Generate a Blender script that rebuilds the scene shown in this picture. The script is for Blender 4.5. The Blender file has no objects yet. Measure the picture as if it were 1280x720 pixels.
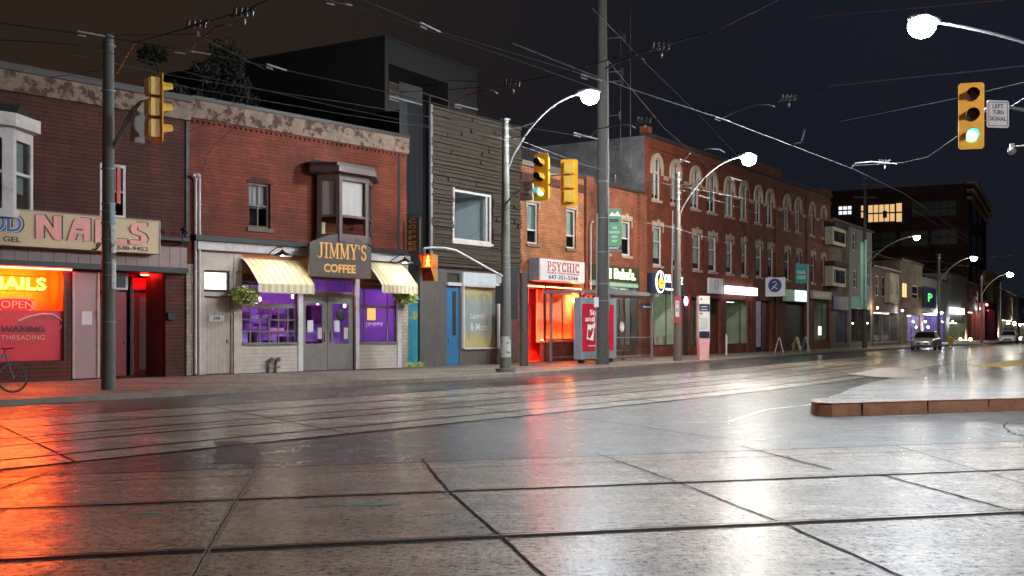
import bpy, math, random
from mathutils import Vector, Matrix
random.seed(7)
R = math.radians
SC = bpy.context.scene
COL = SC.collection
# ---------------------------------------------------------------- camera model (used to measure the place)
F, CX, HY, CH, SW = 1350.0, 640.0, 412.0, 1.55, 0.12

def G(px, py, z=0.0):                      # ground point seen at a pixel
    Y = (CH - z) * F / (py - HY)
    return ((px - CX) / F * Y, Y)
def W(px, py, Y):                          # point at a known distance
    return Vector(((px - CX) / F * Y, Y, CH + (HY - py) / F * Y))
def H(px, py, z):                          # point at a known height
    Y = (z - CH) * F / (HY - py)
    return Vector(((px - CX) / F * Y, Y, z))

cam_d = bpy.data.cameras.new("camera"); cam = bpy.data.objects.new("camera", cam_d); COL.objects.link(cam)
cam.location = (0, 0, CH); cam.rotation_euler = (R(90), 0, 0)
cam_d.sensor_width = 36; cam_d.lens = 36 * F / 1280; cam_d.shift_y = (HY - 360) / 1280
cam_d.clip_end = 2000; SC.camera = cam

# ---------------------------------------------------------------- materials
class N:
    def __init__(s, name):
        s.m = bpy.data.materials.new(name); s.m.use_nodes = True
        s.t = s.m.node_tree; s.t.nodes.clear()
        s.out = s.n('ShaderNodeOutputMaterial')
    def n(s, typ, **kw):
        nd = s.t.nodes.new(typ)
        for k, v in kw.items():
            if k.startswith('i_'):
                nd.inputs[k[2:].replace('_', ' ')].default_value = v
            else:
                setattr(nd, k, v)
        return nd
    def l(s, a, b): s.t.links.new(a, b)

def c4(c): return (c[0], c[1], c[2], 1.0)

def mat(name, c1, c2=None, scale=3.0, rough=0.6, r2=None, metal=0.0, bump=0.0, bscale=40.0, spec=0.5, emit=None, es=0.0,
        stretch=None, dirt=None, dscale=0.8, damt=(0.52, 0.62), stripes=None):
    s = N(name); p = s.n('ShaderNodeBsdfPrincipled')
    s.l(p.outputs[0], s.out.inputs[0])
    tc = s.n('ShaderNodeTexCoord'); co = tc.outputs['Object']
    if stretch:
        mp = s.n('ShaderNodeMapping'); mp.inputs['Scale'].default_value = stretch; s.l(co, mp.inputs[0]); cs = mp.outputs[0]
    else: cs = co
    c2 = c2 or tuple(x * 0.75 for x in c1)
    nz = s.n('ShaderNodeTexNoise', i_Scale=scale, i_Detail=6.0, i_Roughness=0.65); s.l(cs, nz.inputs['Vector'])
    rp = s.n('ShaderNodeMapRange'); rp.inputs[1].default_value = 0.3; rp.inputs[2].default_value = 0.7
    s.l(nz.outputs[0], rp.inputs[0])
    mx = s.n('ShaderNodeMix', data_type='RGBA'); mx.inputs[6].default_value = c4(c1); mx.inputs[7].default_value = c4(c2)
    s.l(rp.outputs[0], mx.inputs[0]); col = mx.outputs[2]
    if stripes:                            # (period, axis, other colour)
        sp = s.n('ShaderNodeSeparateXYZ'); s.l(co, sp.inputs[0])
        a = s.n('ShaderNodeMath', operation='DIVIDE'); s.l(sp.outputs[stripes[1]], a.inputs[0]); a.inputs[1].default_value = stripes[0]
        b = s.n('ShaderNodeMath', operation='FRACT'); s.l(a.outputs[0], b.inputs[0])
        c = s.n('ShaderNodeMath', operation='GREATER_THAN'); s.l(b.outputs[0], c.inputs[0]); c.inputs[1].default_value = stripes[3]
        m3 = s.n('ShaderNodeMix', data_type='RGBA'); s.l(c.outputs[0], m3.inputs[0]); s.l(col, m3.inputs[6]); m3.inputs[7].default_value = c4(stripes[2])
        col = m3.outputs[2]
    if dirt:
        n2 = s.n('ShaderNodeTexNoise', i_Scale=dscale, i_Detail=8.0, i_Roughness=0.7); s.l(co, n2.inputs['Vector'])
        r2n = s.n('ShaderNodeMapRange'); r2n.inputs[1].default_value = damt[0]; r2n.inputs[2].default_value = damt[1]; s.l(n2.outputs[0], r2n.inputs[0])
        m2 = s.n('ShaderNodeMix', data_type='RGBA'); s.l(r2n.outputs[0], m2.inputs[0]); s.l(col, m2.inputs[6]); m2.inputs[7].default_value = c4(dirt)
        col = m2.outputs[2]
    s.l(col, p.inputs['Base Color'])
    if r2 is not None:
        rr = s.n('ShaderNodeMapRange'); rr.inputs[1].default_value = 0.35; rr.inputs[2].default_value = 0.65
        rr.inputs[3].default_value = rough; rr.inputs[4].default_value = r2; s.l(nz.outputs[0], rr.inputs[0]); s.l(rr.outputs[0], p.inputs['Roughness'])
    else: p.inputs['Roughness'].default_value = rough
    p.inputs['Metallic'].default_value = metal; p.inputs['Specular IOR Level'].default_value = spec
    if bump:
        nb = s.n('ShaderNodeTexNoise', i_Scale=bscale, i_Detail=4.0); s.l(cs, nb.inputs['Vector'])
        bp = s.n('ShaderNodeBump', i_Strength=bump, i_Distance=0.02); s.l(nb.outputs[0], bp.inputs['Height']); s.l(bp.outputs[0], p.inputs['Normal'])
    if emit:
        p.inputs['Emission Color'].default_value = c4(emit); p.inputs['Emission Strength'].default_value = es
    return s.m

def glow(name, c, st):
    s = N(name); e = s.n('ShaderNodeEmission'); e.inputs[0].default_value = c4(c); e.inputs[1].default_value = st
    s.l(e.outputs[0], s.out.inputs[0]); return s.m

def brick(name, c1, c2, mortar, bw=0.23, bh=0.078, rough=0.8, dirt=None, ms=0.012):
    s = N(name); p = s.n('ShaderNodeBsdfPrincipled'); s.l(p.outputs[0], s.out.inputs[0])
    tc = s.n('ShaderNodeTexCoord'); sp = s.n('ShaderNodeSeparateXYZ'); s.l(tc.outputs['Object'], sp.inputs[0])
    ad = s.n('ShaderNodeMath', operation='ADD'); s.l(sp.outputs[0], ad.inputs[0]); s.l(sp.outputs[1], ad.inputs[1])
    cb = s.n('ShaderNodeCombineXYZ'); s.l(ad.outputs[0], cb.inputs[0]); s.l(sp.outputs[2], cb.inputs[1])
    b = s.n('ShaderNodeTexBrick'); s.l(cb.outputs[0], b.inputs['Vector'])
    b.inputs['Color1'].default_value = c4(c1); b.inputs['Color2'].default_value = c4(c2); b.inputs['Mortar'].default_value = c4(mortar)
    b.inputs['Scale'].default_value = 1.0; b.inputs['Mortar Size'].default_value = ms; b.inputs['Brick Width'].default_value = bw; b.inputs['Row Height'].default_value = bh
    n1 = s.n('ShaderNodeTexNoise', i_Scale=0.9, i_Detail=8.0, i_Roughness=0.7); s.l(tc.outputs['Object'], n1.inputs['Vector'])
    mr = s.n('ShaderNodeMapRange'); mr.inputs[1].default_value = .3; mr.inputs[2].default_value = .7; mr.inputs[3].default_value = .42; mr.inputs[4].default_value = 1.35; s.l(n1.outputs[0], mr.inputs[0])
    mm = s.n('ShaderNodeMix', data_type='RGBA', blend_type='MULTIPLY'); mm.inputs[0].default_value = 1.0; s.l(b.outputs[0], mm.inputs[6]); s.l(mr.outputs[0], mm.inputs[7])
    col = mm.outputs[2]
    if dirt:
        n2 = s.n('ShaderNodeTexNoise', i_Scale=1.7, i_Detail=8.0, i_Roughness=0.75); s.l(tc.outputs['Object'], n2.inputs['Vector'])
        r2 = s.n('ShaderNodeMapRange'); r2.inputs[1].default_value = .56; r2.inputs[2].default_value = .66; s.l(n2.outputs[0], r2.inputs[0])
        m2 = s.n('ShaderNodeMix', data_type='RGBA'); s.l(r2.outputs[0], m2.inputs[0]); s.l(col, m2.inputs[6]); m2.inputs[7].default_value = c4(dirt); col = m2.outputs[2]
    s.l(col, p.inputs['Base Color']); p.inputs['Roughness'].default_value = rough
    iv = s.n('ShaderNodeMath', operation='SUBTRACT'); iv.inputs[0].default_value = 1.0; s.l(b.outputs['Fac'], iv.inputs[1])
    bp = s.n('ShaderNodeBump', i_Strength=0.8, i_Distance=0.02); s.l(iv.outputs[0], bp.inputs['Height']); s.l(bp.outputs[0], p.inputs['Normal'])
    return s.m

def clearglass(name, tint=(1, 1, 1), rough=0.02, refl=1.0):
    s = N(name); t = s.n('ShaderNodeBsdfTransparent'); t.inputs[0].default_value = c4(tint)
    g = s.n('ShaderNodeBsdfGlossy'); g.inputs['Roughness'].default_value = rough
    lw = s.n('ShaderNodeLayerWeight'); lw.inputs[0].default_value = .5; p5 = s.n('ShaderNodeMath', operation='POWER'); s.l(lw.outputs['Facing'], p5.inputs[0]); p5.inputs[1].default_value = 3.5; fr = s.n('ShaderNodeMath', operation='MULTIPLY_ADD'); s.l(p5.outputs[0], fr.inputs[0]); fr.inputs[1].default_value = .8; fr.inputs[2].default_value = .045
    ml = s.n('ShaderNodeMath', operation='MULTIPLY'); s.l(fr.outputs[0], ml.inputs[0]); ml.inputs[1].default_value = refl
    m = s.n('ShaderNodeMixShader'); s.l(ml.outputs[0], m.inputs[0]); s.l(t.outputs[0], m.inputs[1]); s.l(g.outputs[0], m.inputs[2])
    s.l(m.outputs[0], s.out.inputs[0]); return s.m

def wetground(name, c1, c2, r0, r1, scale=0.5, grain=60, gb=0.25, fleck=None, coat=0.0, cr=.14, brush=None, patches=None):
    s = N(name); p = s.n('ShaderNodeBsdfPrincipled'); s.l(p.outputs[0], s.out.inputs[0])
    tc = s.n('ShaderNodeTexCoord'); co = tc.outputs['Object']
    n1 = s.n('ShaderNodeTexNoise', i_Scale=scale, i_Detail=8.0, i_Roughness=0.7); s.l(co, n1.inputs['Vector'])
    n2 = s.n('ShaderNodeTexNoise', i_Scale=grain, i_Detail=3.0, i_Roughness=0.8); s.l(co, n2.inputs['Vector'])
    n3 = s.n('ShaderNodeTexNoise', i_Scale=scale * 6, i_Detail=6.0, i_Roughness=0.7); s.l(co, n3.inputs['Vector'])
    a = s.n('ShaderNodeMath', operation='MULTIPLY_ADD'); s.l(n2.outputs[0], a.inputs[0]); a.inputs[1].default_value = 0.9; s.l(n1.outputs[0], a.inputs[2])
    mr = s.n('ShaderNodeMapRange'); mr.inputs[1].default_value = .78; mr.inputs[2].default_value = 1.1; s.l(a.outputs[0], mr.inputs[0])
    mx = s.n('ShaderNodeMix', data_type='RGBA'); mx.inputs[6].default_value = c4(c1); mx.inputs[7].default_value = c4(c2); s.l(mr.outputs[0], mx.inputs[0])
    st = s.n('ShaderNodeMapping'); st.inputs['Rotation'].default_value = (0, 0, R(-14)); st.inputs['Scale'].default_value = (.35, 1.6, 1); s.l(co, st.inputs[0])
    n5 = s.n('ShaderNodeTexNoise', i_Scale=1.1, i_Detail=9.0, i_Roughness=0.75); s.l(st.outputs[0], n5.inputs['Vector'])
    m5 = s.n('ShaderNodeMapRange'); m5.inputs[1].default_value = .38; m5.inputs[2].default_value = .62; m5.inputs[3].default_value = .55; m5.inputs[4].default_value = 1.2; s.l(n5.outputs[0], m5.inputs[0])
    vo = s.n('ShaderNodeTexNoise', i_Scale=grain * .4, i_Detail=6.0, i_Roughness=0.85); s.l(co, vo.inputs['Vector'])
    m6 = s.n('ShaderNodeMapRange'); m6.inputs[1].default_value = .4; m6.inputs[2].default_value = .58; m6.inputs[3].default_value = .2; m6.inputs[4].default_value = 1.3; s.l(vo.outputs[0], m6.inputs[0])
    m7 = s.n('ShaderNodeMath', operation='MULTIPLY'); s.l(m5.outputs[0], m7.inputs[0]); s.l(m6.outputs[0], m7.inputs[1])
    mz = s.n('ShaderNodeMix', data_type='RGBA', blend_type='MULTIPLY'); mz.inputs[0].default_value = 1.0; s.l(mx.outputs[2], mz.inputs[6]); s.l(m7.outputs[0], mz.inputs[7]); col = mz.outputs[2]
    s.l(col, p.inputs['Base Color'])
    sp_ = s.n('ShaderNodeMapRange'); sp_.inputs[1].default_value = .4; sp_.inputs[2].default_value = .58; sp_.inputs[3].default_value = .0; sp_.inputs[4].default_value = .9; s.l(vo.outputs[0], sp_.inputs[0]); s.l(sp_.outputs[0], p.inputs['Specular IOR Level'])
    n8 = s.n('ShaderNodeTexNoise', i_Scale=2.6, i_Detail=10.0, i_Roughness=0.8); s.l(co, n8.inputs['Vector'])
    m8 = s.n('ShaderNodeMapRange'); m8.inputs[1].default_value = .42; m8.inputs[2].default_value = .58; m8.inputs[3].default_value = .3; m8.inputs[4].default_value = 1.1; s.l(n8.outputs[0], m8.inputs[0])
    m9 = s.n('ShaderNodeMath', operation='MULTIPLY'); s.l(m8.outputs[0], m9.inputs[0]); s.l(m6.outputs[0], m9.inputs[1])
    if coat: cw = s.n('ShaderNodeMath', operation='MULTIPLY'); s.l(m9.outputs[0], cw.inputs[0]); cw.inputs[1].default_value = coat; s.l(cw.outputs[0], p.inputs['Coat Weight'])
    b = s.n('ShaderNodeMath', operation='MULTIPLY_ADD'); s.l(n3.outputs[0], b.inputs[0]); b.inputs[1].default_value = 0.35; s.l(n1.outputs[0], b.inputs[2])
    m2 = s.n('ShaderNodeMapRange'); m2.inputs[1].default_value = .4; m2.inputs[2].default_value = .95; m2.inputs[3].default_value = r0; m2.inputs[4].default_value = r1
    s.l(b.outputs[0], m2.inputs[0]); s.l(m2.outputs[0], p.inputs['Roughness'])
    h = n2.outputs[0]
    if brush:
        mp = s.n('ShaderNodeMapping'); mp.inputs['Rotation'].default_value = (0, 0, R(brush)); mp.inputs['Scale'].default_value = (28, 0.8, 1); s.l(co, mp.inputs[0])
        n4 = s.n('ShaderNodeTexNoise', i_Scale=1.0, i_Detail=2.0); s.l(mp.outputs[0], n4.inputs['Vector'])
        ad = s.n('ShaderNodeMath', operation='MULTIPLY_ADD'); s.l(n4.outputs[0], ad.inputs[0]); ad.inputs[1].default_value = .35; s.l(n2.outputs[0], ad.inputs[2]); h = ad.outputs[0]
    bp = s.n('ShaderNodeBump', i_Strength=gb, i_Distance=0.01); s.l(h, bp.inputs['Height']); s.l(bp.outputs[0], p.inputs['Normal'])
    p.inputs['IOR'].default_value = 1.45
    if coat: p.inputs['Coat Roughness'].default_value = cr; b2_ = s.n('ShaderNodeBump', i_Strength=.2, i_Distance=0.01); s.l(n2.outputs[0], b2_.inputs['Height']); s.l(b2_.outputs[0], p.inputs['Coat Normal'])
    return s.m

M = {}
def defm():
    M['brick_l'] = brick('brick_dark_red', (.125, .024, .010), (.085, .017, .008), (.03, .012, .008), bh=0.115, bw=.8, ms=.014)
    M['brick_j'] = brick('brick_red', (.25, .046, .014), (.18, .034, .011), (.09, .022, .01), bh=0.11, bw=.75, ms=.009)
    M['brick_psy'] = brick('brick_orange', (.50, .18, .06), (.36, .12, .045), (.22, .11, .06), bh=.12, bw=.35)
    M['brick_ali'] = brick('brick_rust', (.36, .10, .045), (.26, .07, .035), (.12, .06, .04), bh=.1)
    M['brick_3'] = brick('brick_terrace', (.25, .052, .02), (.18, .037, .015), (.10, .028, .017), bh=.1)
    M['brick_w'] = brick('brick_painted_grey', (.17, .175, .19), (.15, .155, .17), (.11, .11, .125), bh=.11, bw=.5)
    M['brick_base'] = brick('brick_stall', (.26, .10, .055), (.18, .07, .04), (.1, .06, .045), bh=.1)
    M['brick_cream'] = brick('brick_cream', (.5, .40, .30), (.42, .33, .25), (.3, .25, .2), bh=.12)
    M['brick_f'] = brick('brick_factory', (.085, .034, .026), (.06, .026, .022), (.04, .03, .028), bh=.3, bw=.8)
    M['stone_worn'] = mat('stone_worn', (.33, .235, .17), (.18, .125, .09), 3.0, .85, dirt=(.085, .035, .022), dscale=2.4, damt=(.51, .58), bump=.3)
    M['stone'] = mat('stone', (.45, .36, .26), (.34, .27, .2), 3, .8, bump=.2)
    M['stone_dk'] = mat('stone_dark', (.2, .14, .1), None, 3, .8)
    M['black_trim'] = mat('black_trim', (.025, .022, .022), None, 3, .5)
    M['flash'] = mat('dark_flashing', (.05, .035, .03), None, 3, .5)
    M['white_paint'] = mat('white_paint', (.66, .60, .57), (.5, .44, .42), 3, .5, dirt=(.3, .24, .2), dscale=3, damt=(.6, .75))
    M['cream_paint'] = mat('cream_paint', (.55, .45, .37), (.42, .34, .28), 4, .5)
    M['beige_board'] = mat('beige_board', (.5, .41, .33), (.38, .31, .25), 3, .55, stripes=(.14, 0, (.2, .15, .12), .93))
    M['beige_lap'] = mat('beige_lap', (.55, .46, .38), (.42, .35, .29), 3, .55, stripes=(.13, 2, (.22, .17, .14), .93))
    M['brown_paint'] = mat('brown_paint', (.13, .08, .07), (.09, .055, .05), 4, .5)
    M['frame_grey'] = mat('grey_frame', (.22, .19, .17), (.17, .15, .13), 4, .45)
    M['roof'] = mat('roof_felt', (.03, .028, .03), None, 2, .9)
    M['dark_metal'] = mat('corrugated_dark_metal', (.013, .0135, .016), (.01, .011, .013), 1.5, .6, stripes=(.3, 0, (.006, .006, .007), .8))
    M['black_metal'] = mat('black_metal', (.02, .02, .023), None, 3, .45)
    M['galv'] = mat('galvanised', (.25, .26, .275), (.17, .18, .19), 8, .5, metal=.3)
    M['conc_pole'] = mat('concrete_pole', (.15, .145, .12), (.09, .085, .075), 7, .7, bump=.3, stretch=(6, 6, .6))
    M['wood_pole'] = mat('wood_pole', (.11, .1, .088), (.035, .03, .027), 9, .75, bump=.5, stretch=(8, 8, .5))
    M['slat'] = mat('weathered_slats', (.085, .058, .036), (.022, .016, .011), 4, .8, bump=.5, stretch=(.5, 1, 7))
    M['slat_gap'] = mat('slat_gap', (.03, .025, .02), None, 3, .9)
    M['tile_dk'] = mat('dark_tile', (.13, .115, .105), (.085, .078, .072), 5, .35, stripes=(.3, 0, (.06, .06, .06), .95))
    M['blue_door'] = mat('blue_paint', (.03, .16, .32), (.025, .12, .25), 4, .4)
    M['sidewalk'] = wetground('wet_sidewalk', (.34, .29, .23), (.22, .185, .15), .45, .6, .6, 30, .3)
    M['curb'] = mat('curb_concrete', (.3, .24, .19), (.18, .14, .11), 3, .6, bump=.4, bscale=20)
    M['island_curb'] = mat('rusty_island_curb', (.50, .23, .13), (.34, .14, .075), 3, .65, bump=.8, bscale=30, dirt=(.2, .09, .05), dscale=3.2, damt=(.5, .75))
    M['asphalt'] = wetground('wet_asphalt', (.085, .082, .08), (.04, .039, .038), .36, .5, .35, 40, 1.0, coat=.8, cr=.16)
    M['asphalt_patch'] = mat('asphalt_patch', (.045, .046, .05), (.03, .03, .033), 10, .35, bump=.6, bscale=50)
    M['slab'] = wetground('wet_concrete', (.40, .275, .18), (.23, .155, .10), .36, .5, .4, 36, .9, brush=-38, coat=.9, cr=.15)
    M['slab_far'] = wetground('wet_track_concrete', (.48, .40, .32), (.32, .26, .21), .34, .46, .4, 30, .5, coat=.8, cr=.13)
    M['joint'] = mat('joint_tar', (.016, .013, .012), None, 5, .9, bump=.3, spec=.08)
    M['joint_fill'] = mat('joint_mortar', (.34, .28, .22), (.16, .12, .1), 12, .6, bump=.5)
    M['rail'] = mat('rail_steel', (.40, .33, .28), (.2, .14, .1), 8, .28, metal=.9)
    M['groove'] = mat('rail_groove', (.014, .009, .007), None, 5, .9, spec=.08)
    M['yellow_line'] = mat('yellow_road_paint', (.70, .47, .03), (.5, .33, .03), 3, .5, dirt=(.2, .15, .06), dscale=2)
    M['white_line'] = mat('white_road_paint', (.55, .55, .53), (.35, .35, .34), 3, .45, dirt=(.1, .1, .1), dscale=1.5, damt=(.45, .6))
    M['island_top'] = wetground('wet_island_concrete', (.36, .33, .31), (.2, .185, .175), .42, .55, .5, 40, 1.0, coat=.4)
    M['gravel'] = mat('pale_grit', (.42, .35, .28), (.3, .25, .2), 12, .7, bump=.6)
    M['sig_y'] = mat('signal_yellow', (.98, .46, .008), (.92, .42, .008), 5, .4, emit=None)
    M['sig_y2'] = mat('signal_yellow_box', (.95, .60, .10), (.85, .5, .07), 5, .4)
    M['lens_off'] = mat('lens_dark', (.03, .012, .01), None, 5, .25)
    M['lens_red_off'] = mat('lens_dark_red', (.12, .02, .02), None, 5, .25)
    M['visor_in'] = mat('visor_black', (.015, .015, .015), None, 5, .5)
    M['lens_g'] = glow('green_signal_light', (.10, 1.0, .72), 9)
    M['lens_w'] = glow('arrow_light', (.75, 1.0, .95), 14)
    M['walk_o'] = glow('orange_walk_light', (1.0, .055, .004), 5)
    M['walk_y'] = glow('walking_figure_light', (1.0, .32, .05), 16)
    M['sign_w'] = mat('white_sign_face', (.66, .62, .62), (.6, .56, .56), 4, .4)
    M['ink'] = mat('black_ink', (.02, .02, .02), None, 4, .5)
    M['red_ink'] = mat('red_ink', (.55, .025, .03), None, 4, .5)
    M['lampglow'] = glow('street_lamp_light', (.84, .93, 1.0), 1300)
    M['lampglow_w'] = glow('street_lamp_warm_light', (1.0, .94, .84), 1400); M['lampglow_1'] = glow('near_bright_street_lamp_light', (.84, .92, 1.0), 2300)
    M['lampglow_far'] = glow('far_street_lamp_light', (1.0, .95, .82), 420)
    M['glass'] = clearglass('window_glass')
    M['glass_d'] = clearglass('dark_window_glass', (.85, .9, .9))
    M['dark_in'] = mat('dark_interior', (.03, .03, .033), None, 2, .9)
    M['curtain'] = mat('curtain_cloth', (.62, .55, .52), (.45, .4, .38), 2, .9, stretch=(9, 9, .4))
    M['blind'] = mat('window_blind', (.38, .46, .43), (.28, .34, .32), 3, .8)
    M['wire'] = mat('wire_black', (.03, .028, .028), None, 4, .5)
    M['wire_g'] = mat('wire_copper_grey', (.10, .09, .09), (.06, .055, .055), 4, .55, metal=.0)
    M['wire_r'] = mat('wire_reddish', (.12, .045, .035), (.08, .03, .025), 4, .45)
    M['porcelain'] = mat('insulator_white', (.34, .34, .34), None, 4, .3)
    M['leaf_dk'] = mat('leaf_dark', (.022, .026, .014), (.012, .016, .008), 3, .6)
    M['bark'] = mat('bark', (.07, .05, .04), None, 6, .8)
    M['leaf'] = mat('basket_leaf', (.6, .66, .16), (.4, .48, .1), 9, .55)
    M['petal'] = mat('basket_flower', (.85, .82, .45), (.6, .55, .3), 9, .5)
defm()

# ---------------------------------------------------------------- mesh builder
class MB:
    def __init__(s): s.v = []; s.f = []; s.mi = []; s.m = 0; s.X = None; s.sm = []; s.smooth = False
    def add(s, vs, fs):
        b = len(s.v)
        for p in vs:
            p = Vector(p)
            if s.X is not None: p = s.X @ p
            s.v.append(tuple(p))
        for f in fs: s.f.append([b + i for i in f]); s.mi.append(s.m); s.sm.append(s.smooth)
        return s
    def box(s, x0, x1, y0, y1, z0, z1):
        if x0 > x1: x0, x1 = x1, x0
        if y0 > y1: y0, y1 = y1, y0
        if z0 > z1: z0, z1 = z1, z0
        return s.add([(x0, y0, z0), (x1, y0, z0), (x1, y1, z0), (x0, y1, z0), (x0, y0, z1), (x1, y0, z1), (x1, y1, z1), (x0, y1, z1)],
                     [(0, 3, 2, 1), (4, 5, 6, 7), (0, 1, 5, 4), (1, 2, 6, 5), (2, 3, 7, 6), (3, 0, 4, 7)])
    def quad(s, a, b, c, d): return s.add([a, b, c, d], [(0, 1, 2, 3)])
    def prism(s, pts, a, b, axis='y'):     # polygon in the plane across the axis, pushed from a to b
        n = len(pts)
        def P(p, t):
            return (p[0], t, p[1]) if axis == 'y' else ((t, p[0], p[1]) if axis == 'x' else (p[0], p[1], t))
        return s.add([P(p, a) for p in pts] + [P(p, b) for p in pts],
                     [tuple(range(n)), tuple(range(2 * n - 1, n - 1, -1))] + [(i, i + n, (i + 1) % n + n, (i + 1) % n) for i in range(n)])
    def tube(s, pts, r, n=8, r1=None, cap=True):
        pts = [Vector(p) for p in pts]; k = len(pts); vs = []; fs = []
        sm = s.smooth; s.smooth = n > 5
        for i, p in enumerate(pts):
            t = (pts[min(i + 1, k - 1)] - pts[max(i - 1, 0)])
            if t.length < 1e-9: t = Vector((0, 0, 1))
            t.normalize()
            ref = Vector((0, 0, 1)) if abs(t.z) < .95 else Vector((1, 0, 0))
            a = t.cross(ref).normalized(); b = t.cross(a).normalized()
            rr = r if r1 is None else r + (r1 - r) * i / (k - 1)
            if isinstance(r, (list, tuple)): rr = r[i]
            for j in range(n):
                th = 2 * math.pi * j / n
                vs.append(p + a * rr * math.cos(th) + b * rr * math.sin(th))
        for i in range(k - 1):
            for j in range(n):
                fs.append((i * n + j, i * n + (j + 1) % n, (i + 1) * n + (j + 1) % n, (i + 1) * n + j))
        s.add(vs, fs)
        if cap:
            s.smooth = False
            s.add([vs[j] for j in range(n)], [tuple(range(n))]); s.add([vs[(k - 1) * n + j] for j in range(n)], [tuple(range(n))])
        s.smooth = sm; return s
    def cyl(s, a, b, r, n=14, r1=None): return s.tube([a, b], r, n, r1)
    def ball(s, c, rx, ry=None, rz=None, nu=14, nv=9, z0=-1.0, z1=1.0):
        ry = ry or rx; rz = rz or rx; vs = []; fs = []
        for i in range(nv + 1):
            zz = z0 + (z1 - z0) * i / nv
            ph = math.asin(max(-1, min(1, -math.cos(math.pi * (i / nv))))) if (z0 == -1 and z1 == 1) else math.asin(zz)
            for j in range(nu):
                th = 2 * math.pi * j / nu
                vs.append((c[0] + rx * math.cos(ph) * math.cos(th), c[1] + ry * math.cos(ph) * math.sin(th), c[2] + rz * math.sin(ph)))
        for i in range(nv):
            for j in range(nu): fs.append((i * nu + j, i * nu + (j + 1) % nu, (i + 1) * nu + (j + 1) % nu, (i + 1) * nu + j))
        sm = s.smooth; s.smooth = True; s.add(vs, fs); s.smooth = sm; return s
    def ring(s, pts_out, pts_in, a, b):     # flat ring with thickness between two outlines (open strip)
        n = len(pts_out)
        for i in range(n - 1):
            s.prism([pts_out[i], pts_out[i + 1], pts_in[i + 1], pts_in[i]], a, b)
        return s
    def build(s, name, m, parent=None, **tags):
        me = bpy.data.meshes.new(name); me.from_pydata(s.v, [], s.f)
        ms = m if isinstance(m, (list, tuple)) else [m]
        for x in ms: me.materials.append(M[x] if isinstance(x, str) else x)
        for i, p in enumerate(me.polygons): p.material_index = s.mi[i]; p.use_smooth = s.sm[i]
        me.update()
        o = bpy.data.objects.new(name, me); COL.objects.link(o)
        if parent is not None: o.parent = parent
        for k, v in tags.items(): o[k] = v
        return o

def empty(name, loc=(0, 0, 0), rz=0.0, label=None, cat=None, group=None):
    o = bpy.data.objects.new(name, None); COL.objects.link(o); o.location = loc; o.rotation_euler = (0, 0, rz)
    if label: o['label'] = label
    if cat: o['category'] = cat
    if group: o['group'] = group
    return o
def tag(o, label, cat, group=None):
    o['label'] = label; o['category'] = cat
    if group: o['group'] = group
    return o
def bx(name, m, parent, *a, **k): return MB().box(*a).build(name, m, parent, **k)

def fontmesh(s, bold=0.0, ext=0.01, res=3, shear=0.0):
    cu = bpy.data.curves.new('t', 'FONT'); cu.body = s; cu.extrude = ext; cu.offset = bold; cu.resolution_u = res; cu.shear = shear
    ob = bpy.data.objects.new('t', cu); COL.objects.link(ob)
    bpy.context.view_layer.update()
    me = bpy.data.meshes.new_from_object(ob.evaluated_get(bpy.context.evaluated_depsgraph_get()))
    bpy.data.objects.remove(ob); bpy.data.curves.remove(cu)
    return me
def text(s, name, m, parent, x0, x1, z0, z1, y, bold=0.02, ext=0.012, label=None, shear=0.0, vertical=None, into=None):
    """letters filling x0..x1, z0..z1 in the local xz plane, facing -y"""
    me = fontmesh(s, bold, 0.02, 3, shear)
    xs = [v.co.x for v in me.vertices]; ys = [v.co.y for v in me.vertices]
    ax, bx_, ay, by = min(xs), max(xs), min(ys), max(ys)
    for v in me.vertices:
        u = x0 + (v.co.x - ax) / (bx_ - ax) * (x1 - x0); w = z0 + (v.co.y - ay) / (by - ay) * (z1 - z0)
        v.co = Vector((u, y + (-ext if v.co.z > 0 else 0), w))
    me.materials.clear(); me.materials.append(M[m] if isinstance(m, str) else m); me.name = name
    o = bpy.data.objects.new(name, me); COL.objects.link(o); o.parent = parent
    if label: o['label'] = label
    return o

def arc(cx, cy, rx, ry, a0, a1, n=10):
    return [(cx + rx * math.cos(R(a0 + (a1 - a0) * i / n)), cy + ry * math.sin(R(a0 + (a1 - a0) * i / n))) for i in range(n + 1)]
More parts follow.
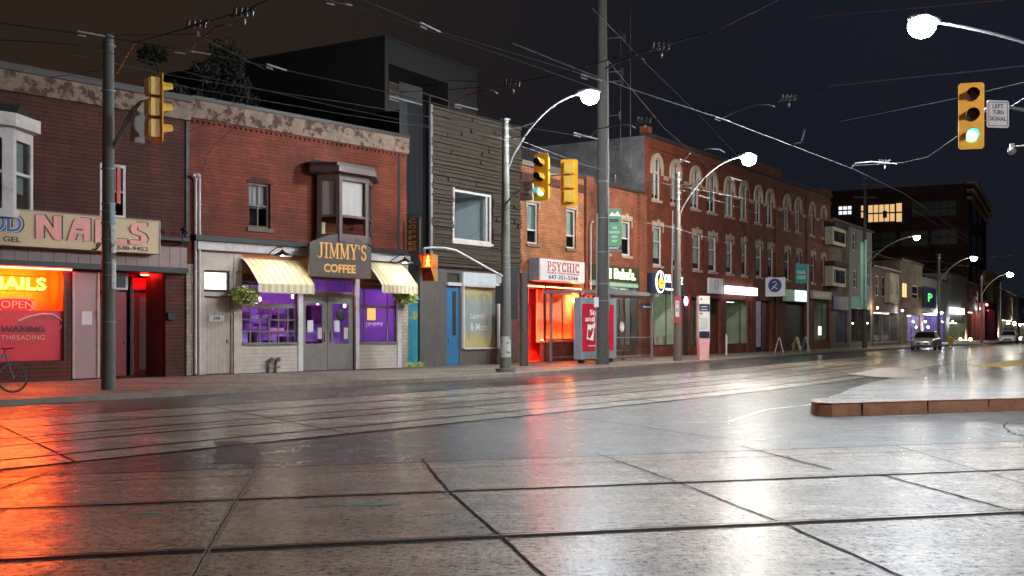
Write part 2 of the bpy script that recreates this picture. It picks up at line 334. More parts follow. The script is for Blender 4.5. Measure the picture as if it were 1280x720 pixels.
# serif capitals as strokes: (points, half width)
def sbar(x0, x1, y, h=.05): return ([(x0, y), (x1, y)], h)
GL = {
 'J': (.62, [([(.42, .95), (.42, .22)], .09), (arc(.24, .22, .18, .19, 0, -150), .06), sbar(.26, .6, .95)]),
 'I': (.42, [([(.21, .05), (.21, .95)], .09), sbar(.04, .38, .95), sbar(.04, .38, .05)]),
 'M': (.98, [([(.16, .05), (.16, .95)], .045), ([(.18, .95), (.49, .12)], .08), ([(.49, .12), (.8, .95)], .04), ([(.82, .05), (.82, .95)], .09), sbar(.02, .28, .95), sbar(.7, .96, .95), sbar(.02, .3, .05), sbar(.68, .96, .05)]),
 'Y': (.78, [([(.14, .95), (.4, .48)], .09), ([(.66, .95), (.4, .48)], .045), ([(.4, .5), (.4, .05)], .09), sbar(.0, .3, .95), sbar(.52, .78, .95), sbar(.24, .56, .05)]),
 "'": (.22, [([(.12, .95), (.1, .7)], .06)]),
 'S': (.62, [(arc(.31, .72, .2, .23, 20, 270), .07), (arc(.31, .26, .21, .23, 90, -160), .07), ([(.52, .95), (.52, .74)], .03), ([(.09, .05), (.09, .28)], .03)]),
 'P': (.68, [([(.2, .05), (.2, .95)], .09), ([(.2, .95), (.38, .95)], .045), (arc(.38, .71, .2, .24, 90, -90), .07), ([(.38, .47), (.2, .47)], .045), sbar(.03, .3, .95), sbar(.03, .38, .05)]),
 'C': (.72, [(arc(.38, .5, .28, .45, 45, 315), .08), ([(.62, .95), (.62, .7)], .035), ([(.62, .05), (.62, .3)], .035)]),
 'H': (.84, [([(.2, .05), (.2, .95)], .09), ([(.64, .05), (.64, .95)], .09), ([(.2, .5), (.64, .5)], .045), sbar(.03, .37, .95), sbar(.47, .81, .95), sbar(.03, .37, .05), sbar(.47, .81, .05)]),
}
def serif(s, name, m, parent, x0, x1, z0, z1, y, ext=.015, gap=.06, wfac=1.0):
    tot = sum(GL[c][0] + gap for c in s) - gap; b = MB(); cur = 0; h = z1 - z0; k = (x1 - x0) / tot; n = 0
    for c in s:
        for pts, hw in GL[c][1]:
            hw *= wfac
            for i in range(len(pts) - 1):
                (ax, ay), (bx2, by) = pts[i], pts[i + 1]
                A = Vector((x0 + (cur + ax) * k, z0 + ay * h)); B = Vector((x0 + (cur + bx2) * k, z0 + by * h))
                d = (B - A)
                if d.length < 1e-6: continue
                d.normalize(); nn = Vector((-d.y, d.x)) * hw * h * .75
                e = d * hw * .3 * h; n += 1; off = (n % 5) * .0006
                b.prism([tuple(A - e + nn), tuple(B + e + nn), tuple(B + e - nn), tuple(A - e - nn)], y - ext - off, y)
        cur += GL[c][0] + gap
    return b.build(name, m, parent)

# ---------------------------------------------------------------- facades
class FA:
    """vertical facade plane between two pixel columns at two distances; local x runs along it, -y faces the street"""
    def __init__(s, pa, Ya, pb, Yb, name=None, label=None, cat=None, group=None):
        s.a = Vector(((pa - CX) / F * Ya, Ya)); s.b = Vector(((pb - CX) / F * Yb, Yb))
        s.L = (s.b - s.a).length; s.u = (s.b - s.a).normalized(); s.n = Vector((-s.u.y, s.u.x)); s.pa = pa; s.pb = pb
        s.rz = math.atan2(s.u.y, s.u.x)
        if name: s.root = empty(name, (s.a.x, s.a.y, SW), s.rz, label, cat, group)
    def x(s, px, d=0.0):
        o = s.a + s.n * d; r = Vector(((px - CX) / F, 1.0))
        t = (o.dot(s.n)) / r.dot(s.n); p = r * t
        return (p - o).dot(s.u)
    def dist(s, px, d=0.0):
        o = s.a + s.n * d; r = Vector(((px - CX) / F, 1.0)); return o.dot(s.n) / r.dot(s.n)
    def z(s, px, py, d=0.0): return CH + (HY - py) / F * s.dist(px, d) - SW
    def px(s, x, d=0.0):
        p = s.a + s.u * x + s.n * d; return p.x / p.y * F + CX
    def py(s, x, z, d=0.0):
        p = s.a + s.u * x + s.n * d; return HY - (z + SW - CH) * F / p.y
    def world(s, x, d, z): p = s.a + s.u * x + s.n * d; return Vector((p.x, p.y, z + SW))
    def R(s, px0, px1, yt, yb, d=0.0, ref=None):   # rectangle in local units; heights read at column ref (default px0)
        ref = px0 if ref is None else ref
        return s.x(px0, d), s.x(px1, d), s.z(ref, yb, d), s.z(ref, yt, d)

def cells(mb, x0, x1, z0, z1, holes, y, th):
    """wall front with openings and their reveals"""
    xs = sorted(set([x0, x1] + [min(max(v, x0), x1) for h in holes for v in h[:2]]))
    zs = sorted(set([z0, z1] + [min(max(v, z0), z1) for h in holes for v in h[2:4]]))
    for i in range(len(xs) - 1):
        for j in range(len(zs) - 1):
            cx = (xs[i] + xs[i + 1]) / 2; cz = (zs[j] + zs[j + 1]) / 2
            if any(h[0] < cx < h[1] and h[2] < cz < h[3] for h in holes): continue
            mb.quad((xs[i], y, zs[j]), (xs[i + 1], y, zs[j]), (xs[i + 1], y, zs[j + 1]), (xs[i], y, zs[j + 1]))
    for h in holes:
        a, b, c, d = h[:4]; t = y + th
        mb.quad((a, y, c), (a, t, c), (a, t, d), (a, y, d)); mb.quad((b, t, c), (b, y, c), (b, y, d), (b, t, d))
        mb.quad((a, y, d), (a, t, d), (b, t, d), (b, y, d)); mb.quad((a, t, c), (a, y, c), (b, y, c), (b, t, c))

def building(fa, z1, holes, m='brick_j', depth=10, th=.2, z0=0.0, x0=0.0, x1=None, side=None, roof=True, par=.5):
    x1 = fa.L if x1 is None else x1
    b = MB(); cells(b, x0, x1, z0, z1, holes, 0.0, th); o = b.build('wall', m, fa.root)
    b = MB()
    b.quad((x0, depth, 0), (x0, 0, 0), (x0, 0, z1), (x0, depth, z1)); b.quad((x1, 0, 0), (x1, depth, 0), (x1, depth, z1), (x1, 0, z1))
    b.quad((x1, depth, 0), (x0, depth, 0), (x0, depth, z1), (x1, depth, z1)); b.build('side_wall', side or m, fa.root)
    if roof:
        MB().quad((x0, 0.0, z1 - .02), (x1, 0.0, z1 - .02), (x1, depth, z1 - .02), (x0, depth, z1 - .02)).build('roof', 'roof', fa.root)
    return o

def window(parent, r, fm='white_paint', fw=.07, depth=.12, bars=1, vbars=0, sill='stone', lintel=None, cover='curtain', cfrac=.6, glass='glass_d',
           back=True, label=None, name='window', split=.5, keystone=False):
    a, b, c, d = r; f = MB(); y0, y1 = depth, depth + .06
    f.box(a, a + fw, y0, y1, c, d).box(b - fw, b, y0, y1, c, d).box(a + fw, b - fw, y0, y1, c, c + fw).box(a + fw, b - fw, y0, y1, d - fw, d)
    for i in range(bars):
        z = c + (d - c) * (split if bars == 1 else (i + 1) / (bars + 1)); f.box(a + fw, b - fw, y0 + .003, y1 - .003, z - fw * .35, z + fw * .35)
    for i in range(vbars):
        x = a + (b - a) * (i + 1) / (vbars + 1); f.box(x - fw * .25, x + fw * .25, y0 + .006, y1 - .006, c + fw, d - fw)
    w = f.build(name, fm, parent)
    if label: w['label'] = label
    MB().quad((a + fw, y1 - .03, c + fw), (b - fw, y1 - .03, c + fw), (b - fw, y1 - .03, d - fw), (a + fw, y1 - .03, d - fw)).build('pane', glass, w)
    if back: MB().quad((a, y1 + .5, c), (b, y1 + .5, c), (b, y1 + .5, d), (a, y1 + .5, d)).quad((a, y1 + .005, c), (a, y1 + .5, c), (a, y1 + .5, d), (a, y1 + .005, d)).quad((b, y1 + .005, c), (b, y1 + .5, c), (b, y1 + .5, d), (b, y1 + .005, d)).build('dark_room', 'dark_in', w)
    if cover:
        cb = MB(); n = 14; za = d - (d - c) * cfrac
        for i in range(n):
            xa = a + (b - a) * i / n; xb = a + (b - a) * (i + 1) / n
            ya = y1 + .1 + (.03 if i % 2 else 0); yb = y1 + .1 + (0 if i % 2 else .03)
            cb.quad((xa, ya, za), (xb, yb, za), (xb, yb, d), (xa, ya, d))
        cb.build('curtain', cover, w)
    if sill: bx('sill', sill, w, a - .08, b + .08, -.07, depth - .003, c - .13, c)
    if lintel:
        l = MB(); l.box(a - .12, b + .12, -.03, .02, d, d + .26)
        if keystone: l.prism([((a + b) / 2 - .09, d), ((a + b) / 2 + .09, d), ((a + b) / 2 + .14, d + .36), ((a + b) / 2 - .14, d + .36)], -.06, -.032)
        l.box(a - .12, a - .004, -.028, .02, d - .3, d - .002).box(b + .004, b + .12, -.028, .02, d - .3, d - .002)
        l.build('lintel', lintel, w)
    return w

def room(parent, r, y0, depth, wall, floor=None, name='shop_interior'):
    a, b, c, d = r; m = MB(); y1 = y0 + depth
    m.quad((a, y1, c), (b, y1, c), (b, y1, d), (a, y1, d)); m.quad((a, y0, c), (a, y1, c), (a, y1, d), (a, y0, d)); m.quad((b, y1, c), (b, y0, c), (b, y0, d), (b, y1, d))
    m.quad((a, y0, d), (a, y1, d), (b, y1, d), (b, y0, d)); m.quad((a, y0, c), (b, y0, c), (b, y1, c), (a, y1, c))
    return m.build(name, wall, parent)
# ================================================================ SETTING
def poly_strip(name, m, outer, inner, z0, z1=None, kind='structure', **k):
    b = MB(); n = min(len(outer), len(inner))
    for i in range(n - 1):
        o0, o1, i0, i1 = outer[i], outer[i + 1], inner[i], inner[i + 1]
        b.quad((i0[0], i0[1], z0), (o0[0], o0[1], z0), (o1[0], o1[1], z0), (i1[0], i1[1], z0)) if False else b.quad((o0[0], o0[1], z0), (o1[0], o1[1], z0), (i1[0], i1[1], z0), (i0[0], i0[1], z0))
    o = b.build(name, m); o['kind'] = kind; return o
bx('ground', 'asphalt', None, -500, 600, -60, 900, -.5, 0.0)['kind'] = 'structure'
# facade line and kerb line of the far side of the street
FV = [(-160, None), (0, 29.1), (240, 33.5), (508, 40.35), (650, 46.3), (745, 51.8), (806, 56.2), (1038, 82.6), (1240, 161.0), (1300, 226)]
fp = [((p - CX) / F * Y, Y) for p, Y in FV[1:]]
d0 = Vector(fp[0]) - Vector(fp[1]); fp = [tuple(Vector(fp[0]) + d0.normalized() * 40)] + fp
KV = [(0, 500), (240, 487.5), (440, 477.5), (640, 468), (752, 460), (850, 452.5), (1000, 442.5), (1130, 434.2), (1240, 428.3), (1300, 425.6)]
kp = [G(p, y, SW) for p, y in KV]
d0 = Vector(kp[0]) - Vector(kp[1]); kp = [tuple(Vector(kp[0]) + d0.normalized() * 40)] + kp
def offset(pl, d):                         # towards the street (+d)
    out = []
    for i, p in enumerate(pl):
        a = Vector(pl[max(i - 1, 0)]); b = Vector(pl[min(i + 1, len(pl) - 1)]); t = (b - a).normalized()
        out.append((p[0] + t.y * d, p[1] - t.x * d))
    return out
def resample(pl, step=3.0):
    out = []
    for i in range(len(pl) - 1):
        a, b = Vector(pl[i]), Vector(pl[i + 1]); n = max(1, int((b - a).length / step))
        for j in range(n): out.append(tuple(a + (b - a) * j / n))
    out.append(pl[-1]); return out
def smooth(pl, k=3):
    for _ in range(k): pl = [pl[0]] + [((pl[i - 1][0] + pl[i][0] * 2 + pl[i + 1][0]) / 4, (pl[i - 1][1] + pl[i][1] * 2 + pl[i + 1][1]) / 4) for i in range(1, len(pl) - 1)] + [pl[-1]]
    return pl
ks = smooth(resample(kp), 6)
def near_on(pl, p):
    best = None
    for i in range(len(pl) - 1):
        a, b = Vector(pl[i]), Vector(pl[i + 1]); t = max(0, min(1, (Vector(p) - a).dot(b - a) / (b - a).length_squared)); q = a + (b - a) * t
        e = (q - Vector(p)).length
        if best is None or e < best[0]: best = (e, q)
    return tuple(best[1])
ko = offset(ks, -.18)
fb = [Vector(near_on(fp, p)) for p in ko]
fb = [tuple(q + (q - Vector(p)).normalized() * .6) for q, p in zip(fb, ko)]
b = MB()
for i in range(len(ko) - 1): b.quad((ko[i][0], ko[i][1], SW), (ko[i + 1][0], ko[i + 1][1], SW), (fb[i + 1][0], fb[i + 1][1], SW), (fb[i][0], fb[i][1], SW))
b.build('sidewalk', 'sidewalk')['kind'] = 'structure'
b = MB()
for i in range(len(ks) - 1):
    a, c, a2, c2 = ks[i], ks[i + 1], ko[i], ko[i + 1]
    b.quad((a[0], a[1], 0), (c[0], c[1], 0), (c[0], c[1], SW), (a[0], a[1], SW)); b.quad((a[0], a[1], SW), (c[0], c[1], SW), (c2[0], c2[1], SW + .002), (a2[0], a2[1], SW + .002))
b.build('curb', 'curb')['kind'] = 'structure'
# sidewalk expansion joints
b = MB()
for i in range(0, len(ks) - 1):
    p = Vector(ko[i]); q = Vector(fb[i]); t = (Vector(ks[i + 1]) - Vector(ks[i])).normalized() * .012
    b.quad((p.x, p.y, SW + .004), (p.x + t.x, p.y + t.y, SW + .004), (q.x + t.x, q.y + t.y, SW + .004), (q.x, q.y, SW + .004))
b.build('sidewalk_joints', 'joint')['kind'] = 'structure'
# far tram track: concrete strip with rails following the kerb
ss = smooth(resample(kp, 2.0), 20)
def strip(name, m, d_a, d_b, z, pl=None, i0=0, i1=None):
    pl = pl or ss; A = offset(pl, d_a)[i0:i1]; B = offset(pl, d_b)[i0:i1]; b = MB()
    for i in range(len(A) - 1): b.quad((B[i][0], B[i][1], z), (B[i + 1][0], B[i + 1][1], z), (A[i + 1][0], A[i + 1][1], z), (A[i][0], A[i][1], z))
    o = b.build(name, m); o['kind'] = 'structure'; return o
strip('track_concrete', 'slab_far', 3.4, 9.9, .004)
for d in (5.0, 6.55, 7.5, 9.0):
    strip('tram_rail', 'rail', d - .03, d + .03, .012); strip('rail_groove', 'groove', d + .03, d + .085, .009); strip('rail_groove', 'groove', d - .055, d - .031, .009)
strip('slab_joint', 'joint', 9.86, 9.93, .008); strip('slab_joint', 'joint', 3.36, 3.42, .008); strip('slab_joint', 'joint', 7.0, 7.03, .008)
A = offset(ss, 3.4); B = offset(ss, 9.9); b = MB()
for i in range(2, len(A) - 2, 2):
    p, q = Vector(A[i]), Vector(B[max(0, i - 1)]); t = (Vector(ss[i + 1]) - Vector(ss[i])).normalized() * .035
    b.quad((p.x, p.y, .0065), (q.x, q.y, .0065), (q.x + t.x, q.y + t.y, .0065), (p.x + t.x, p.y + t.y, .0065))
b.build('slab_joint', 'joint')['kind'] = 'structure'
# near tram track: three lines crossing the foreground
def line_at(y0, y1): return Vector(G(0, y0)), Vector(G(1280, y1))
def ext(a, b, k0=-1.5, k1=3.0): return a + (b - a) * k0, a + (b - a) * k1
cA = ext(*line_at(597, 552)); rA = ext(*line_at(636.5, 587)); rB = ext(*line_at(700, 640)); 
d_ = (rB[1] - rB[0]).normalized(); nn_ = Vector((d_.y, -d_.x))
last = [rB[0] + nn_ * 2.3, rB[1] + nn_ * 2.3]; last2 = [rB[0] + nn_ * 6.5, rB[1] + nn_ * 6.5]
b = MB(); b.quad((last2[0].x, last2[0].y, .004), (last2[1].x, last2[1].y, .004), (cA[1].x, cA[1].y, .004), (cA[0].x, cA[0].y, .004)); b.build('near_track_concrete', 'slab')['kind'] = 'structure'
def ribbon(name, m, p, q, w, z, off=0.0):
    d = (q - p).normalized(); n = Vector((d.y, -d.x)); b = MB(); k = 60
    for i in range(k):
        a = p + (q - p) * i / k + n * (off - w / 2); c = p + (q - p) * (i + 1) / k + n * (off - w / 2); e = c + n * w; f = a + n * w
        b.quad((f.x, f.y, z), (e.x, e.y, z), (c.x, c.y, z), (a.x, a.y, z))
    o = b.build(name, m); o['kind'] = 'structure'; return o
for (p, q), g in ((rA, .045), (rB, .07), (last, .07)):
    ribbon('tram_rail', 'rail', p, q, .03, .014); ribbon('rail_groove', 'groove', p, q, g * 1.1, .010, .02 + g * .55); ribbon('rail_groove', 'groove', p, q, .04, .010, -.036); ribbon('rail_groove', 'groove', p, q, .016, .0102, .025)
ribbon('slab_joint', 'joint', *cA, .035, .009); ribbon('slab_edge', 'joint', cA[0], cA[1], .025, .009, .62)
def crack(px, w, m='joint', z=.0115, wob=.006, name='slab_joint'):
    pts = [Vector(G(*p)) for p in px]; fine = []
    for i in range(len(pts) - 1):
        k = max(2, int((pts[i + 1] - pts[i]).length / .12))
        for j in range(k): fine.append(pts[i] + (pts[i + 1] - pts[i]) * j / k + Vector((random.uniform(-wob, wob), 0)))
    fine.append(pts[-1]); b = MB()
    for i in range(len(fine) - 1):
        d = (fine[i + 1] - fine[i]).normalized(); n = Vector((-d.y, d.x)) * w / 2
        a, c = fine[i], fine[i + 1]; b.quad((a.x + n.x, a.y + n.y, z), (a.x - n.x, a.y - n.y, z), (c.x - n.x, c.y - n.y, z), (c.x + n.x, c.y + n.y, z))
    o = b.build(name, m); o['kind'] = 'structure'; return o
crack([(325, 581), (294, 628), (262, 686), (240, 724)], .04, 'joint_fill'); crack([(325, 581), (294, 628), (262, 686), (240, 724)], .01, 'joint', .0135)
crack([(527, 574), (560, 614), (628, 673), (686, 728)], .022)
crack([(742, 566), (842, 602), (984, 658), (1140, 728)], .022)
crack([(925, 558), (1040, 588)], .03); crack([(1100, 594), (1268, 640)], .03)
crack([(1120, 558), (1280, 606)], .02); crack([(0, 612), (60, 592)], .03); crack([(1275, 643), (1400, 690)], .03)
crack([(640, 518), (720, 523), (800, 533), (880, 546), (960, 552)], .03, z=.005, name='road_crack')
crack([(912, 527), (958, 512), (1013, 506), (1060, 490)], .10, 'white_line', .005, .0, 'road_line')
crack([(850, 528), (912, 528)], .05, 'white_line', .005, .0, 'road_line')
crack([(1262, 528), (1255, 535), (1262, 541), (1280, 546)], .03, z=.005, wob=.05, name='road_crack')
# dark square repair in the asphalt
q0_ = [Vector(G(*p)) for p in ((266, 580), (270, 552), (300, 551), (318, 556), (325, 569), (326, 578))]; q = [q0_[i].lerp(q0_[(i + 1) % 6], t / 9) + Vector((random.uniform(-.035, .035), random.uniform(-.05, .05))) for i in range(6) for t in range(9)]
b = MB(); b.add([(v.x, v.y, .0045) for v in q], [tuple(range(len(q)))[::-1]]); b.build('asphalt_repair', 'asphalt_patch')['kind'] = 'structure'
# manhole cover in the far track
mc = G(507, 500.5); b = MB(); b.smooth = False
b.cyl((0, 0, .0), (0, 0, .016), .36, 28).box(-.02, .02, -.3, .3, .016, .02).box(-.3, .3, -.02, .02, .0165, .0195)
o = b.build('manhole_cover', 'rail'); o.location = (mc[0], mc[1], 0); tag(o, 'round iron manhole cover in the concrete of the far tram track', 'manhole cover')
# green paint dabs (surveyors' marks)
for (x, y, wx, wy) in ((450, 632, .22, .035), (482, 631, .12, .04), (186, 642, .12, .04), (392, 633, .08, .03), (595, 626, .1, .03)):
    g = G(x, y); b = MB(); b.add([(g[0] + wx * math.cos(t) * random.uniform(.8, 1.2) , g[1] + wy * math.sin(t) * random.uniform(.7, 1.3), .0075) for t in [i * math.pi / 7 for i in range(14)]], [tuple(range(14))])
    M.setdefault('survey', mat('survey_paint', (.08, .36, .28), (.05, .22, .17), 20, .5)); b.build('survey_mark', 'survey')['kind'] = 'structure'
# traffic island on the right
iz = .235; N1 = [(1014, 500.5), (1022, 497), (1034, 494.5), (1066, 484), (1092, 474.5), (1130, 468), (1200, 463.5), (1280, 459), (1500, 452)]
fr = [Vector(G(1013, 514)), Vector(G(1013.5, 516.5)), Vector(G(1016, 518.5)), Vector(G(1023, 519.9)), Vector(G(1040, 520.5)), Vector(G(1090, 519)), Vector(G(1160, 516.5)), Vector(G(1280, 513)), Vector(G(1500, 507))]
bk = [Vector(G(px, py, .27 if i < 3 else (.16 if i < 5 else .10))) for i, (px, py) in enumerate(N1)]
bk[0] = fr[0] + Vector((-.02, .22))
outl = fr + bk[::-1][:-1]
zt = [iz] * len(fr) + [.03, .03, .03, .05, .09, .14, .2, iz][-(len(outl) - len(fr)):]
b = MB(); b.add([(v.x, v.y, z) for v, z in zip(outl, zt)] , []);
cen = Vector(G(1230, 485, .2)); b = MB(); L = len(outl)
for i in range(L):
    a, c = outl[i], outl[(i + 1) % L]
    b.add([(a.x, a.y, zt[i]), (c.x, c.y, zt[(i + 1) % L]), (cen.x, cen.y, .2)], [(0, 1, 2)])
b.build('traffic_island', 'island_top')['kind'] = 'structure'
b = MB()
for i in range(len(fr) - 1):
    a, c = outl[i], outl[(i + 1) % L]; d = (c - a).normalized(); n = Vector((-d.y, d.x)) * .16
    # battered face + worn rounded top
    b.quad((a.x, a.y, 0), (c.x, c.y, 0), (c.x + n.x * .15, c.y + n.y * .15, zt[(i + 1) % L] - .02), (a.x + n.x * .15, a.y + n.y * .15, zt[i] - .02))
    b.quad((a.x + n.x * .15, a.y + n.y * .15, zt[i] - .02), (c.x + n.x * .15, c.y + n.y * .15, zt[(i + 1) % L] - .02), (c.x + n.x * .4, c.y + n.y * .4, zt[(i + 1) % L] + .006), (a.x + n.x * .4, a.y + n.y * .4, zt[i] + .006))
    b.quad((a.x + n.x * .4, a.y + n.y * .4, zt[i] + .006), (c.x + n.x * .4, c.y + n.y * .4, zt[(i + 1) % L] + .006), (c.x + n.x, c.y + n.y, zt[(i + 1) % L] + .004), (a.x + n.x, a.y + n.y, zt[i] + .004))
b.build('island_curb', 'island_curb')['kind'] = 'structure'
for px, py in ((1078, 519.4), (1160, 516.5), (1236, 514.2)):
    v = Vector(G(px, py)); bx('curb_joint', 'joint', None, v.x - .008, v.x + .008, v.y - .006, v.y + .05, 0, iz - .01)['kind'] = 'structure'
# low heap of pale grit where the island tapers
g0 = Vector(G(1118, 470, 0)); b = MB(); nu, nv = 22, 7; vs = []
for i in range(nv + 1):
    for j in range(nu):
        th = 2 * math.pi * j / nu; rr = i / nv; k = 1 + .12 * math.sin(3 * th + 1)
        vs.append((g0.x + 1.35 * rr * k * math.cos(th), g0.y + 1.9 * rr * k * math.sin(th), .02 + .26 * math.cos(rr * math.pi / 2) ** 1.5 + random.uniform(0, .01)))
fs = [(i * nu + j, i * nu + (j + 1) % nu, (i + 1) * nu + (j + 1) % nu, (i + 1) * nu + j) for i in range(nv) for j in range(nu)]
b.smooth = True; b.add(vs, fs); b.build('grit_mound', 'gravel')['kind'] = 'structure'
# yellow lane paint, far
q = [G(*p) for p in ((1214, 457.5), (1254, 459.5), (1330, 450.5), (1330, 447), (1262, 450.5))]
b = MB(); b.add([(x, y, .006) for x, y in q], [(0, 1, 2, 3, 4)]); b.build('yellow_lane_line', 'yellow_line')['kind'] = 'structure'
crack([(1118, 459.5), (1214, 458.2)], .16, 'yellow_line', .006, 0, 'yellow_lane_line')
crack([(1030, 455), (1110, 444.5), (1180, 438)], .10, 'yellow_line', .0125, 0, 'yellow_lane_line')

# ================================================================ NAIL SALON (left)
A = FA(0, 29.1, 236, 33.42, 'brick_building', 'dark red brick building with a nail salon under a beige fascia sign', 'building')
xl = -9.0; zt_ = A.z(0, 84); X = lambda p, d=0.0: A.x(p, d)
win = A.R(125, 158, 203, 271)
shop = [(-3.0, X(83), .55, A.z(40, 334)), (X(88), X(207), 0.0, A.z(140, 338))]
b_ = building(A, zt_ - .62, [win] + shop, 'brick_l', 12, .18, x0=xl, side='brick_l')
MB().box(xl, A.L, -.14, .3, zt_ - .62, zt_ - .07).build('stone_band', 'stone_worn', A.root)
MB().box(xl, A.L, -.24, .4, zt_ - .07, zt_ + .12).build('cornice_cap', 'flash', A.root)
window(A.root, win, 'white_paint', .09, .02, 1, 0, 'white_paint', None, 'curtain', .5)
# projecting bay with white frames
bay = MB(); bx1 = X(42, -.6); z0b, z1b = A.z(40, 270, -.5), A.z(40, 165, -.5)
front = [(xl + 3, -.75), (X(17, -.75), -.75), (X(41), -.02)]
bm = empty('bay_window', (0, 0, 0)); bm.parent = A.root
for i, (p, q) in enumerate(zip(front[:-1], front[1:])):
    P, Q = Vector(p), Vector(q); d = (Q - P).normalized(); Lw = (Q - P).length; n = Vector((d.y, -d.x))
    def fr_box(a, c, za, zb, t0, t1, B):
        p0 = P + d * a + n * t0; p1 = P + d * c + n * t0; p2 = P + d * c + n * t1; p3 = P + d * a + n * t1
        B.prism([tuple(p0), tuple(p1), tuple(p2), tuple(p3)], za, zb, 'z')
    B = MB(); m0 = .16 if i else .3
    fr_box(0, m0, z0b, z1b, -.08, 0, B); fr_box(Lw - m0, Lw, z0b, z1b, -.08, 0, B); fr_box(m0, Lw - m0, z0b, z0b + .12, -.08, 0, B); fr_box(m0, Lw - m0, z1b - .3, z1b, -.08, 0, B)
    fr_box(m0, Lw - m0, (z0b + z1b) / 2 - .08, (z0b + z1b) / 2, -.07, -.01, B)
    o = B.build('bay_frame', 'white_paint', bm)
    B = MB(); fr_box(m0, Lw - m0, z0b + .12, z1b - .3, -.06, -.05, B); B.build('pane', 'glass_d', bm)
    B = MB(); fr_box(m0, Lw - m0, z0b + .6, z1b - .3, -.2, -.19, B); B.build('curtain', 'blind', bm)
# bay roof + floor
def offp(pts, k): return [(x + (k if i == len(pts) - 1 else 0), y - k * (0 if i == len(pts) - 1 else 1)) for i, (x, y) in enumerate(pts)]
po = [(front[0][0], -1.05), (X(20, -1.05), -1.05), (X(50, -.3), -.35), (X(50, -.3), -.0), (front[0][0], 0)]
MB().prism(po, z1b, z1b + .34, 'z').build('bay_cornice', 'white_paint', bm)
pr = [(x, y * .9) for x, y in po]; B = MB()
B.add([(x, y, z1b + .34) for x, y in po] + [(po[0][0], -.1, z1b + .8), (X(24), -.1, z1b + .75), (X(40), -.02, z1b + .45)], [(0, 1, 6, 5), (1, 2, 7, 6), (2, 3, 7), (0, 5, 4)]); B.build('bay_roof', 'roof', bm)
MB().prism([front[0], front[1], front[2], (front[0][0], 0)], z0b - .1, z0b, 'z').build('bay_floor', 'white_paint', bm)
# fascia sign
y_s = -.55; sx1 = A.x(199, y_s); sz1, sz0 = A.z(199, 277.5, y_s), A.z(199, 317.5, y_s)
sg = empty('fascia_sign', (A.a.x, A.a.y, SW), A.rz, 'long beige fascia sign reading NAILS in pink letters over the salon', 'sign')
M['fascia'] = mat('beige_fascia', (.70, .50, .27), (.6, .42, .23), 1.2, .5, dirt=(.3, .2, .12), dscale=1, damt=(.6, .75))
M['pink'] = mat('pink_letter', (.9, .36, .28), (.78, .3, .23), 3, .5); M['blue_l'] = mat('blue_letter', (.04, .11, .42), None, 3, .5)
bx('sign_box', 'fascia', sg, xl + 3, sx1, y_s, -.02, sz0, sz1); bx('sign_rim', 'stone', sg, xl + 3, sx1 + .03, y_s - .02, y_s + .1, sz1, sz1 + .04)
bx('sign_rim', 'stone', sg, sx1, sx1 + .04, y_s - .02, -.02, sz0, sz1 - .002)
hz = sz1 - sz0
NAIL = {'N': [[(0, 0), (0, 1), (.32, 1), (.68, .45), (.68, 1), (1, 1), (1, 0), (.72, 0), (.3, .62), (.3, 0)]],
        'A': [[(0, 0), (.28, .86), (.5, 1), (1, 1), (1, .86), (1, 0), (.72, 0), (.72, .3), (.42, .3), (.34, 0)], ],
        'I': [[(0, 0), (0, 1), (1, 1), (1, 0)]], 'L': [[(0, 0), (0, 1), (.36, 1), (.36, .22), (1, .22), (1, 0)]],
        'S': [[(0, 0), (0, .2), (.6, .2), (.6, .38), (.15, .5), (.02, .7), (.12, .92), (.35, 1), (.95, 1), (.95, .82), (.42, .8), (.4, .66), (.85, .5), (1, .3), (.9, .08), (.65, 0)]]}
def blockword(letters, m, y, dx, dz, name, ext=.03):
    B = MB()
    for ch, pa, pb in letters:
        a, c = A.x(pa, y_s), A.x(pb, y_s); za = sz0 + hz * .24; zb = sz0 + hz * .93
        for poly in NAIL[ch]: B.prism([(a + dx + (c - a) * u, za + dz + (zb - za) * v) for u, v in poly][::-1], y - ext, y)
        if ch == 'A': pass
    return B.build(name, m, sg)
LT = [('N', 44, 76), ('A', 83, 112), ('I', 118, 126), ('L', 131, 158), ('S', 161, 184)]
blockword(LT, 'ink', y_s - .005, .055, .02, 'lettering', .015); blockword(LT, 'pink', y_s - .021, 0, 0, 'lettering', .02)
ac = A.x(100, y_s); B = MB(); B.box(A.x(94, y_s), A.x(103, y_s), y_s - .046, y_s - .042, sz0 + hz * .56, sz0 + hz * .60); B.build('lettering', 'ink', sg)
for (nm, m, bo, yy, dx) in (('lettering', 'ink', .13, y_s - .004, .05), ('lettering', 'sign_w', .10, y_s - .014, 0), ('lettering', 'blue_l', .0, y_s - .026, 0)):
    e = bo * .5; text('GOOD', nm, m, sg, A.x(-62, y_s) - e * .6 + dx, A.x(26.5, y_s) + e * .6 + dx, sz0 + hz * .38 - e * .5, sz0 + hz * .86 + e * .5, yy, bold=bo * .5 + .01, ext=.008)
text('SUGAR GEL', 'lettering', 'ink', sg, A.x(-44, y_s), A.x(26, y_s), sz0 + hz * .10, sz0 + hz * .25, y_s - .004, .012, .008)
text('416-538-9452', 'lettering', 'ink', sg, A.x(127, y_s), A.x(185, y_s), sz0 + hz * .06, sz0 + hz * .19, y_s - .004, .012, .008)
B = MB(); pts = [(115, 311), (119, 312), (125, 306), (129, 300), (126, 299), (120, 308)]
B.tube([(A.x(p, y_s), y_s - .02, A.z(p, q_, y_s)) for p, q_ in pts], .02, 5); B.build('script_flourish', 'ink', sg)
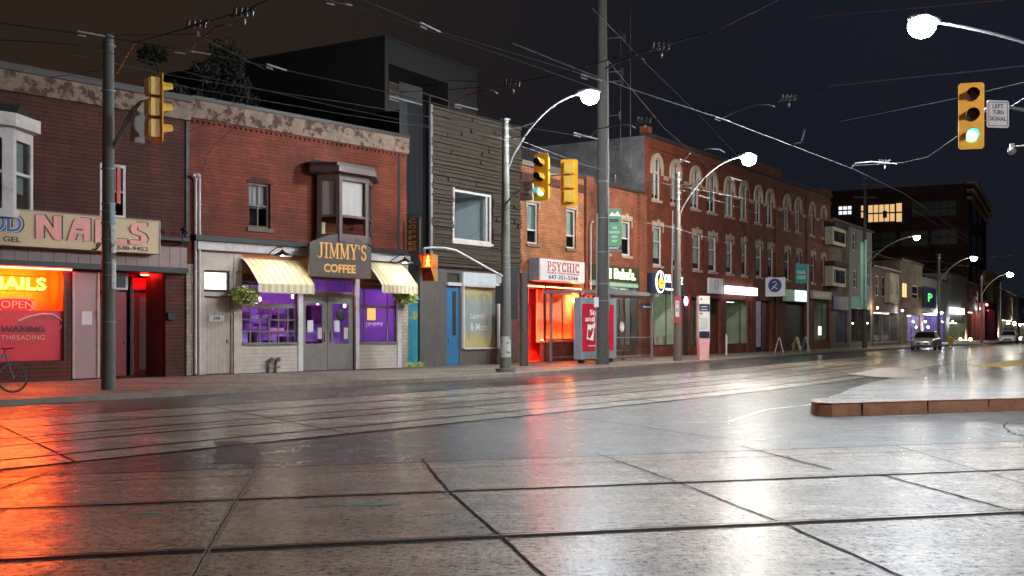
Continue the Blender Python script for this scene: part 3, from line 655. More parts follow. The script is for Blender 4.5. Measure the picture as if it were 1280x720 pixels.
# soffit band of vertical boards under the sign, lit by the tubes
M['band'] = mat('pinkish_boards', (.34, .22, .19), (.26, .17, .15), 3, .5, stripes=(.36, 0, (.05, .03, .03), .95))
bz1, bz0 = A.z(199, 318, -.1), A.z(199, 334, -.1)
bx('board_band', 'band', A.root, xl + 3, X(234, -.1), -.1, -.002, bz0, bz1 + .25); bx('band_sill', 'black_trim', A.root, xl + 3, X(236, -.3), -.3, -.102, bz0 - .16, bz0)
bx('dark_ledge', 'black_trim', A.root, sx1 + .04, X(236, -.2), -.28, -.102, A.z(234, 302, -.2), A.z(234, 298, -.2))
# lit salon window
S0, S1 = shop[0][0], shop[0][1]; sz_a, sz_b = .55, shop[0][3]
M['orange_wall'] = mat('salon_orange_wall', (.9, .32, .1), (.85, .28, .09), 1, .8); M['red_panel'] = mat('red_window_panel', (.7, .03, .05), (.55, .025, .04), 2, .4)
M['neon_y'] = glow('yellow_neon', (1.0, .12, .003), 190); M['neon_r'] = glow('red_neon', (1.0, .05, .03), 7); M['neon_rs'] = glow('red_tube', (1.0, .022, .01), 110)
room(A.root, (S0, S1, A.z(60, 421), sz_b), .18, .8, 'orange_wall')
zm = A.z(60, 388)
bx('red_window_film', 'red_panel', A.root, S0, S1, .12, .17, .56, zm)
wv = MB(); wv.tube([(A.x(p, .1), .1, A.z(p, q_, .1)) for p, q_ in ((23, 401), (35, 396), (52, 392.5), (66, 393), (74, 398), (78, 401))], .022, 5); wv.tube([(A.x(p, .1), .1, A.z(p, q_, .1)) for p, q_ in ((77, 407), (74, 412))], .02, 5); wv.build('swirl', 'sign_w', A.root)
text('WAXING', 'lettering', mat('dark_red_letter', (.12, .02, .02), None, 3, .4), A.root, A.x(1, .1), A.x(56, .1), A.z(30, 415, .1), A.z(30, 407, .1), .11, .03)
text('THREADING', 'lettering', 'pink', A.root, A.x(1, .1), A.x(56, .1), A.z(30, 425, .1), A.z(30, 419, .1), .11, .01)
sgn = MB(); sgn.box(S0, S1, .02, .1, sz_b - .05, sz_b); sgn.build('window_frame', 'black_trim', A.root); sgn = MB(); sgn.box(S1 - .07, S1, .0, .1, .55, sz_b - .052); sgn.build('window_frame', 'black_trim', A.root)
bx('pane', 'glass', A.root, S0, S1 - .07, .085, .09, zm, sz_b - .05)
nn = empty('neon_sign', (A.a.x, A.a.y, SW), A.rz, 'glowing yellow neon NAILS sign inside the salon window', 'neon sign')
text('NAILS', 'neon_letters', 'neon_y', nn, A.x(-16, .4), A.x(57, .4), A.z(30, 362, .4), A.z(30, 347, .4), .4, .012, .02)
bx('mounting_bar', 'black_metal', nn, A.x(-16, .4), A.x(57, .4), .43, .45, A.z(30, 345.5, .4), A.z(30, 344.5, .4)); bx('mounting_bar', 'black_metal', nn, A.x(-16, .4), A.x(57, .4), .43, .45, A.z(30, 364.5, .4), A.z(30, 363.5, .4))
no = empty('neon_sign', (A.a.x, A.a.y, SW), A.rz, 'red neon OPEN sign with an oval ring in the salon window', 'neon sign')
cx_, cz_ = A.x(19, .3), A.z(19, 381, .3); rx_, rz_ = A.x(44, .3) - cx_, A.z(19, 371.5, .3) - cz_
B = MB(); B.tube([(cx_ + rx_ * math.cos(t), .3, cz_ + rz_ * math.sin(t)) for t in [i * math.pi / 16 for i in range(33)]], .016, 6); B.build('oval_tube', 'neon_r', no)
text('OPEN', 'neon_letters', 'neon_r', no, A.x(1, .3), A.x(41, .3), A.z(19, 385, .3), A.z(19, 376, .3), .3, .0, .02)
bx('backing', 'red_panel', no, cx_ - rx_ * .95, cx_ + rx_ * .95, .34, .36, cz_ - rz_ * .8, cz_ + rz_ * .8)
B = MB(); B.cyl((S0, .06, sz_b + .05), (S1 + .1, .06, sz_b + .05), .03, 8); B.cyl((S1 + .06, .02, .8), (S1 + .06, .02, sz_b), .018, 8); 
B = MB(); B.cyl((S0, -.2, bz0 - .2), (S1 + .05, -.2, bz0 - .2), .022, 8); tag_o = B.build('neon_tube', 'neon_rs', A.root)
# recessed entrance: door, pale panel, air conditioner, wood panelling
E0, E1 = X(88), X(207); ez = A.z(140, 338); M['entry'] = mat('dark_red_entry', (.16, .05, .05), (.11, .035, .035), 2, .5)
room(A.root, (E0, E1, .02, ez), .18, 1.3, 'entry', name='entrance_recess')
M['pale_door'] = mat('pale_pink_door', (.42, .26, .26), (.36, .22, .22), 2, .45)
pd = MB(); px0, px1 = X(90, .1), X(124, .1); pd.box(px0, px1, .1, .16, .03, ez - .06); pdo = pd.build('pale_door', 'pale_door', A.root)
for a0 in (px0, px1 - .07): bx('door_frame', 'cream_paint', pdo, a0, a0 + .07, .06, .099, .03, ez - .06)
bx('notice', 'sign_w', pdo, A.x(102, .09), A.x(115, .09), .085, .098, A.z(108, 406, .09), A.z(108, 389, .09)); bx('door_handle', 'galv', pdo, A.x(121, .05), A.x(122.4, .05), .05, .098, A.z(121, 396, .09), A.z(121, 388, .09))
M['red_door'] = mat('red_door', (.36, .055, .06), (.3, .045, .05), 2, .4)
yd = 1.15; rd = MB(); r0, r1 = A.x(165, yd), A.x(194, yd); dzt = A.z(180, 366, yd); rd.box(r0, r1, yd, yd + .06, .03, dzt); rdo = rd.build('door', 'red_door', A.root)
bx('door_panel', 'pale_door', rdo, A.x(174, yd), A.x(192, yd), yd - .02, yd - .002, .2, dzt - .12); bx('door_handle', 'galv', rdo, A.x(167.5, yd), A.x(169, yd), yd - .07, yd - .003, 1.0, 1.1)
bx('door_frame', 'black_trim', rdo, A.x(162, yd), r0, yd - .04, yd + .05, .03, ez - .1); bx('door_frame', 'black_trim', rdo, r1, A.x(196, yd), yd - .04, yd + .05, .03, ez - .1)
bx('transom', 'red_panel', rdo, r0, r1, yd, yd + .04, dzt + .08, ez - .15)
bx('red_entry_fill', 'neon_rs', A.root, A.x(176, .9), A.x(186, .9), .88, .92, ez - .06, ez - .03); bx('exit_light', glow('small_warm_lamp', (1, .12, .06), 260), rdo, A.x(185.5, yd), A.x(190, yd), yd - .06, yd - .005, dzt + .01, dzt + .06)  # red ceiling strip added to redden the recess
sd = MB(); sd.box(A.x(144, yd), A.x(158, yd), yd, yd + .05, .03, dzt); sdo = sd.build('side_door', 'red_door', A.root); bx('door_handle', 'galv', sdo, A.x(155, yd), A.x(156.4, yd), yd - .06, yd - .003, 1.0, 1.1)
M['panel_wood'] = mat('brown_panelling', (.16, .085, .06), (.11, .06, .045), 3, .5, stripes=(.2, 0, (.05, .03, .02), .93))
bx('wood_panelling', 'panel_wood', A.root, A.x(196, .9), E1, .85, .95, .03, ez - .02)
bx('letter_box', 'black_metal', A.root, A.x(210, -.08), A.x(219, -.08), -.1, -.004, A.z(214, 400), A.z(214, 391))
ac_ = empty('air_conditioner', (A.a.x, A.a.y, SW), A.rz, 'white window air conditioner jutting out above the salon entrance', 'air conditioner')
bx('casing', 'white_paint', ac_, A.x(143, .3), A.x(160, .3), .3, 1.1, A.z(150, 362, .3), A.z(150, 341, .3)); bx('grille', 'black_metal', ac_, A.x(145, .29), A.x(157, .29), .285, .299, A.z(150, 359.5, .3), A.z(150, 345, .3))
# pier of pale bricks beside the down pipes
bx('brick_pier', 'brick_cream', A.root, X(232), A.L + .18, -.06, -.003, .02, A.z(234, 330)); 
bx('party_strip', 'black_trim', A.root, X(231.5), X(235.5), -.05, -.003, A.z(234, 298), zt_ - .64)
# conduits with weatherheads
cd = empty('service_conduits', (A.a.x, A.a.y, SW), A.rz, 'pair of white service conduits running down the wall between the two shops', 'conduit')
for i, p in enumerate((244.5, 249.3)):
    x = A.x(p, -.12); zt2 = A.z(p, 224, -.12); B = MB(); B.cyl((x, -.12, .05), (x, -.12, zt2), .045, 8); B.tube([(x, -.12, zt2), (x - .03, -.16, zt2 + .1), (x - .1, -.2, zt2 + .12), (x - .16, -.24, zt2 + .05)], .06, 8); B.build('pipe', 'white_paint', cd)
    for zz in (1.2, 3.2, zt2 - .8): MB().box(x - .07, x + .07, -.14, -.02, zz, zz + .05).build('clip', 'galv', cd)
# floodlights over the sign end
for p in (202, 231):
    x = A.x(p, -.5); z = A.z(p, 291, -.5); fl = empty('floodlight', tuple(A.world(x, -.5, z)), A.rz, 'small black floodlight bracket at the %s end of the ledge beside the fascia sign' % ('left' if p < 210 else 'right'), 'lamp', 'floodlights on the ledge')
    B = MB(); B.cyl((0, .48, -.35), (0, .1, -.3), .02, 6); B.cyl((0, .1, -.3), (0, .1, .12), .025, 6); B.build('bracket', 'black_metal', fl); MB().cyl((0, .12, .12), (0, -.08, .0), .07, 10).build('lamp_can', 'black_metal', fl)

# ================================================================ JIMMY'S COFFEE
J = FA(236, 33.42, 508, 40.35, 'brick_building', 'red brick coffee shop building with a bay window and striped awnings', 'building'); Xj = lambda p, d=0.0: J.x(p, d)
zj = J.z(236, 122) ; w1 = J.R(311, 338, 227, 284); DR = J.R(255, 291, 371, 466)
zw = J.z(371, 356); zb_ = .0
gl = [(Xj(302), Xj(371), J.z(302, 431), zw), (Xj(377), Xj(443), .02, zw + .25), (Xj(447), Xj(496), J.z(447, 430), zw)]
tr = J.R(254, 286, 338, 364)
building(J, zj - .62, [w1, tr, (DR[0], DR[1], .02, DR[3])] + gl, 'brick_j', 12, .18, side='brick_j')
MB().box(0, J.L + .02, -.14, .3, zj - .62, zj - .06).build('stone_band', 'stone_worn', J.root); MB().box(0, J.L + .04, -.2, .35, zj - .06, zj + .06).build('cornice_cap', 'flash', J.root)
B = MB()
for i in range(46): x = .1 + i * (J.L - .3) / 45; B.box(x, x + .1, -.06, -.003, zj - .74, zj - .66)
B.box(0, J.L, -.04, -.002, zj - .66, zj - .622); B.build('dentil_course', 'brick_j', J.root)
bx('corner_strip', 'black_trim', J.root, Xj(497), Xj(500), -.02, -.003, 3.6, zj - .76)
window(J.root, w1, 'brown_paint', .08, .1, 1, 1, 'stone_dk', None, 'curtain', .55)
B = MB(); aa = arc((w1[0] + w1[1]) / 2, w1[3] - .05, (w1[1] - w1[0]) / 2 + .1, .24, 175, 5, 8); ab = arc((w1[0] + w1[1]) / 2, w1[3] - .05, (w1[1] - w1[0]) / 2 + .02, .08, 175, 5, 8); B.ring(aa, ab, -.03, .02); B.build('brick_arch', 'brick_l', J.root)
# bay window
bw = empty('bay_window'); bw.parent = J.root; k0 = -.75
P3 = [(Xj(391), -.02), (Xj(396.5, k0), k0), (Xj(423, k0), k0)]
P3 = [(Xj(391), -.02), (Xj(396, k0), k0)]
f0 = Xj(394, k0); f1 = Xj(453, k0)
pts = [(Xj(389), -.01), (Xj(392.5, k0) , k0 * .98), (Xj(424, -1.05), -1.05), (Xj(452, k0 * .6), k0 * .6), (Xj(466), -.01)]
pts = [(Xj(388), -.01), (Xj(393, -.8), -.8), (Xj(426, -1.0), -1.0)]
# plan: short left cheek, broad left face, narrow right face
pts = [(Xj(395), -.01), (Xj(395, -.25), -.3), (Xj(424.5, -1.0), -1.0), (Xj(459, -.85), -.9), (Xj(466), -.01)]
zb0, zb1 = J.z(424, 297, -1), J.z(424, 216, -1)
for i in range(4):
    P, Q = Vector(pts[i]), Vector(pts[i + 1]); d = (Q - P).normalized(); Lw = (Q - P).length; n = Vector((d.y, -d.x))
    def fb2(a, c, za, zb, t0, t1, B): B.prism([tuple(P + d * a + n * t0), tuple(P + d * c + n * t0), tuple(P + d * c + n * t1), tuple(P + d * a + n * t1)], za, zb, 'z')
    B = MB(); m0 = .13 if i else .1
    if Lw < .5: fb2(0, Lw, zb0, zb1, -.08, 0, B); B.build('bay_frame', 'brown_paint', bw); continue
    fb2(0, m0, zb0, zb1, -.1, 0, B); fb2(Lw - m0, Lw, zb0, zb1, -.1, 0, B); fb2(m0, Lw - m0, zb0, zb0 + .14, -.1, 0, B); fb2(m0, Lw - m0, zb1 - .22, zb1, -.1, 0, B); fb2(m0, Lw - m0, zb0 + .72, zb0 + .8, -.09, -.01, B)
    B.build('bay_frame', 'brown_paint', bw); B = MB(); fb2(m0, Lw - m0, zb0 + .14, zb1 - .22, -.07, -.06, B); B.build('pane', 'glass', bw)
    B = MB(); fb2(m0, Lw - m0, zb0 + .8, zb1 - .22, -.16, -.15, B); B.build('curtain', 'curtain', bw)
MB().prism(pts, zb0 - .12, zb0, 'z').build('bay_floor', 'brown_paint', bw)
co_ = [(Xj(384), -.0), (Xj(384, -.3), -.45), (Xj(424, -1.35), -1.35), (Xj(470, -1.2), -1.2), (Xj(474), -.0)]
MB().prism(co_, zb1, zb1 + .2, 'z').build('bay_cornice', 'brown_paint', bw)
co2 = [(x, y * .93) for x, y in co_]; B = MB(); B.prism(co2, zb1 + .2, zb1 + .32, 'z'); B.build('bay_cornice', 'flash', bw)
B = MB(); B.add([(x, y * .9, zb1 + .32) for x, y in co_] + [(co_[0][0] + .3, -.02, zb1 + .52), (co_[-1][0] - .3, -.02, zb1 + .52)], [(0, 1, 5), (1, 2, 6, 5), (2, 3, 6), (3, 4, 6)]); B.build('bay_roof', 'roof', bw)
B = MB(); B.box(Xj(399, -.2), Xj(403, -.2), -.35, -.25, zb0 + .15, zb0 + .55); B.build('window_ornament', 'petal', bw)
# ledge band
lz1, lz0 = J.z(257, 301, -.2), J.z(257, 312, -.2)
bx('ledge', 'white_paint', J.root, 0.2, Xj(386, -.2), -.2, -.002, lz0, lz1); bx('ledge', 'white_paint', J.root, Xj(463, -.2), J.L + .02, -.2, -.002, lz0, lz1)
bx('ledge_cap', 'black_trim', J.root, 0.05, J.L + .05, -.32, -.003, lz1 + .002, lz1 + .17)
# shopfront surrounds: light boards
B = MB(); zf = J.z(302, 318)
B.box(.28, Xj(254), -.05, -.002, .02, zf); B.box(Xj(254), Xj(291), -.05, -.002, tr[3] + .02, zf); B.box(Xj(291), Xj(301), -.07, -.002, .02, zf); B.box(Xj(286) + .0, Xj(291), -.05, -.002, tr[2], tr[3] + .02)
B.box(Xj(254), Xj(286), -.052, -.002, DR[3] + .03, tr[2] - .02)
B.build('front_boards', 'cream_paint', J.root)
for p0, p1 in ((371, 377), (443, 447.5), (495, 500)): bx('pilaster', 'white_paint', J.root, Xj(p0), Xj(p1), -.09, -.002, .02, zw + .28)
bx('stall_riser', 'beige_lap', J.root, Xj(301), Xj(371), -.05, -.002, .02, J.z(302, 431)); bx('stall_riser', 'beige_lap', J.root, Xj(447.5), Xj(495), -.05, -.002, .02, J.z(447, 430))
bx('window_sill', 'frame_grey', J.root, Xj(301), Xj(371), -.12, -.003, J.z(302, 431), J.z(302, 431) + .07); bx('window_sill', 'frame_grey', J.root, Xj(447.5), Xj(495), -.12, -.003, J.z(447, 430), J.z(447, 430) + .07)
M['brick_or'] = mat('orange_board', (.5, .17, .07), (.4, .14, .06), 2, .6)
bx('header_board', 'brick_or', J.root, .3, Xj(300), -.03, -.0025, zf + .01, lz0); bx('header_board', 'brick_or', J.root, Xj(300), J.L - .3, -.03, -.0025, zw + .3, lz0)
bx('end_pier', 'brick_cream', J.root, Xj(500), J.L + .01, -.08, -.003, .02, lz0)
# left door
dm = MB(); dm.box(DR[0] + .05, DR[1] - .05, .06, .11, .04, DR[3] - .03); dd = dm.build('door', 'beige_board', J.root)
bx('number_plate', 'sign_w', dd, Xj(262, 0), Xj(281, 0), .03, .058, J.z(270, 402), J.z(270, 394)); text('278', 'lettering', 'ink', dd, Xj(267.5, 0), Xj(275.5, 0), J.z(270, 399.5), J.z(270, 396), .028, .02, .005); bx('door_handle', 'galv', dd, DR[1] - .2, DR[1] - .15, .0, .058, 1.0, 1.12)
bx('door_frame', 'cream_paint', dd, DR[0], DR[0] + .05, .0, .12, .03, DR[3]); bx('door_frame', 'cream_paint', dd, DR[1] - .05, DR[1], .0, .12, .03, DR[3])
M['lit_white'] = glow('lit_window_white', (1.0, .97, .92), 2.5)
t2 = empty('transom_window'); t2.parent = J.root; MB().quad((tr[0], .14, tr[2]), (tr[1], .14, tr[2]), (tr[1], .14, tr[3]), (tr[0], .14, tr[3])).build('lit_blind', 'lit_white', t2)
B = MB(); a, c, d, e = tr; B.box(a, c, .0, .06, d, d + .07).box(a, c, 0, .06, e - .05, e).box(a, a + .05, 0, .06, d + .07, e - .05).box(c - .06, c, 0, .06, d + .07, e - .05); B.build('window_frame', 'black_trim', t2); B = MB(); B.box(a, c, .1, .12, d + .27, d + .285).box(a, c, .1, .12, d + .33, d + .345); B.build('slat', 'sign_w', t2)
# purple shop
M['purple_wall'] = mat('cafe_purple_wall', (.42, .36, .60), (.32, .28, .5), 1.5, .8); M['purple_tube'] = glow('purple_tube', (.66, .16, 1.0), 110); M['cafe_dark'] = mat('cafe_dark_wood', (.07, .04, .06), None, 3, .6)
rm = (Xj(302), Xj(496) + .3, .3, zw + .6); room(J.root, rm, .2, 3.4, 'purple_wall')
B = MB()
for xx in (1.0, 3.0, 4.8): B.box(rm[0] + xx, rm[0] + xx + 1.2, .4, .48, rm[3] - .12, rm[3] - .08)
B.build('ceiling_tube', 'purple_tube', J.root)
B = MB(); random.seed(3)
for i in range(9):
    x = rm[0] + .2 + i * .62; B.box(x, x + random.uniform(.1, .4), 2.2, 2.6, .3, random.uniform(.9, 1.5))
for i in range(7):
    x = rm[0] + .4 + i * .8; B.box(x, x + .5, 3.0, 3.3, 1.5 + random.uniform(0, .2), 1.6 + random.uniform(0, .8))
B.build('cafe_furniture', 'cafe_dark', J.root)
M['pend'] = glow('cafe_pendant_light', (1.0, .55, .75), 14); M['cafe_pic'] = mat('cafe_pictures', (.75, .35, .6), (.15, .1, .5), 2.5, .6, dirt=(.7, .5, .2), dscale=3)
for i, (xx, yy, zz) in enumerate(((.9, 1.2, 2.45), (1.7, 1.6, 2.3), (2.3, 2.2, 2.5), (3.1, 1.4, 2.6), (4.3, 1.5, 2.4), (5.3, 1.2, 2.3))):
    B = MB(); B.cyl((rm[0] + xx, yy, zz + .05), (rm[0] + xx, yy, rm[3] - .02), .008, 4); c_ = B.build('pendant_lamp', 'cafe_dark', J.root); MB().ball((rm[0] + xx, yy, zz), .05, .05, .07, 8, 6).build('bulb', 'pend', c_)
for xx, w_, zz, h_ in ((.3, .5, 1.7, .6), (1.1, .8, 1.9, .5), (2.3, .4, 1.6, .8), (3.3, .7, 1.9, .6), (4.5, .5, 1.6, .5), (5.3, .6, 1.9, .5)):
    bx('picture', 'cafe_pic', J.root, rm[0] + xx, rm[0] + xx + w_, 3.5, 3.58, zz, zz + h_)
for xx in (.6, 1.6, 4.6, 5.5):
    B = MB(); B.cyl((rm[0] + xx, 1.0, .72), (rm[0] + xx, 1.0, .76), .34, 14); B.cyl((rm[0] + xx, 1.0, .3), (rm[0] + xx, 1.0, .72), .03, 6); B.build('cafe_table', 'cafe_dark', J.root)
    for s_ in (-.5, .5): B = MB(); B.box(rm[0] + xx + s_ - .18, rm[0] + xx + s_ + .18, .85, 1.2, .42, .47); B.box(rm[0] + xx + s_ * 1.3 - .02, rm[0] + xx + s_ * 1.3 + .02, .85, 1.2, .47, .95); B.build('cafe_chair', 'cafe_dark', J.root)
bx('bottle_shelf', 'cafe_dark', J.root, rm[0] + 1.2, rm[0] + 2.2, .7, .9, 1.95, 1.98)
B = MB(); random.seed(5)
for i in range(9): x = rm[0] + 1.25 + i * .1; B.cyl((x, .8, 1.981), (x, .8, 2.1 + random.uniform(0, .12)), .028, 6)
B.build('bottles', 'cafe_pic', J.root)
def shopwin(rt, rect, y, verts, horiz, m, fw=.05, nm='window', glass='glass', parts=None):
    a, c, d, e = rect; f = MB(); f.box(a, a + fw, y, y + .05, d, e).box(c - fw, c, y, y + .05, d, e).box(a + fw, c - fw, y, y + .05, d, d + fw).box(a + fw, c - fw, y, y + .05, e - fw, e)
    for v in verts: f.box(v - fw * .4, v + fw * .4, y + .004, y + .046, d + fw, e - fw)
    for h, w_ in horiz: f.box(a + fw, c - fw, y + .002, y + .048, h - w_, h + w_)
    o = f.build(nm, m, rt); MB().quad((a, y + .02, d), (c, y + .02, d), (c, y + .02, e), (a, y + .02, e)).build('pane', glass, o); return o
g = gl[0]; tb = J.z(302, 381.5); wL = shopwin(J.root, g, .06, [], [(tb, .07)], 'frame_grey')
B = MB(); zr0, zr1 = g[2] + .05, tb - .07
for fx in (.17, .34, .51, .68, .85): x = g[0] + (g[1] - g[0]) * fx; B.box(x - .022, x + .022, .055, .085, zr0, zr1)
for fz in (.33, .66): z = zr0 + (zr1 - zr0) * fz; B.box(g[0] + .05, g[1] - .05, .058, .082, z - .022, z + .022)
B.build('glazing_bars', 'frame_grey', wL)
bx('window_note', mat('pink_note', (.8, .2, .55), None, 3, .5), wL, Xj(340), Xj(357), .1, .12, J.z(340, 415), J.z(340, 410))
g = gl[2]; wR = shopwin(J.root, g, .06, [Xj(457), Xj(486)], [(J.z(447, 383), .05)], 'frame_grey')
B = MB(); x = Xj(463); z = J.z(463, 400); B.box(x, x + .38, .15, .17, z, z + .42); B.build('lit_mug_sign', glow('mug_sign_light', (1, .35, .1), 2), wR)
text('JIMMY', 'lettering', 'sign_w', wR, Xj(458), Xj(480), J.z(463, 409), J.z(463, 403), .05, 0, .005)
g = gl[1]; zd = J.z(377, 371)
dw = MB(); dw.box(g[0], g[1], .05, .12, zd, zd + .16); dwo = dw.build('door_header', 'brown_paint', J.root)
text('OPEN', 'lettering', glow('small_red_neon', (1, .04, .06), 4), J.root, Xj(379), Xj(390), J.z(379, 362), J.z(379, 357), .25, 0, .01)
tw = shopwin(J.root, (g[0], g[1], zd + .16, g[3]), .06, [Xj(408)], [], 'frame_grey', nm='transom_window')
xm = (g[0] + g[1]) / 2
for i, (a, c) in enumerate(((g[0], xm), (xm, g[1]))):
    f = MB(); f.box(a + .01, a + .22, .06, .12, .03, zd).box(c - .22, c - .01, .06, .12, .03, zd).box(a + .22, c - .22, .06, .12, zd - .22, zd).box(a + .22, c - .22, .06, .12, .03, .95); do = f.build('door', 'frame_grey', J.root)
    MB().quad((a + .22, .09, .95), (c - .22, .09, .95), (c - .22, .09, zd - .22), (a + .22, .09, zd - .22)).build('pane', 'glass', do)
    bx('notice', 'sign_w', do, a + .3, a + .55, .07, .085, 1.35, 1.75); bx('notice', 'cream_paint', do, c - .42, c - .24, .07, .085, 1.1, 1.5)
    bx('door_handle', 'galv', do, (c - .16 if i == 0 else a + .1), (c - .12 if i == 0 else a + .14), .0, .058, 1.0, 1.35)
    if i: B = MB(); B.smooth = True; B.ball(((a + c) / 2, .05, 1.95), .2, .05, .22, 12, 8); B.build('wreath', 'leaf_dk', do)
# hanging board sign
js = empty('shop_sign', (J.a.x, J.a.y, SW), J.rz, 'brown arched sign board with gold lettering above the coffee shop door', 'sign')
ys = -.95; a, c = J.x(387, ys), J.x(464, ys); d, e = J.z(387, 345, ys), J.z(387, 303, ys); n_ = 12
M['sign_br'] = mat('sign_dark_brown', (.085, .062, .05), (.065, .048, .04), 1.5, .5); M['gold'] = mat('gold_letter', (.80, .42, .12), (.68, .34, .09), 4, .4)
pl = [(a, d), (a, e)] + [(a + (c - a) * i / n_, e + .36 * math.sin(math.pi * i / n_)) for i in range(1, n_)] + [(c, e), (c, d)]
MB().prism(pl[::-1], ys, ys + .08).build('board', 'sign_br', js)
serif("JIMMY'S", 'lettering', 'gold', js, J.x(396, ys), J.x(458, ys), d + (e - d) * .56, d + (e - d) * 1.04, ys - .002)
text('COFFEE', 'lettering', 'gold', js, J.x(404.5, ys), J.x(444.5, ys), d + (e - d) * .14, d + (e - d) * .40, ys - .002, .035, .012)
B = MB()
for x in (a + .2, c - .2): B.cyl((x, ys + .08, d + .3), (x, -.03, d + .3), .02, 6)
B.build('bracket', 'black_metal', js)
# striped awnings
def awning(p0, p1, yt, yb, lab):
    r = empty('awning', (J.a.x, J.a.y, SW), J.rz, lab, 'awning', 'striped awnings of the coffee shop'); a, c = J.x(p0, -.1), J.x(p1, -.1); z1 = J.z(p0, yt, -.1); pr = -.95
    z0 = z1 - .85; za = z0 - .28; m = MB(); L = c - a; ns = 18
    for i in range(ns):
        u0, u1 = a + L * i / ns, a + L * (i + 1) / ns; m.m = i % 2
        k = 8
        for j in range(k):
            t0, t1 = j / k, (j + 1) / k
            m.quad((u0, -.1 + pr * t1, z1 + (z0 - z1) * t1 ** 1.35), (u1, -.1 + pr * t1, z1 + (z0 - z1) * t1 ** 1.35), (u1, -.1 + pr * t0, z1 + (z0 - z1) * t0 ** 1.35), (u0, -.1 + pr * t0, z1 + (z0 - z1) * t0 ** 1.35))
        m.quad((u0, -.1 + pr, za - (.02 if i % 2 else 0)), (u1, -.1 + pr, za - (.02 if i % 2 else 0)), (u1, -.1 + pr, z0), (u0, -.1 + pr, z0))
    m.build('canopy_cloth', ['awn_w', 'awn_y'], r)
    s_ = MB()
    for x in (a, c):
        s_.add([(x, -.1, z1)] + [(x, -.1 + pr * t / 6, z1 + (z0 - z1) * (t / 6) ** 1.35) for t in range(1, 7)] + [(x, -.1 + pr, za), (x, -.1, za + .5)], [tuple(range(9))])
    f = MB(); f.cyl((a, -.1 + pr + .02, z0), (c, -.1 + pr + .02, z0), .018, 6); f.cyl((a, -.1, z0 + .1), (a, -.1 + pr, z0), .015, 6); f.cyl((c, -.1, z0 + .1), (c, -.1 + pr, z0), .015, 6); f.build('frame', 'galv', r)
M['awn_w'] = mat('awning_cream', (.78, .74, .62), (.68, .64, .54), 2, .8); M['awn_y'] = mat('awning_yellow', (.72, .56, .24), (.6, .45, .18), 2, .8)
awning(301, 371, 322, 0, 'yellow and cream striped awning over the left window of the coffee shop'); awning(455, 500, 327, 0, 'yellow and cream striped awning over the right window of the coffee shop')
# gooseneck lamps over the awnings
M['shade_lamp'] = glow('gooseneck_bulb', (1.0, .86, .62), 750)
for p, py, lab in ((353, 317, 'left'), (506, 326, 'right')):
    yy = -1.0; x = J.x(p, yy); z = J.z(p, py, yy); gn = empty('gooseneck_lamp', tuple(J.world(x, yy, z)), J.rz, 'black gooseneck lamp shining down on the %s striped awning' % lab, 'lamp', 'gooseneck lamps of the coffee shop')
    B = MB(); B.tube([(0, .8, -.02), (0, .6, .1), (0, .25, .22), (0, .02, .2), (0, 0, .1)], .018, 6); B.build('arm', 'black_metal', gn)
    B = MB(); B.smooth = True; prof = [(.04, .12), (.07, .08), (.1, .05), (.3, -.05), (.31, -.08)]; n = 16
    vs = [(r_ * math.cos(2 * math.pi * j / n), r_ * math.sin(2 * math.pi * j / n), h_) for r_, h_ in prof for j in range(n)]
    B.add(vs, [(i * n + j, i * n + (j + 1) % n, (i + 1) * n + (j + 1) % n, (i + 1) * n + j) for i in range(len(prof) - 1) for j in range(n)]); sh = B.build('lamp_shade', 'black_metal', gn)
    B = MB(); B.ball((0, 0, -.03), .075, .075, .06, 10, 6); B.build('bulb', 'shade_lamp', sh)
# hanging flower baskets
def leafball(mb, c, rx, rz, n, s, seed, flower=.25):
    rnd = random.Random(seed)
    for i in range(n):
        u, v = rnd.uniform(-1, 1), rnd.uniform(0, 2 * math.pi); q = math.sqrt(1 - u * u); k = rnd.uniform(.55, 1.08) * (1 + .12 * math.sin(3 * v + u * 4))
        p = Vector((c[0] + rx * k * q * math.cos(v), c[1] + rx * k * q * math.sin(v), c[2] + rz * k * u))
        a = Vector((rnd.gauss(0, 1), rnd.gauss(0, 1), rnd.gauss(0, 1))).normalized(); b2 = a.orthogonal().normalized(); w = s * rnd.uniform(.6, 1.3)
        mb.m = 1 if rnd.random() < flower and k > .85 else 0
        mb.add([p - a * w, p + b2 * w * .5, p + a * w, p - b2 * w * .5], [(0, 1, 2, 3)])
    mb.m = 0
for i, (p, py, lab) in enumerate(((307.5, 369, 'beside the left door of the coffee shop'), (507, 371, 'on the right end pier of the coffee shop'))):
    yy = -.6; x = J.x(p, yy); z = J.z(p, py, yy); hb = empty('hanging_basket', tuple(J.world(x, yy, z)), J.rz, 'round hanging flower basket ' + lab, 'flower basket', 'hanging baskets of the coffee shop')
    B = MB(); leafball(B, (0, 0, 0), .44, .30, 1500, .055, i + 5); B.build('flowers', ['leaf', 'petal'], hb)
    B = MB(); B.ball((0, 0, -.06), .26, .26, .22, 12, 8); B.build('basket', 'bark', hb)
    B = MB(); B.cyl((0, .55, .75), (0, .0, .75), .015, 6); B.cyl((0, 0, .75), (.1, 0, .1), .006, 4); B.cyl((0, 0, .75), (-.1, 0, .1), .006, 4); B.build('hanger', 'black_metal', hb)
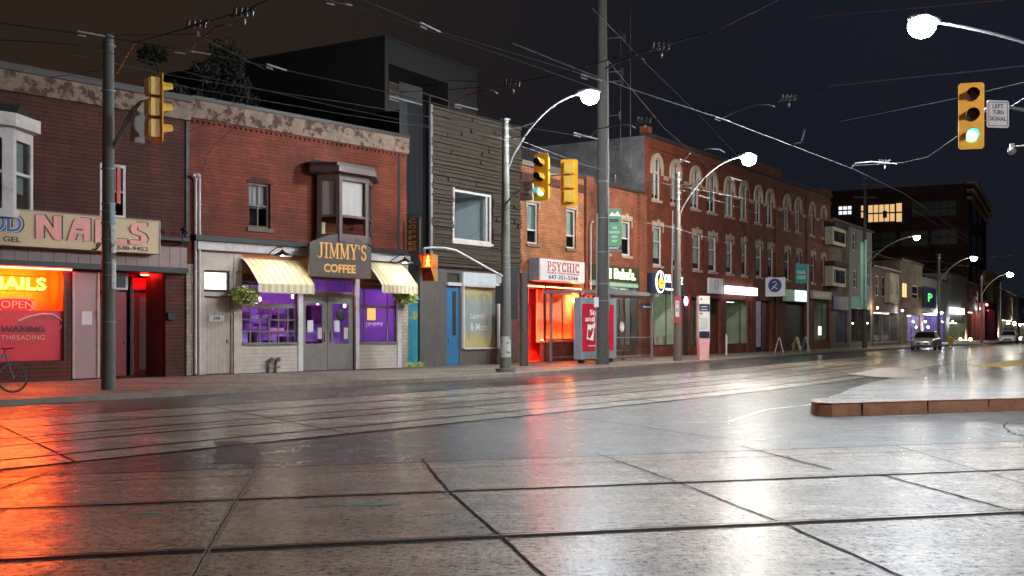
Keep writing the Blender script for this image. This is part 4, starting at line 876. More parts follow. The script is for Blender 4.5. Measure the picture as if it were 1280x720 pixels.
# twin water connection
fc = empty('water_connection', tuple(J.world(Xj(337), -.14, 0)), J.rz, 'twin chrome standpipe with valves against the wall below the cafe window', 'standpipe')
for dx in (-.12, .16):
    B = MB(); B.cyl((dx, 0, 0), (dx, 0, .42), .05, 10); B.cyl((dx, 0, .4), (dx, -.12, .44), .07, 10); B.cyl((dx, -.02, .2), (dx + .12, -.02, .2), .05, 8); B.build('pipe', 'galv', fc); MB().cyl((dx, -.14, .44), (dx, -.12, .44), .085, 12).build('cap', 'rail', fc)
# projecting vertical sign
pv = empty('projecting_sign', tuple(J.world(J.L - .15, -.1, J.z(507, 318))), J.rz, 'narrow dark vertical sign with gold letters projecting at the corner of the coffee shop', 'sign')
hv = J.z(507, 274) - J.z(507, 318); bx('board', 'sign_br', pv, .0, .07, -.75, -.1, 0, hv)
me = fontmesh('JIMMYS'); 
for i, ch in enumerate('COFFEE'):
    mm_ = fontmesh(ch, .02); xs = [v.co.x for v in mm_.vertices]; ys_ = [v.co.y for v in mm_.vertices]
    for v in mm_.vertices: v.co = Vector((-.012 if v.co.z > 0 else 0.0, -.18 - (v.co.x - min(xs)) / (max(xs) - min(xs)) * .4, hv * (.86 - i * .155) + (v.co.y - min(ys_)) / (max(ys_) - min(ys_)) * hv * .11))
    mm_.materials.clear(); mm_.materials.append(M['gold']); o = bpy.data.objects.new('lettering', mm_); COL.objects.link(o); o.parent = pv
MB().cyl((.03, -.75, hv + .12), (.03, 0, hv + .12), .015, 6).build('bracket', 'black_metal', pv)
# ================================================================ WOOD CLAD BUILDING + DARK METAL ADDITION
K = FA(508, 40.35, 650, 46.3, 'wood_clad_building', 'building clad in weathered horizontal wood slats with a large white framed upper window', 'building'); Xk = lambda p, d=0.: K.x(p, d)
zk = K.z(537, 131); zkb = K.z(560, 334)
w2 = K.R(566, 614, 236, 300, ref=566); dk = K.R(561, 577, 357, 452); dk = (dk[0], dk[1], .02, dk[3]); tk = K.R(561, 577, 341, 354); lk = (Xk(581), Xk(624), .7, K.z(583, 358))
w2b = (Xk(615.5), Xk(618.5), w2[2], w2[3])
B = MB(); cells(B, Xk(537), K.L, zkb, zk, [w2], 0, .2); B.quad((K.L, 0, zkb), (K.L, 9, zkb), (K.L, 9, zk), (K.L, 0, zk)); B.quad((Xk(537), 9, zkb), (Xk(537), 0, zkb), (Xk(537), 0, zk), (Xk(537), 9, zk)); B.quad((Xk(537), 0, zk - .01), (K.L, 0, zk - .01), (K.L, 9, zk - .01), (Xk(537), 9, zk - .01)); B.build('wall', 'slat_gap', K.root)
B = MB(); z = zkb + .02; random.seed(11); xa, xb = Xk(537), K.L
while z < zk - .05:
    h = random.uniform(.09, .22); segs_ = [(xa, xb)]
    cuts = sorted([xa, xb] + [random.uniform(xa, xb) for _ in range(3)])
    for i in range(len(cuts) - 1):
        a, c = cuts[i] + .004, cuts[i + 1] - .004; d = random.uniform(.02, .12); hh = min(h - random.uniform(.02, .05), zk - z)
        parts_ = [(a, c)]
        if z + hh > w2[2] - .06 and z < w2[3] + .06: parts_ = [(p, q) for p, q in ((a, min(c, w2[0] - .06)), (max(a, w2[1] + .06), c)) if q - p > .02]
        for p, q in parts_: B.box(p, q, -d, -.002, z, z + hh)
    z += h
B.build('slat_cladding', 'slat', K.root)
bx('corner_post', 'galv', K.root, Xk(536), Xk(538.5), -.1, -.0, zkb - .3, zk + .02)
wn = window(K.root, w2, 'white_paint', .09, .0, 0, 0, 'white_paint', None, None, .5, glass='glass', back=False)
M['grey_room'] = mat('pale_room_wall', (.42, .48, .48), (.36, .42, .42), 1, .8); M['room_lamp'] = glow('upstairs_room_lamp', (.8, 1.0, .95), 9)
room(K.root, (w2[0], w2[1], w2[2], w2[3]), .25, 2.5, 'grey_room', name='upstairs_room')
B = MB(); B.box(w2[0] + .3, w2[0] + 1.0, 1.2, 1.3, w2[3] - .06, w2[3] - .03); B.build('ceiling_lamp', 'room_lamp', K.root)
B = MB(); B.box(w2[0] + .25, w2[0] + 1.25, 1.9, 2.2, w2[2], w2[2] + 1.15); B.box(w2[0] + 1.5, w2[0] + 2.0, 1.7, 2.1, w2[2], w2[2] + .5); B.build('furniture', 'black_trim', K.root)
bx('window_mullion', 'white_paint', wn, w2[1] - .34, w2[1] - .27, -.01, .055, w2[2] + .09, w2[3] - .09); bx('window_mullion', 'white_paint', wn, w2[0] - .08, w2[0] - .01, -.1, .0, w2[2] + 1.0, w2[3] + .05)
# grey ground floor
B = MB(); cells(B, Xk(529), K.L, 0, zkb, [dk, tk, lk], .1, .15); B.quad((K.L, .1, 0), (K.L, 9, 0), (K.L, 9, zkb), (K.L, .1, zkb)); B.build('ground_floor_wall', 'tile_dk', K.root)
B = MB(); B.box(dk[0], dk[1], .14, .2, .03, dk[3]); do = B.build('door', 'blue_door', K.root); bx('door_window', 'ink', do, Xk(569), Xk(573), .12, .139, 1.2, dk[3] - .2); bx('lintel', 'white_paint', do, dk[0] - .02, dk[1] + .02, .0, .099, dk[3] + .01, dk[3] + .14); bx('door_handle', 'galv', do, dk[0] + .1, dk[0] + .16, .08, .139, .95, 1.08)
bx('transom', 'ink', K.root, tk[0], tk[1], .16, .2, tk[2], tk[3]); 
lf = empty('laundry_window'); lf.parent = K.root; a, c, d, e = lk
M['pale_green_glass'] = mat('frosted_window', (.30, .36, .33), (.24, .29, .27), 1.2, .3); M['yellow_decal'] = mat('yellow_decal', (.48, .38, .16), None, 3, .5); M['white_board'] = mat('white_board', (.62, .66, .68), None, 2, .4)
MB().quad((a, .2, d), (c, .2, d), (c, .2, e), (a, .2, e)).build('pane', 'pale_green_glass', lf)
B = MB(); B.box(a - .06, a, .0, .16, d - .02, e + .06).box(c, c + .06, .0, .16, d - .02, e + .06).box(a, c, .0, .16, e, e + .06).box(a, c, .0, .16, d - .06, d); B.build('window_frame', 'white_paint', lf)
B = MB(); ww = (c - a) / 4.6; zt3 = e - .02
for i in range(5):
    x0 = a + i * ww; x1 = min(x0 + ww, c)
    B.prism([(x0, zt3), (x1, zt3)] + [(x, y) for x, y in arc((x0 + x0 + ww) / 2, zt3 - .62, ww * .36, .36, 0, 180, 10) if x <= c][::1][::1] , .17, .19) if i < 4 else B.box(x0, x1, .17, .19, zt3 - .3, zt3)
    
B = MB()
for i in range(5):
    x0 = a + i * ww; x1 = min(x0 + ww, c); cxx = x0 + ww / 2; rr = ww * .36
    n = 8
    xs = [x0, cxx - rr] + [cxx - rr * math.cos(math.pi * k / n) for k in range(1, n)] + [cxx + rr, x0 + ww]
    lo = [zt3 - .62, zt3 - .62] + [zt3 - .62 + .36 * math.sin(math.pi * k / n) for k in range(1, n)] + [zt3 - .62, zt3 - .62]
    for k in range(len(xs) - 1):
        if xs[k + 1] > c: break
        if xs[k + 1] - xs[k] > 1e-4: B.add([(xs[k], .19, lo[k]), (xs[k + 1], .19, lo[k + 1]), (xs[k + 1], .19, zt3), (xs[k], .19, zt3)], [(0, 1, 2, 3)])
B.build('arched_decal', 'yellow_decal', lf); B = MB(); B.box(a, c, .186, .192, d, d + .25)
for i in range(5):
    B.add([(a + i * ww, .19, d + .25), (min(a + (i + 1) * ww, c), .19, d + .25), (min(a + (i + .5) * ww, c), .19, d + .8)], [(0, 1, 2)])
B.build('arched_decal', 'yellow_decal', lf)
bx('blank_sign_band', 'white_board', lf, a - .05, c + .05, .02, .099, e + .07, K.z(583, 340))
for i, (s_, hh) in enumerate((('Laundry', .3), ('& More', .3))): text(s_, 'lettering', 'sign_w', lf, a + .6, c - .55, e - 1.35 - i * .42, e - 1.35 - i * .42 + hh, .188, .01, .006)
# dark gap with corrugated metal between the shops, and blue mural
D = MB(); cells(D, 0.0, Xk(537) - .004, K.z(520, 352), K.z(520, 170) + 2, [], .35, .1); D.build('corrugated_wall', 'dark_metal', K.root)
M['mural'] = mat('mural_blue', (.03, .20, .36), (.05, .32, .30), 2.5, .5, dirt=(.35, .38, .08), dscale=1.3, damt=(.56, .6))
mu = empty('mural_board', (K.a.x, K.a.y, SW), K.rz, 'blue and yellow painted mural panel in the gap right of the coffee shop', 'mural'); bx('board', 'mural', mu, .04, Xk(528), .22, .3, .06, K.z(510, 352)); 
bx('fence_strip', 'tile_dk', K.root, Xk(527.5), Xk(529), .1, .34, .02, zkb)
# weeds at the foot of the wall
wd = empty('weed_tuft', tuple(K.world(Xk(513), -.1, 0)), K.rz, 'low tuft of weeds growing at the foot of the mural', 'plant')
B = MB(); leafball(B, (0, 0, .1), .5, .14, 260, .05, 77, .0); B.build('leaves', ['leaf', 'leaf'], wd)

# black metal rooftop building
kc = 45.2; kx = (481 - CX) / F * kc; uang = K.rz; 
BK = FA(481, kc, 596, 51.3, 'black_metal_building', 'tall black metal clad building rising behind the brick shops', 'building')
hb_ = BK.z(481, 47); Lb = BK.L; op = (BK.x(486), BK.x(560), BK.z(486, 118), BK.z(486, 79))
B = MB(); cells(B, 0, Lb, 3, hb_, [op], 0, 2.0); B.build('wall', 'dark_metal', BK.root)
M['dark_metal_x'] = mat('corrugated_dark_side', (.012, .0125, .014), (.009, .0095, .011), 1.5, .6, stripes=(.35, 1, (.006, .006, .007), .85))
B = MB(); B.quad((0, 14, 3), (0, 0, 3), (0, 0, hb_), (0, 14, hb_)); B.quad((Lb, 0, 3), (Lb, 14, 3), (Lb, 14, hb_), (Lb, 0, hb_)); B.quad((0, 14, 3), (Lb, 14, 3), (Lb, 14, hb_), (0, 14, hb_)); B.build('side_wall', 'dark_metal_x', BK.root); B = MB(); B.quad((0, 0, hb_), (Lb, 0, hb_), (Lb, 14, hb_), (0, 14, hb_)); B.build('roof', 'roof', BK.root)
bx('roof_edge', 'black_metal', BK.root, -.04, Lb + .04, -.05, .1, hb_ + .002, hb_ + .1); bx('roof_edge', 'black_metal', BK.root, -.05, .06, .1, 14, hb_ + .002, hb_ + .1); bx('corner_trim', 'black_metal', BK.root, -.03, .12, -.03, -.002, 3, hb_)
B = MB(); B.quad((op[0], 2, op[2]), (op[1], 2, op[2]), (op[1], 2, op[3]), (op[0], 2, op[3])); B.build('balcony_wall', 'slat', BK.root)
B = MB(); B.box(op[0], op[1], -.04, -.0, op[2] + .5, op[2] + .54); 
for i in range(4): x = op[0] + (op[1] - op[0]) * i / 3.01; B.box(x, x + .04, -.04, 0, op[2], op[2] + .5)
B.build('balcony_rail', 'brown_paint', BK.root); bx('balcony_door', 'brown_paint', BK.root, op[0] + 2.1, op[0] + 3.3, 1.9, 1.98, op[2], op[3] - .4)
# tree behind, dark against the sky
def tree(name, loc, H_, spread, label, seed, n=2600, cat='tree', leaf=.16):
    rnd = random.Random(seed); t = empty(name, loc, 0, label, cat); B = MB(); B.tube([(0, 0, 0), (.1, 0, H_ * .35), (.0, .1, H_ * .6)], [.22, .16, .1], 8)
    cl = []
    for i in range(22):
        a = rnd.uniform(0, 6.28); r_ = rnd.uniform(.2, 1) * spread; z = H_ * rnd.uniform(.6, 1.0) - r_ * .12 * H_ / spread * .5; c = (r_ * math.cos(a), r_ * math.sin(a), z); cl.append(c)
        B.tube([(.05, .05, H_ * rnd.uniform(.35, .6)), (c[0] * .6, c[1] * .6, z * .85), c], [.09, .05, .02], 5)
    B.build('trunk', 'bark', t); B = MB()
    for c in cl: leafball(B, c, rnd.uniform(.4, .95), rnd.uniform(.35, .8), n // 22, leaf, rnd.random(), 0)
    B.build('crown', ['leaf_dk', 'leaf_dk'], t); return t
tree('broadleaf_tree', (W(236, 300, 47).x, 47, 0), 14.0, 3.6, 'dark leafy tree standing behind the roof of the nail salon', 4, 9000, leaf=.1)
tree('broadleaf_tree', (W(176, 300, 44).x, 44, 0), 11.9, 2.3, 'low dark tree crown just showing over the parapet right of the tall left pole', 9, 5200, leaf=.1)

# ================================================================ PSYCHIC BUILDING
P_ = FA(650, 46.3, 739, 51.45, 'brick_building', 'orange brick building with the psychic shop and red lit windows', 'building'); Xp = lambda p, d=0.: P_.x(p, d)
zp = P_.z(652, 205); wa = P_.R(659, 673, 252, 304); wb = P_.R(708, 720, 261, 310)
wa = (wa[0], wa[1], min(wa[2], wb[2]), max(wa[3], wb[3])); wb = (wb[0], wb[1], wa[2], wa[3])
sw = (Xp(655), Xp(727), .02, P_.z(690, 358))
building(P_, zp, [wa, wb, sw], 'brick_psy', 10, .2)
bx('parapet_cap', 'flash', P_.root, -.02, P_.L, -.12, .3, zp - .05, zp + .18); B = MB(); B.box(0, P_.L, -.08, -.002, zp - .7, zp - .35); B.build('brick_course', 'brick_l', P_.root)
for i, r_ in enumerate((wa, wb)): window(P_.root, r_, 'white_paint', .08, .08, 1, 0, 'stone_dk', 'brick_cream', 'blind', .68, split=.34)
bx('brick_pier', 'brick_ali', P_.root, Xp(730), P_.L + .15, -.14, -.004, .02, zp + .1)
M['red_hot'] = mat('red_shop_wall', (.75, .12, .06), (.65, .09, .05), 1, .8); M['curtain_or'] = mat('orange_curtain', (.85, .42, .2), (.75, .32, .14), 2, .8, stretch=(7, 7, .3))
room(P_.root, sw, .2, 2.0, 'red_hot'); zs = P_.z(690, 428)
bx('stall_riser', 'brick_base', P_.root, Xp(682), Xp(726), -.05, .3, .02, zs); bx('stall_cap', 'stone', P_.root, Xp(681), Xp(727), -.1, .3, zs + .002, zs + .08)
sf = shopwin(P_.root, (Xp(682), Xp(727), zs + .085, sw[3]), .02, [Xp(704)], [], 'galv', .08)
an = MB(); xx0, xx1 = Xp(672), Xp(682)
an.quad((xx0, 1.2, .3), (xx1, .05, .3), (xx1, .05, sw[3]), (xx0, 1.2, sw[3])); an.build('pane', 'glass', P_.root)
bx('window_post', 'black_trim', P_.root, xx1 - .06, xx1 + .04, .0, .08, .02, sw[3]); bx('window_post', 'black_trim', P_.root, xx0 - .03, xx0 + .03, 1.15, 1.25, .02, sw[3])
B = MB(); n = 40; xa, xb = Xp(683), Xp(727)
for i in range(n): B.quad((xa + (xb - xa) * i / n, .55 + (.05 if i % 2 else 0), zs), (xa + (xb - xa) * (i + 1) / n, .55 + (0 if i % 2 else .05), zs), (xa + (xb - xa) * (i + 1) / n, .55 + (0 if i % 2 else .05), sw[3] - .1), (xa + (xb - xa) * i / n, .55 + (.05 if i % 2 else 0), sw[3] - .1))
B.build('curtain', 'curtain_or', P_.root)
M['psy_lamp'] = glow('orange_shop_lamp', (1.0, .36, .06), 420); M['psy_red'] = glow('red_fill_light', (1.0, .06, .018), 260); M['psy_open'] = glow('red_led_sign', (1.0, .08, .08), 2.2)
B = MB(); B.ball((Xp(718, .3), .3, P_.z(718, 375, .3)), .17, .09, .12, 12, 8); B.build('window_lamp', 'psy_lamp', P_.root)
B = MB(); B.box(Xp(657), Xp(727), .02, .06, sw[3] - .05, sw[3] - .02); B.box(Xp(727) - .05, Xp(727) - .02, .0, .03, zs + .1, sw[3] - .06); B.box(Xp(658), Xp(680), 1.5, 1.55, .3, .35); B.build('red_fill_strip', 'psy_red', P_.root); MB().box(Xp(684), Xp(726), .3, .34, zs + .1, zs + .13).build('red_fill_strip', 'psy_red', P_.root)  # red strips added only to brighten the curtain and shop room
vs_ = empty('led_window_sign', (P_.a.x, P_.a.y, SW), P_.rz, 'red vertical light box beside the left door of the psychic shop', 'sign'); bx('board', 'psy_open', vs_, Xp(654, -.12), Xp(659, -.12), -.14, -.06, .7, P_.z(655, 382)); 
text('OPEN', 'lettering', 'red_ink', vs_, Xp(654.6, -.12), Xp(658.4, -.12), 1.6, 1.8, -.142, .01, .004); bx('lamp_housing', 'psy_open', vs_, Xp(653, -.12), Xp(660, -.12), -.16, -.05, P_.z(655, 378), P_.z(655, 362))
bx('back_door', 'red_hot', P_.root, Xp(661, 1.6), Xp(671, 1.6), 1.6, 1.7, .03, sw[3] - .3)
ps = empty('light_box_sign', (P_.a.x, P_.a.y, SW), P_.rz, 'white projecting light box reading PSYCHIC in red letters', 'sign'); y = -.6
a, c, d, e = P_.R(675, 731, 322, 350.5, y); M['psy_face'] = mat('lit_white_face', (.72, .68, .68), None, 2, .4, emit=(1, .95, .95), es=.10)
bx('cabinet', 'galv', ps, a, c, y + .05, -.05, d, e); bx('face', 'psy_face', ps, a + .02, c - .02, y, y + .048, d + .02, e - .02)
serif('PSYCHIC', 'lettering', 'red_ink', ps, a + (c - a) * .15, a + (c - a) * .87, d + (e - d) * .46, d + (e - d) * .88, y - .002)
text('PALM & TAROT READINGS', 'lettering', 'red_ink', ps, a + (c - a) * .15, a + (c - a) * .87, d + (e - d) * .34, d + (e - d) * .42, y - .002, .01, .006)
text('647-351-5544', 'lettering', 'ink', ps, a + (c - a) * .18, a + (c - a) * .83, d + (e - d) * .10, d + (e - d) * .29, y - .002, .01, .006)

# ================================================================ KEBAB SHOP BUILDING
Q = FA(739, 51.45, 806, 56.2, 'brick_building', 'narrow rust brick building with the lit Ali Baba sign', 'building'); Xq = lambda p, d=0.: Q.x(p, d)
zq = Q.z(760, 232); wq = Q.R(777, 789, 275, 319); sq = (Xq(742), Xq(800), .02, Q.z(760, 357))
wq2 = (wq[0] - 2.3, wq[1] - 2.3, wq[2], wq[3])
building(Q, zq, [wq, wq2, sq], 'brick_ali', 10, .2); bx('roof_edge', 'flash', Q.root, 0, Q.L, -.15, .2, zq - .04, zq + .1); bx('brick_pilaster', 'brick_ali', Q.root, Xq(797), Q.L, -.12, -.003, .02, zq - .05)
for r_ in (wq, wq2): window(Q.root, r_, 'white_paint', .1, .1, 1, 0, 'stone', 'stone', 'blind', .5, keystone=True)
room(Q.root, sq, .2, 3.0, 'grey_room'); sh_ = shopwin(Q.root, (sq[0], sq[1], .6, sq[3]), .06, [Xq(760), Xq(776), Xq(790)], [], 'brown_paint', .07)
bx('stall_riser', 'brick_base', Q.root, sq[0], sq[1], .0, .15, .02, .6)
B = MB(); B.box(Xq(765, 1), Xq(786, 1), 1.0, 1.1, sq[3] - .2, sq[3] - .12); B.build('ceiling_tube', glow('shop_tube_green', (.85, 1.0, .75), 11), Q.root)
B = MB(); B.box(Xq(745, 2), Xq(785, 2), 1.6, 2.2, .02, 1.1); B.box(Xq(788, 2), Xq(797, 2), 2.0, 2.3, .02, 2.0); B.build('counter', 'brown_paint', Q.root)
al = empty('shop_sign', (Q.a.x, Q.a.y, SW), Q.rz, 'dark fascia sign with glowing pale letters reading Ali Baba\'s', 'sign'); y = -.35
a, c, d, e = Q.x(741, y), Q.x(799.5, y), Q.z(799.5, 354, y), Q.z(799.5, 335.5, y); bx('board', mat('dark_green_board', (.05, .055, .02), None, 3, .5), al, a, c, y, -.03, d, e)
M['ali'] = glow('pale_yellow_letters', (.93, 1.0, .55), 3.2); text("Ali Baba's.", 'lettering', 'ali', al, Q.x(752, y), Q.x(794, y), d + .12, e - .1, y - .002, .03, .03)
bx('lower_band', mat('green_band', (.33, .48, .36), None, 3, .4, emit=(.5, .9, .6), es=.12), al, a, c, y + .08, -.02, Q.z(799.5, 360, y), d - .003)
# rain pipe with curved head
pp = empty('drain_pipe', (P_.a.x, P_.a.y, SW), P_.rz, 'white pipe running up the corner right of the psychic sign', 'pipe'); x = Xp(738.5, -.25); zt9 = P_.z(739, 277, -.25)
MB().tube([(x, -.25, .05), (x, -.25, zt9 - .1), (x + .04, -.25, zt9), (x + .2, -.25, zt9)], .045, 8).build('pipe', 'white_paint', pp)

# ================================================================ THREE STOREY TERRACE
T = FA(806, 56.2, 1038, 82.6, 'brick_terrace', 'long three storey red brick terrace with arched top windows and stone surrounds', 'building'); Xt = lambda p, d=0.: T.x(p, d)
zt5 = T.z(806, 169); ztop0, ztop1 = T.z(820, 250), T.z(820, 196); zm0, zm1 = T.z(822, 332), T.z(822, 283)
tops = [(815, 826), (838.5, 849), (863.5, 874.5), (884, 895), (906, 917), (925, 934.5), (943.5, 951.5), (958, 966.5), (980, 986.5), (994, 1000.5), (1012, 1017.5), (1026, 1031)]
mids = [(816.5, 828), (841, 851), (866, 876.5), (886, 896), (908, 916.5), (927, 934.5), (945, 953), (960, 967.5), (981, 987.5), (996, 1001.5), (1014, 1019), (1027, 1031.5)]
shops = [(812, 849, .55, 355.5, 'dark'), (851, 862, .02, 368, 'pink'), (864, 872, .5, 372, 'teal'), (886, 901, .02, 373, 'reddoor'), (908, 939, .5, 374, 'lit'), (945, 965, .02, 375, 'recess'), (983, 1008, .3, 377, 'black'), (1018, 1036, .6, 377, 'glass')]
holes = [(Xt(a), Xt(c), ztop0, ztop1) for a, c in tops] + [(Xt(a), Xt(c), zm0, zm1) for a, c in mids]
sh_r = []
for a, c, z0_, yt, k in shops: r_ = (Xt(a), Xt(c), z0_, T.z(a, yt)); sh_r.append(r_); holes.append(r_)
building(T, zt5, holes, 'brick_3', 14, .2, side='brick_w'); 
bx('parapet_cap', 'flash', T.root, -.02, T.L, -.18, .25, zt5 - .02, zt5 + .14); B = MB(); B.box(.5, T.L, -.1, -.002, zt5 - .55, zt5 - .4); B.build('corbel_course', 'brick_3', T.root)
B = MB(); 
for p0, p1, hh in ((806, 812, .35), (932, 975, .55), (1026, 1038, .3)): bx('parapet_gable', 'brick_3', T.root, Xt(p0) + .02, Xt(p1), -.12, .3, zt5 + .145, zt5 + .145 + hh)
random.seed(21)
for i, (a, c) in enumerate(tops):
    x0, x1 = Xt(a), Xt(c); w = (x1 - x0) / 2; cx = (x0 + x1) / 2; zs_ = ztop1 - w - .05; r_ = (x0, x1, ztop0, ztop1)
    o = window(T.root, r_, 'white_paint', .1, .1, 0, 1, 'stone', None, random.choice(['blind', 'blind', 'curtain']), random.choice([.7, .85, .97]), glass='glass_d')
    bx('transom_bar', 'white_paint', o, x0 + .1, x1 - .1, .095, .165, zs_ - .28, zs_ - .18)
    B = MB(); po_ = arc(cx, zs_, w + .2, w + .24, 180, 0, 12); pi_ = arc(cx, zs_, w - .06, w - .0, 180, 0, 12); B.ring(po_, pi_, -.1, .03)
    B.box(x0 - .2, x0 - .004, -.09, .0, zs_ - .35, zs_ - .002).box(x1 + .004, x1 + .2, -.09, .0, zs_ - .35, zs_ - .002)
    # wall left between the arch and the square opening
    q0 = arc(cx, zs_, w + .02, w + .08, 180, 90, 6); B2 = MB()
    B.build('arch_surround', 'stone', o)
for i, (a, c) in enumerate(mids):
    window(T.root, (Xt(a), Xt(c), zm0, zm1), 'white_paint', .1, .1, 1, 0, 'stone', 'stone', random.choice(['blind', 'curtain', 'blind']), random.choice([.6, .8, .97]), keystone=True, split=.62)
B = MB(); 
for i in range(0, len(tops) - 1):
    x0, x1 = Xt(tops[i][1]) + .36, Xt(tops[i + 1][0]) - .36; zz = ztop1 - .9
    if x1 > x0 + .1: B.box(x0, x1, -.05, -.003, zz - .22, zz)
B.build('impost_band', 'stone', T.root)
for p in (852, 934, 970, 1008): bx('brick_pilaster', 'brick_3', T.root, Xt(p) - .1, Xt(p) + .1, -.1, -.003, .02, zt5 - .6)

M['teal_glass'] = mat('teal_glass', (.10, .22, .16), (.05, .12, .1), 2, .2); M['lit_shop'] = mat('lit_shop_back', (.45, .50, .36), (.3, .35, .25), 1.2, .7); M['red_brown'] = mat('red_brown_boards', (.16, .05, .035), (.12, .04, .03), 3, .5); M['poster'] = mat('bright_posters', (.65, .62, .8), (.3, .35, .75), 3, .5, dirt=(.7, .3, .4), dscale=2.5)
M['shop_cool'] = glow('shop_lamp_cool', (.85, 1.0, .85), 14); M['shop_pink'] = glow('pink_lamp', (1.0, .3, .75), 22)
for r_, (a, c, z0_, yt, k) in zip(sh_r, shops):
    x0, x1, zz0, zz1 = r_
    if k in ('dark', 'lit', 'glass', 'pink'):
        room(T.root, r_, .2, 2.2, 'lit_shop' if k != 'pink' else 'dark_in'); shopwin(T.root, r_, .08, [x0 + (x1 - x0) * .6], [], 'black_trim', .07)
        if k in ('dark', 'lit'): B = MB(); B.box(x0 + .4, x1 - .4, 1.0, 1.1, zz1 - .12, zz1 - .08); B.build('ceiling_tube', 'shop_cool' if k == 'dark' else glow('dim_shop_tube', (.8, 1, .8), 3), T.root)
        if k == 'dark':
            B = MB()
            for j in range(7): xx = x0 + .15 + j * (x1 - x0 - .3) / 7; B.box(xx, xx + .34, 1.2, 1.5, .55, .95); B.box(xx, xx + .34, 1.5, 1.54, .95, 1.6)
            B.build('cafe_chairs', 'red_brown', T.root)
            B = MB(); 
            for j in range(3): xx = x0 + .2 + j * 1.0; B.box(xx, xx + .5, .3, .32, .6, 1.05)
            B.build('menu_boards', 'stone', T.root)
        if k == 'lit': bx('shelf_unit', 'black_trim', T.root, x0 + .3, x1 - .8, 1.6, 1.9, zz0, zz0 + 1.0)
        if k == 'pink': B = MB(); B.ball(((x0 + x1) / 2 + .1, .0, T.z(851, 376)), .15, .1, .26, 10, 8); B.build('wall_lamp', 'shop_pink', T.root)
        if k == 'glass': bx('window_tv', 'lit_white', T.root, Xt(1028), Xt(1032), .3, .32, T.z(1028, 419), T.z(1028, 408))
    else:
        mm_ = {'teal': 'teal_glass', 'reddoor': 'red_brown', 'recess': 'dark_in', 'black': 'dark_in'}[k]
        o = bx('door' if k in ('reddoor', 'recess') else 'shop_window', mm_, T.root, x0, x1, .25, .3, zz0, zz1)
        if k == 'reddoor': bx('door_pane', 'ink', o, x0 + .15, x1 - .15, .235, .248, zz1 - .9, zz1 - .1); bx('door_handle', 'galv', o, x0 + .2, x0 + .3, .2, .248, 1.3, 1.5)
        if k == 'recess': bx('poster_panel', 'poster', o, x0 + .02, Xt(953), .1, .2, .3, zz1 - .05); bx('door_leaf', 'red_brown', o, Xt(957), x1, .2, .24, .05, zz1 - .05)
        if k == 'black': bx('shutter', mat('dark_shutter', (.07, .06, .06), (.04, .035, .035), 1.5, .5, stripes=(.12, 2, (.03, .03, .03), .8)), o, x0 + .1, x1 - .1, .15, .2, .4, zz1 - .2)
        if k == 'teal': bx('shop_frame', 'brown_paint', o, x0 - .06, x0 + .04, .1, .24, zz0, zz1)
def fsign(fa, p0, p1, yt, yb, y, m, lab, txt=None, tm='ink', depthb=.2, name='shop_sign', ref=None, frame=None, fz=(.3, .7), fx=(.12, .88)):
    r = empty(name, (fa.a.x, fa.a.y, SW), fa.rz, lab, 'sign'); a, c, d, e = fa.R(p0, p1, yt, yb, y, ref)
    bx('board', m, r, a, c, y, y + depthb, d, e)
    if frame: bx('frame', frame, r, a - .05, c + .05, y + .03, y + depthb + .03, d - .05, e + .05)
    if txt: text(txt, 'lettering', tm, r, a + (c - a) * fx[0], a + (c - a) * fx[1], d + (e - d) * fz[0], d + (e - d) * fz[1], y - .002, .01, .008)
    return r, a, c, d, e
M['lit_sign'] = glow('lit_sign_white', (.9, .93, 1.0), 3.6); M['lit_green'] = glow('lit_sign_green', (.45, 1.0, .72), 2.6); M['soft_white'] = mat('soft_lit_panel', (.5, .5, .52), None, 2, .4, emit=(1, .98, 1), es=.08)
M['navy'] = mat('navy_board', (.02, .03, .07), None, 3, .4); M['lit_text'] = glow('lit_letters_white', (.9, .95, 1), 3.0); M['lit_yel'] = glow('lit_logo_yellow', (1.0, .62, .05), 2.2)
r, a, c, d, e = fsign(T, 814, 856, 341, 366.5, -.3, 'navy', 'dark lit fascia sign with an oval yellow bottle logo behind the concrete pole', None)
ow, oh = (T.x(830, -.3) - T.x(819, -.3)) / 2, (e - d) / 2 * 1.12; ocx, ocz = T.x(825, -.3), (d + e) / 2 + .1
def ell(rx, rz, y0, y1, m, nm='logo'): return MB().prism([(ocx + rx * math.cos(t), ocz + rz * math.sin(t)) for t in [i * math.pi / 12 for i in range(24)]], y0, y1).build(nm, m, r)
ell(ow, oh, -.34, -.302, 'lit_text'); ell(ow * .8, oh * .86, -.36, -.342, 'navy'); MB().prism([(ocx + ow * .55 * math.cos(t), ocz - oh * .12 + oh * .5 * math.sin(t)) for t in [i * math.pi / 10 for i in range(20)]], -.38, -.362).build('logo', 'lit_yel', r); bx('logo', 'navy', r, ocx - ow * .4, ocx + ow * .4, -.39, -.381, ocz - oh * .16, ocz - oh * .06)
MB().prism([(ocx - ow * .2, ocz + oh * .32), (ocx + ow * .2, ocz + oh * .32), (ocx + ow * .1, ocz + oh * .75), (ocx - ow * .1, ocz + oh * .75)], -.38, -.362).build('logo', 'lit_text', r)
text('DELI', 'lettering', 'lit_text', r, T.x(831.5, -.3), T.x(840, -.3), ocz, ocz + .42, -.302, .02, .01); text('RZ', 'lettering', 'lit_text', r, T.x(849, -.3), T.x(853.5, -.3), ocz - .05, ocz + .35, -.302, .02, .01)
bx('lit_line', 'lit_text', r, T.x(832, -.3), T.x(841, -.3), -.32, -.302, d + .22, d + .32); 
r, a, c, d, e = fsign(T, 886.5, 904, 347, 366.5, -.12, 'soft_white', 'square grey white panel sign with a faint round emblem', None)
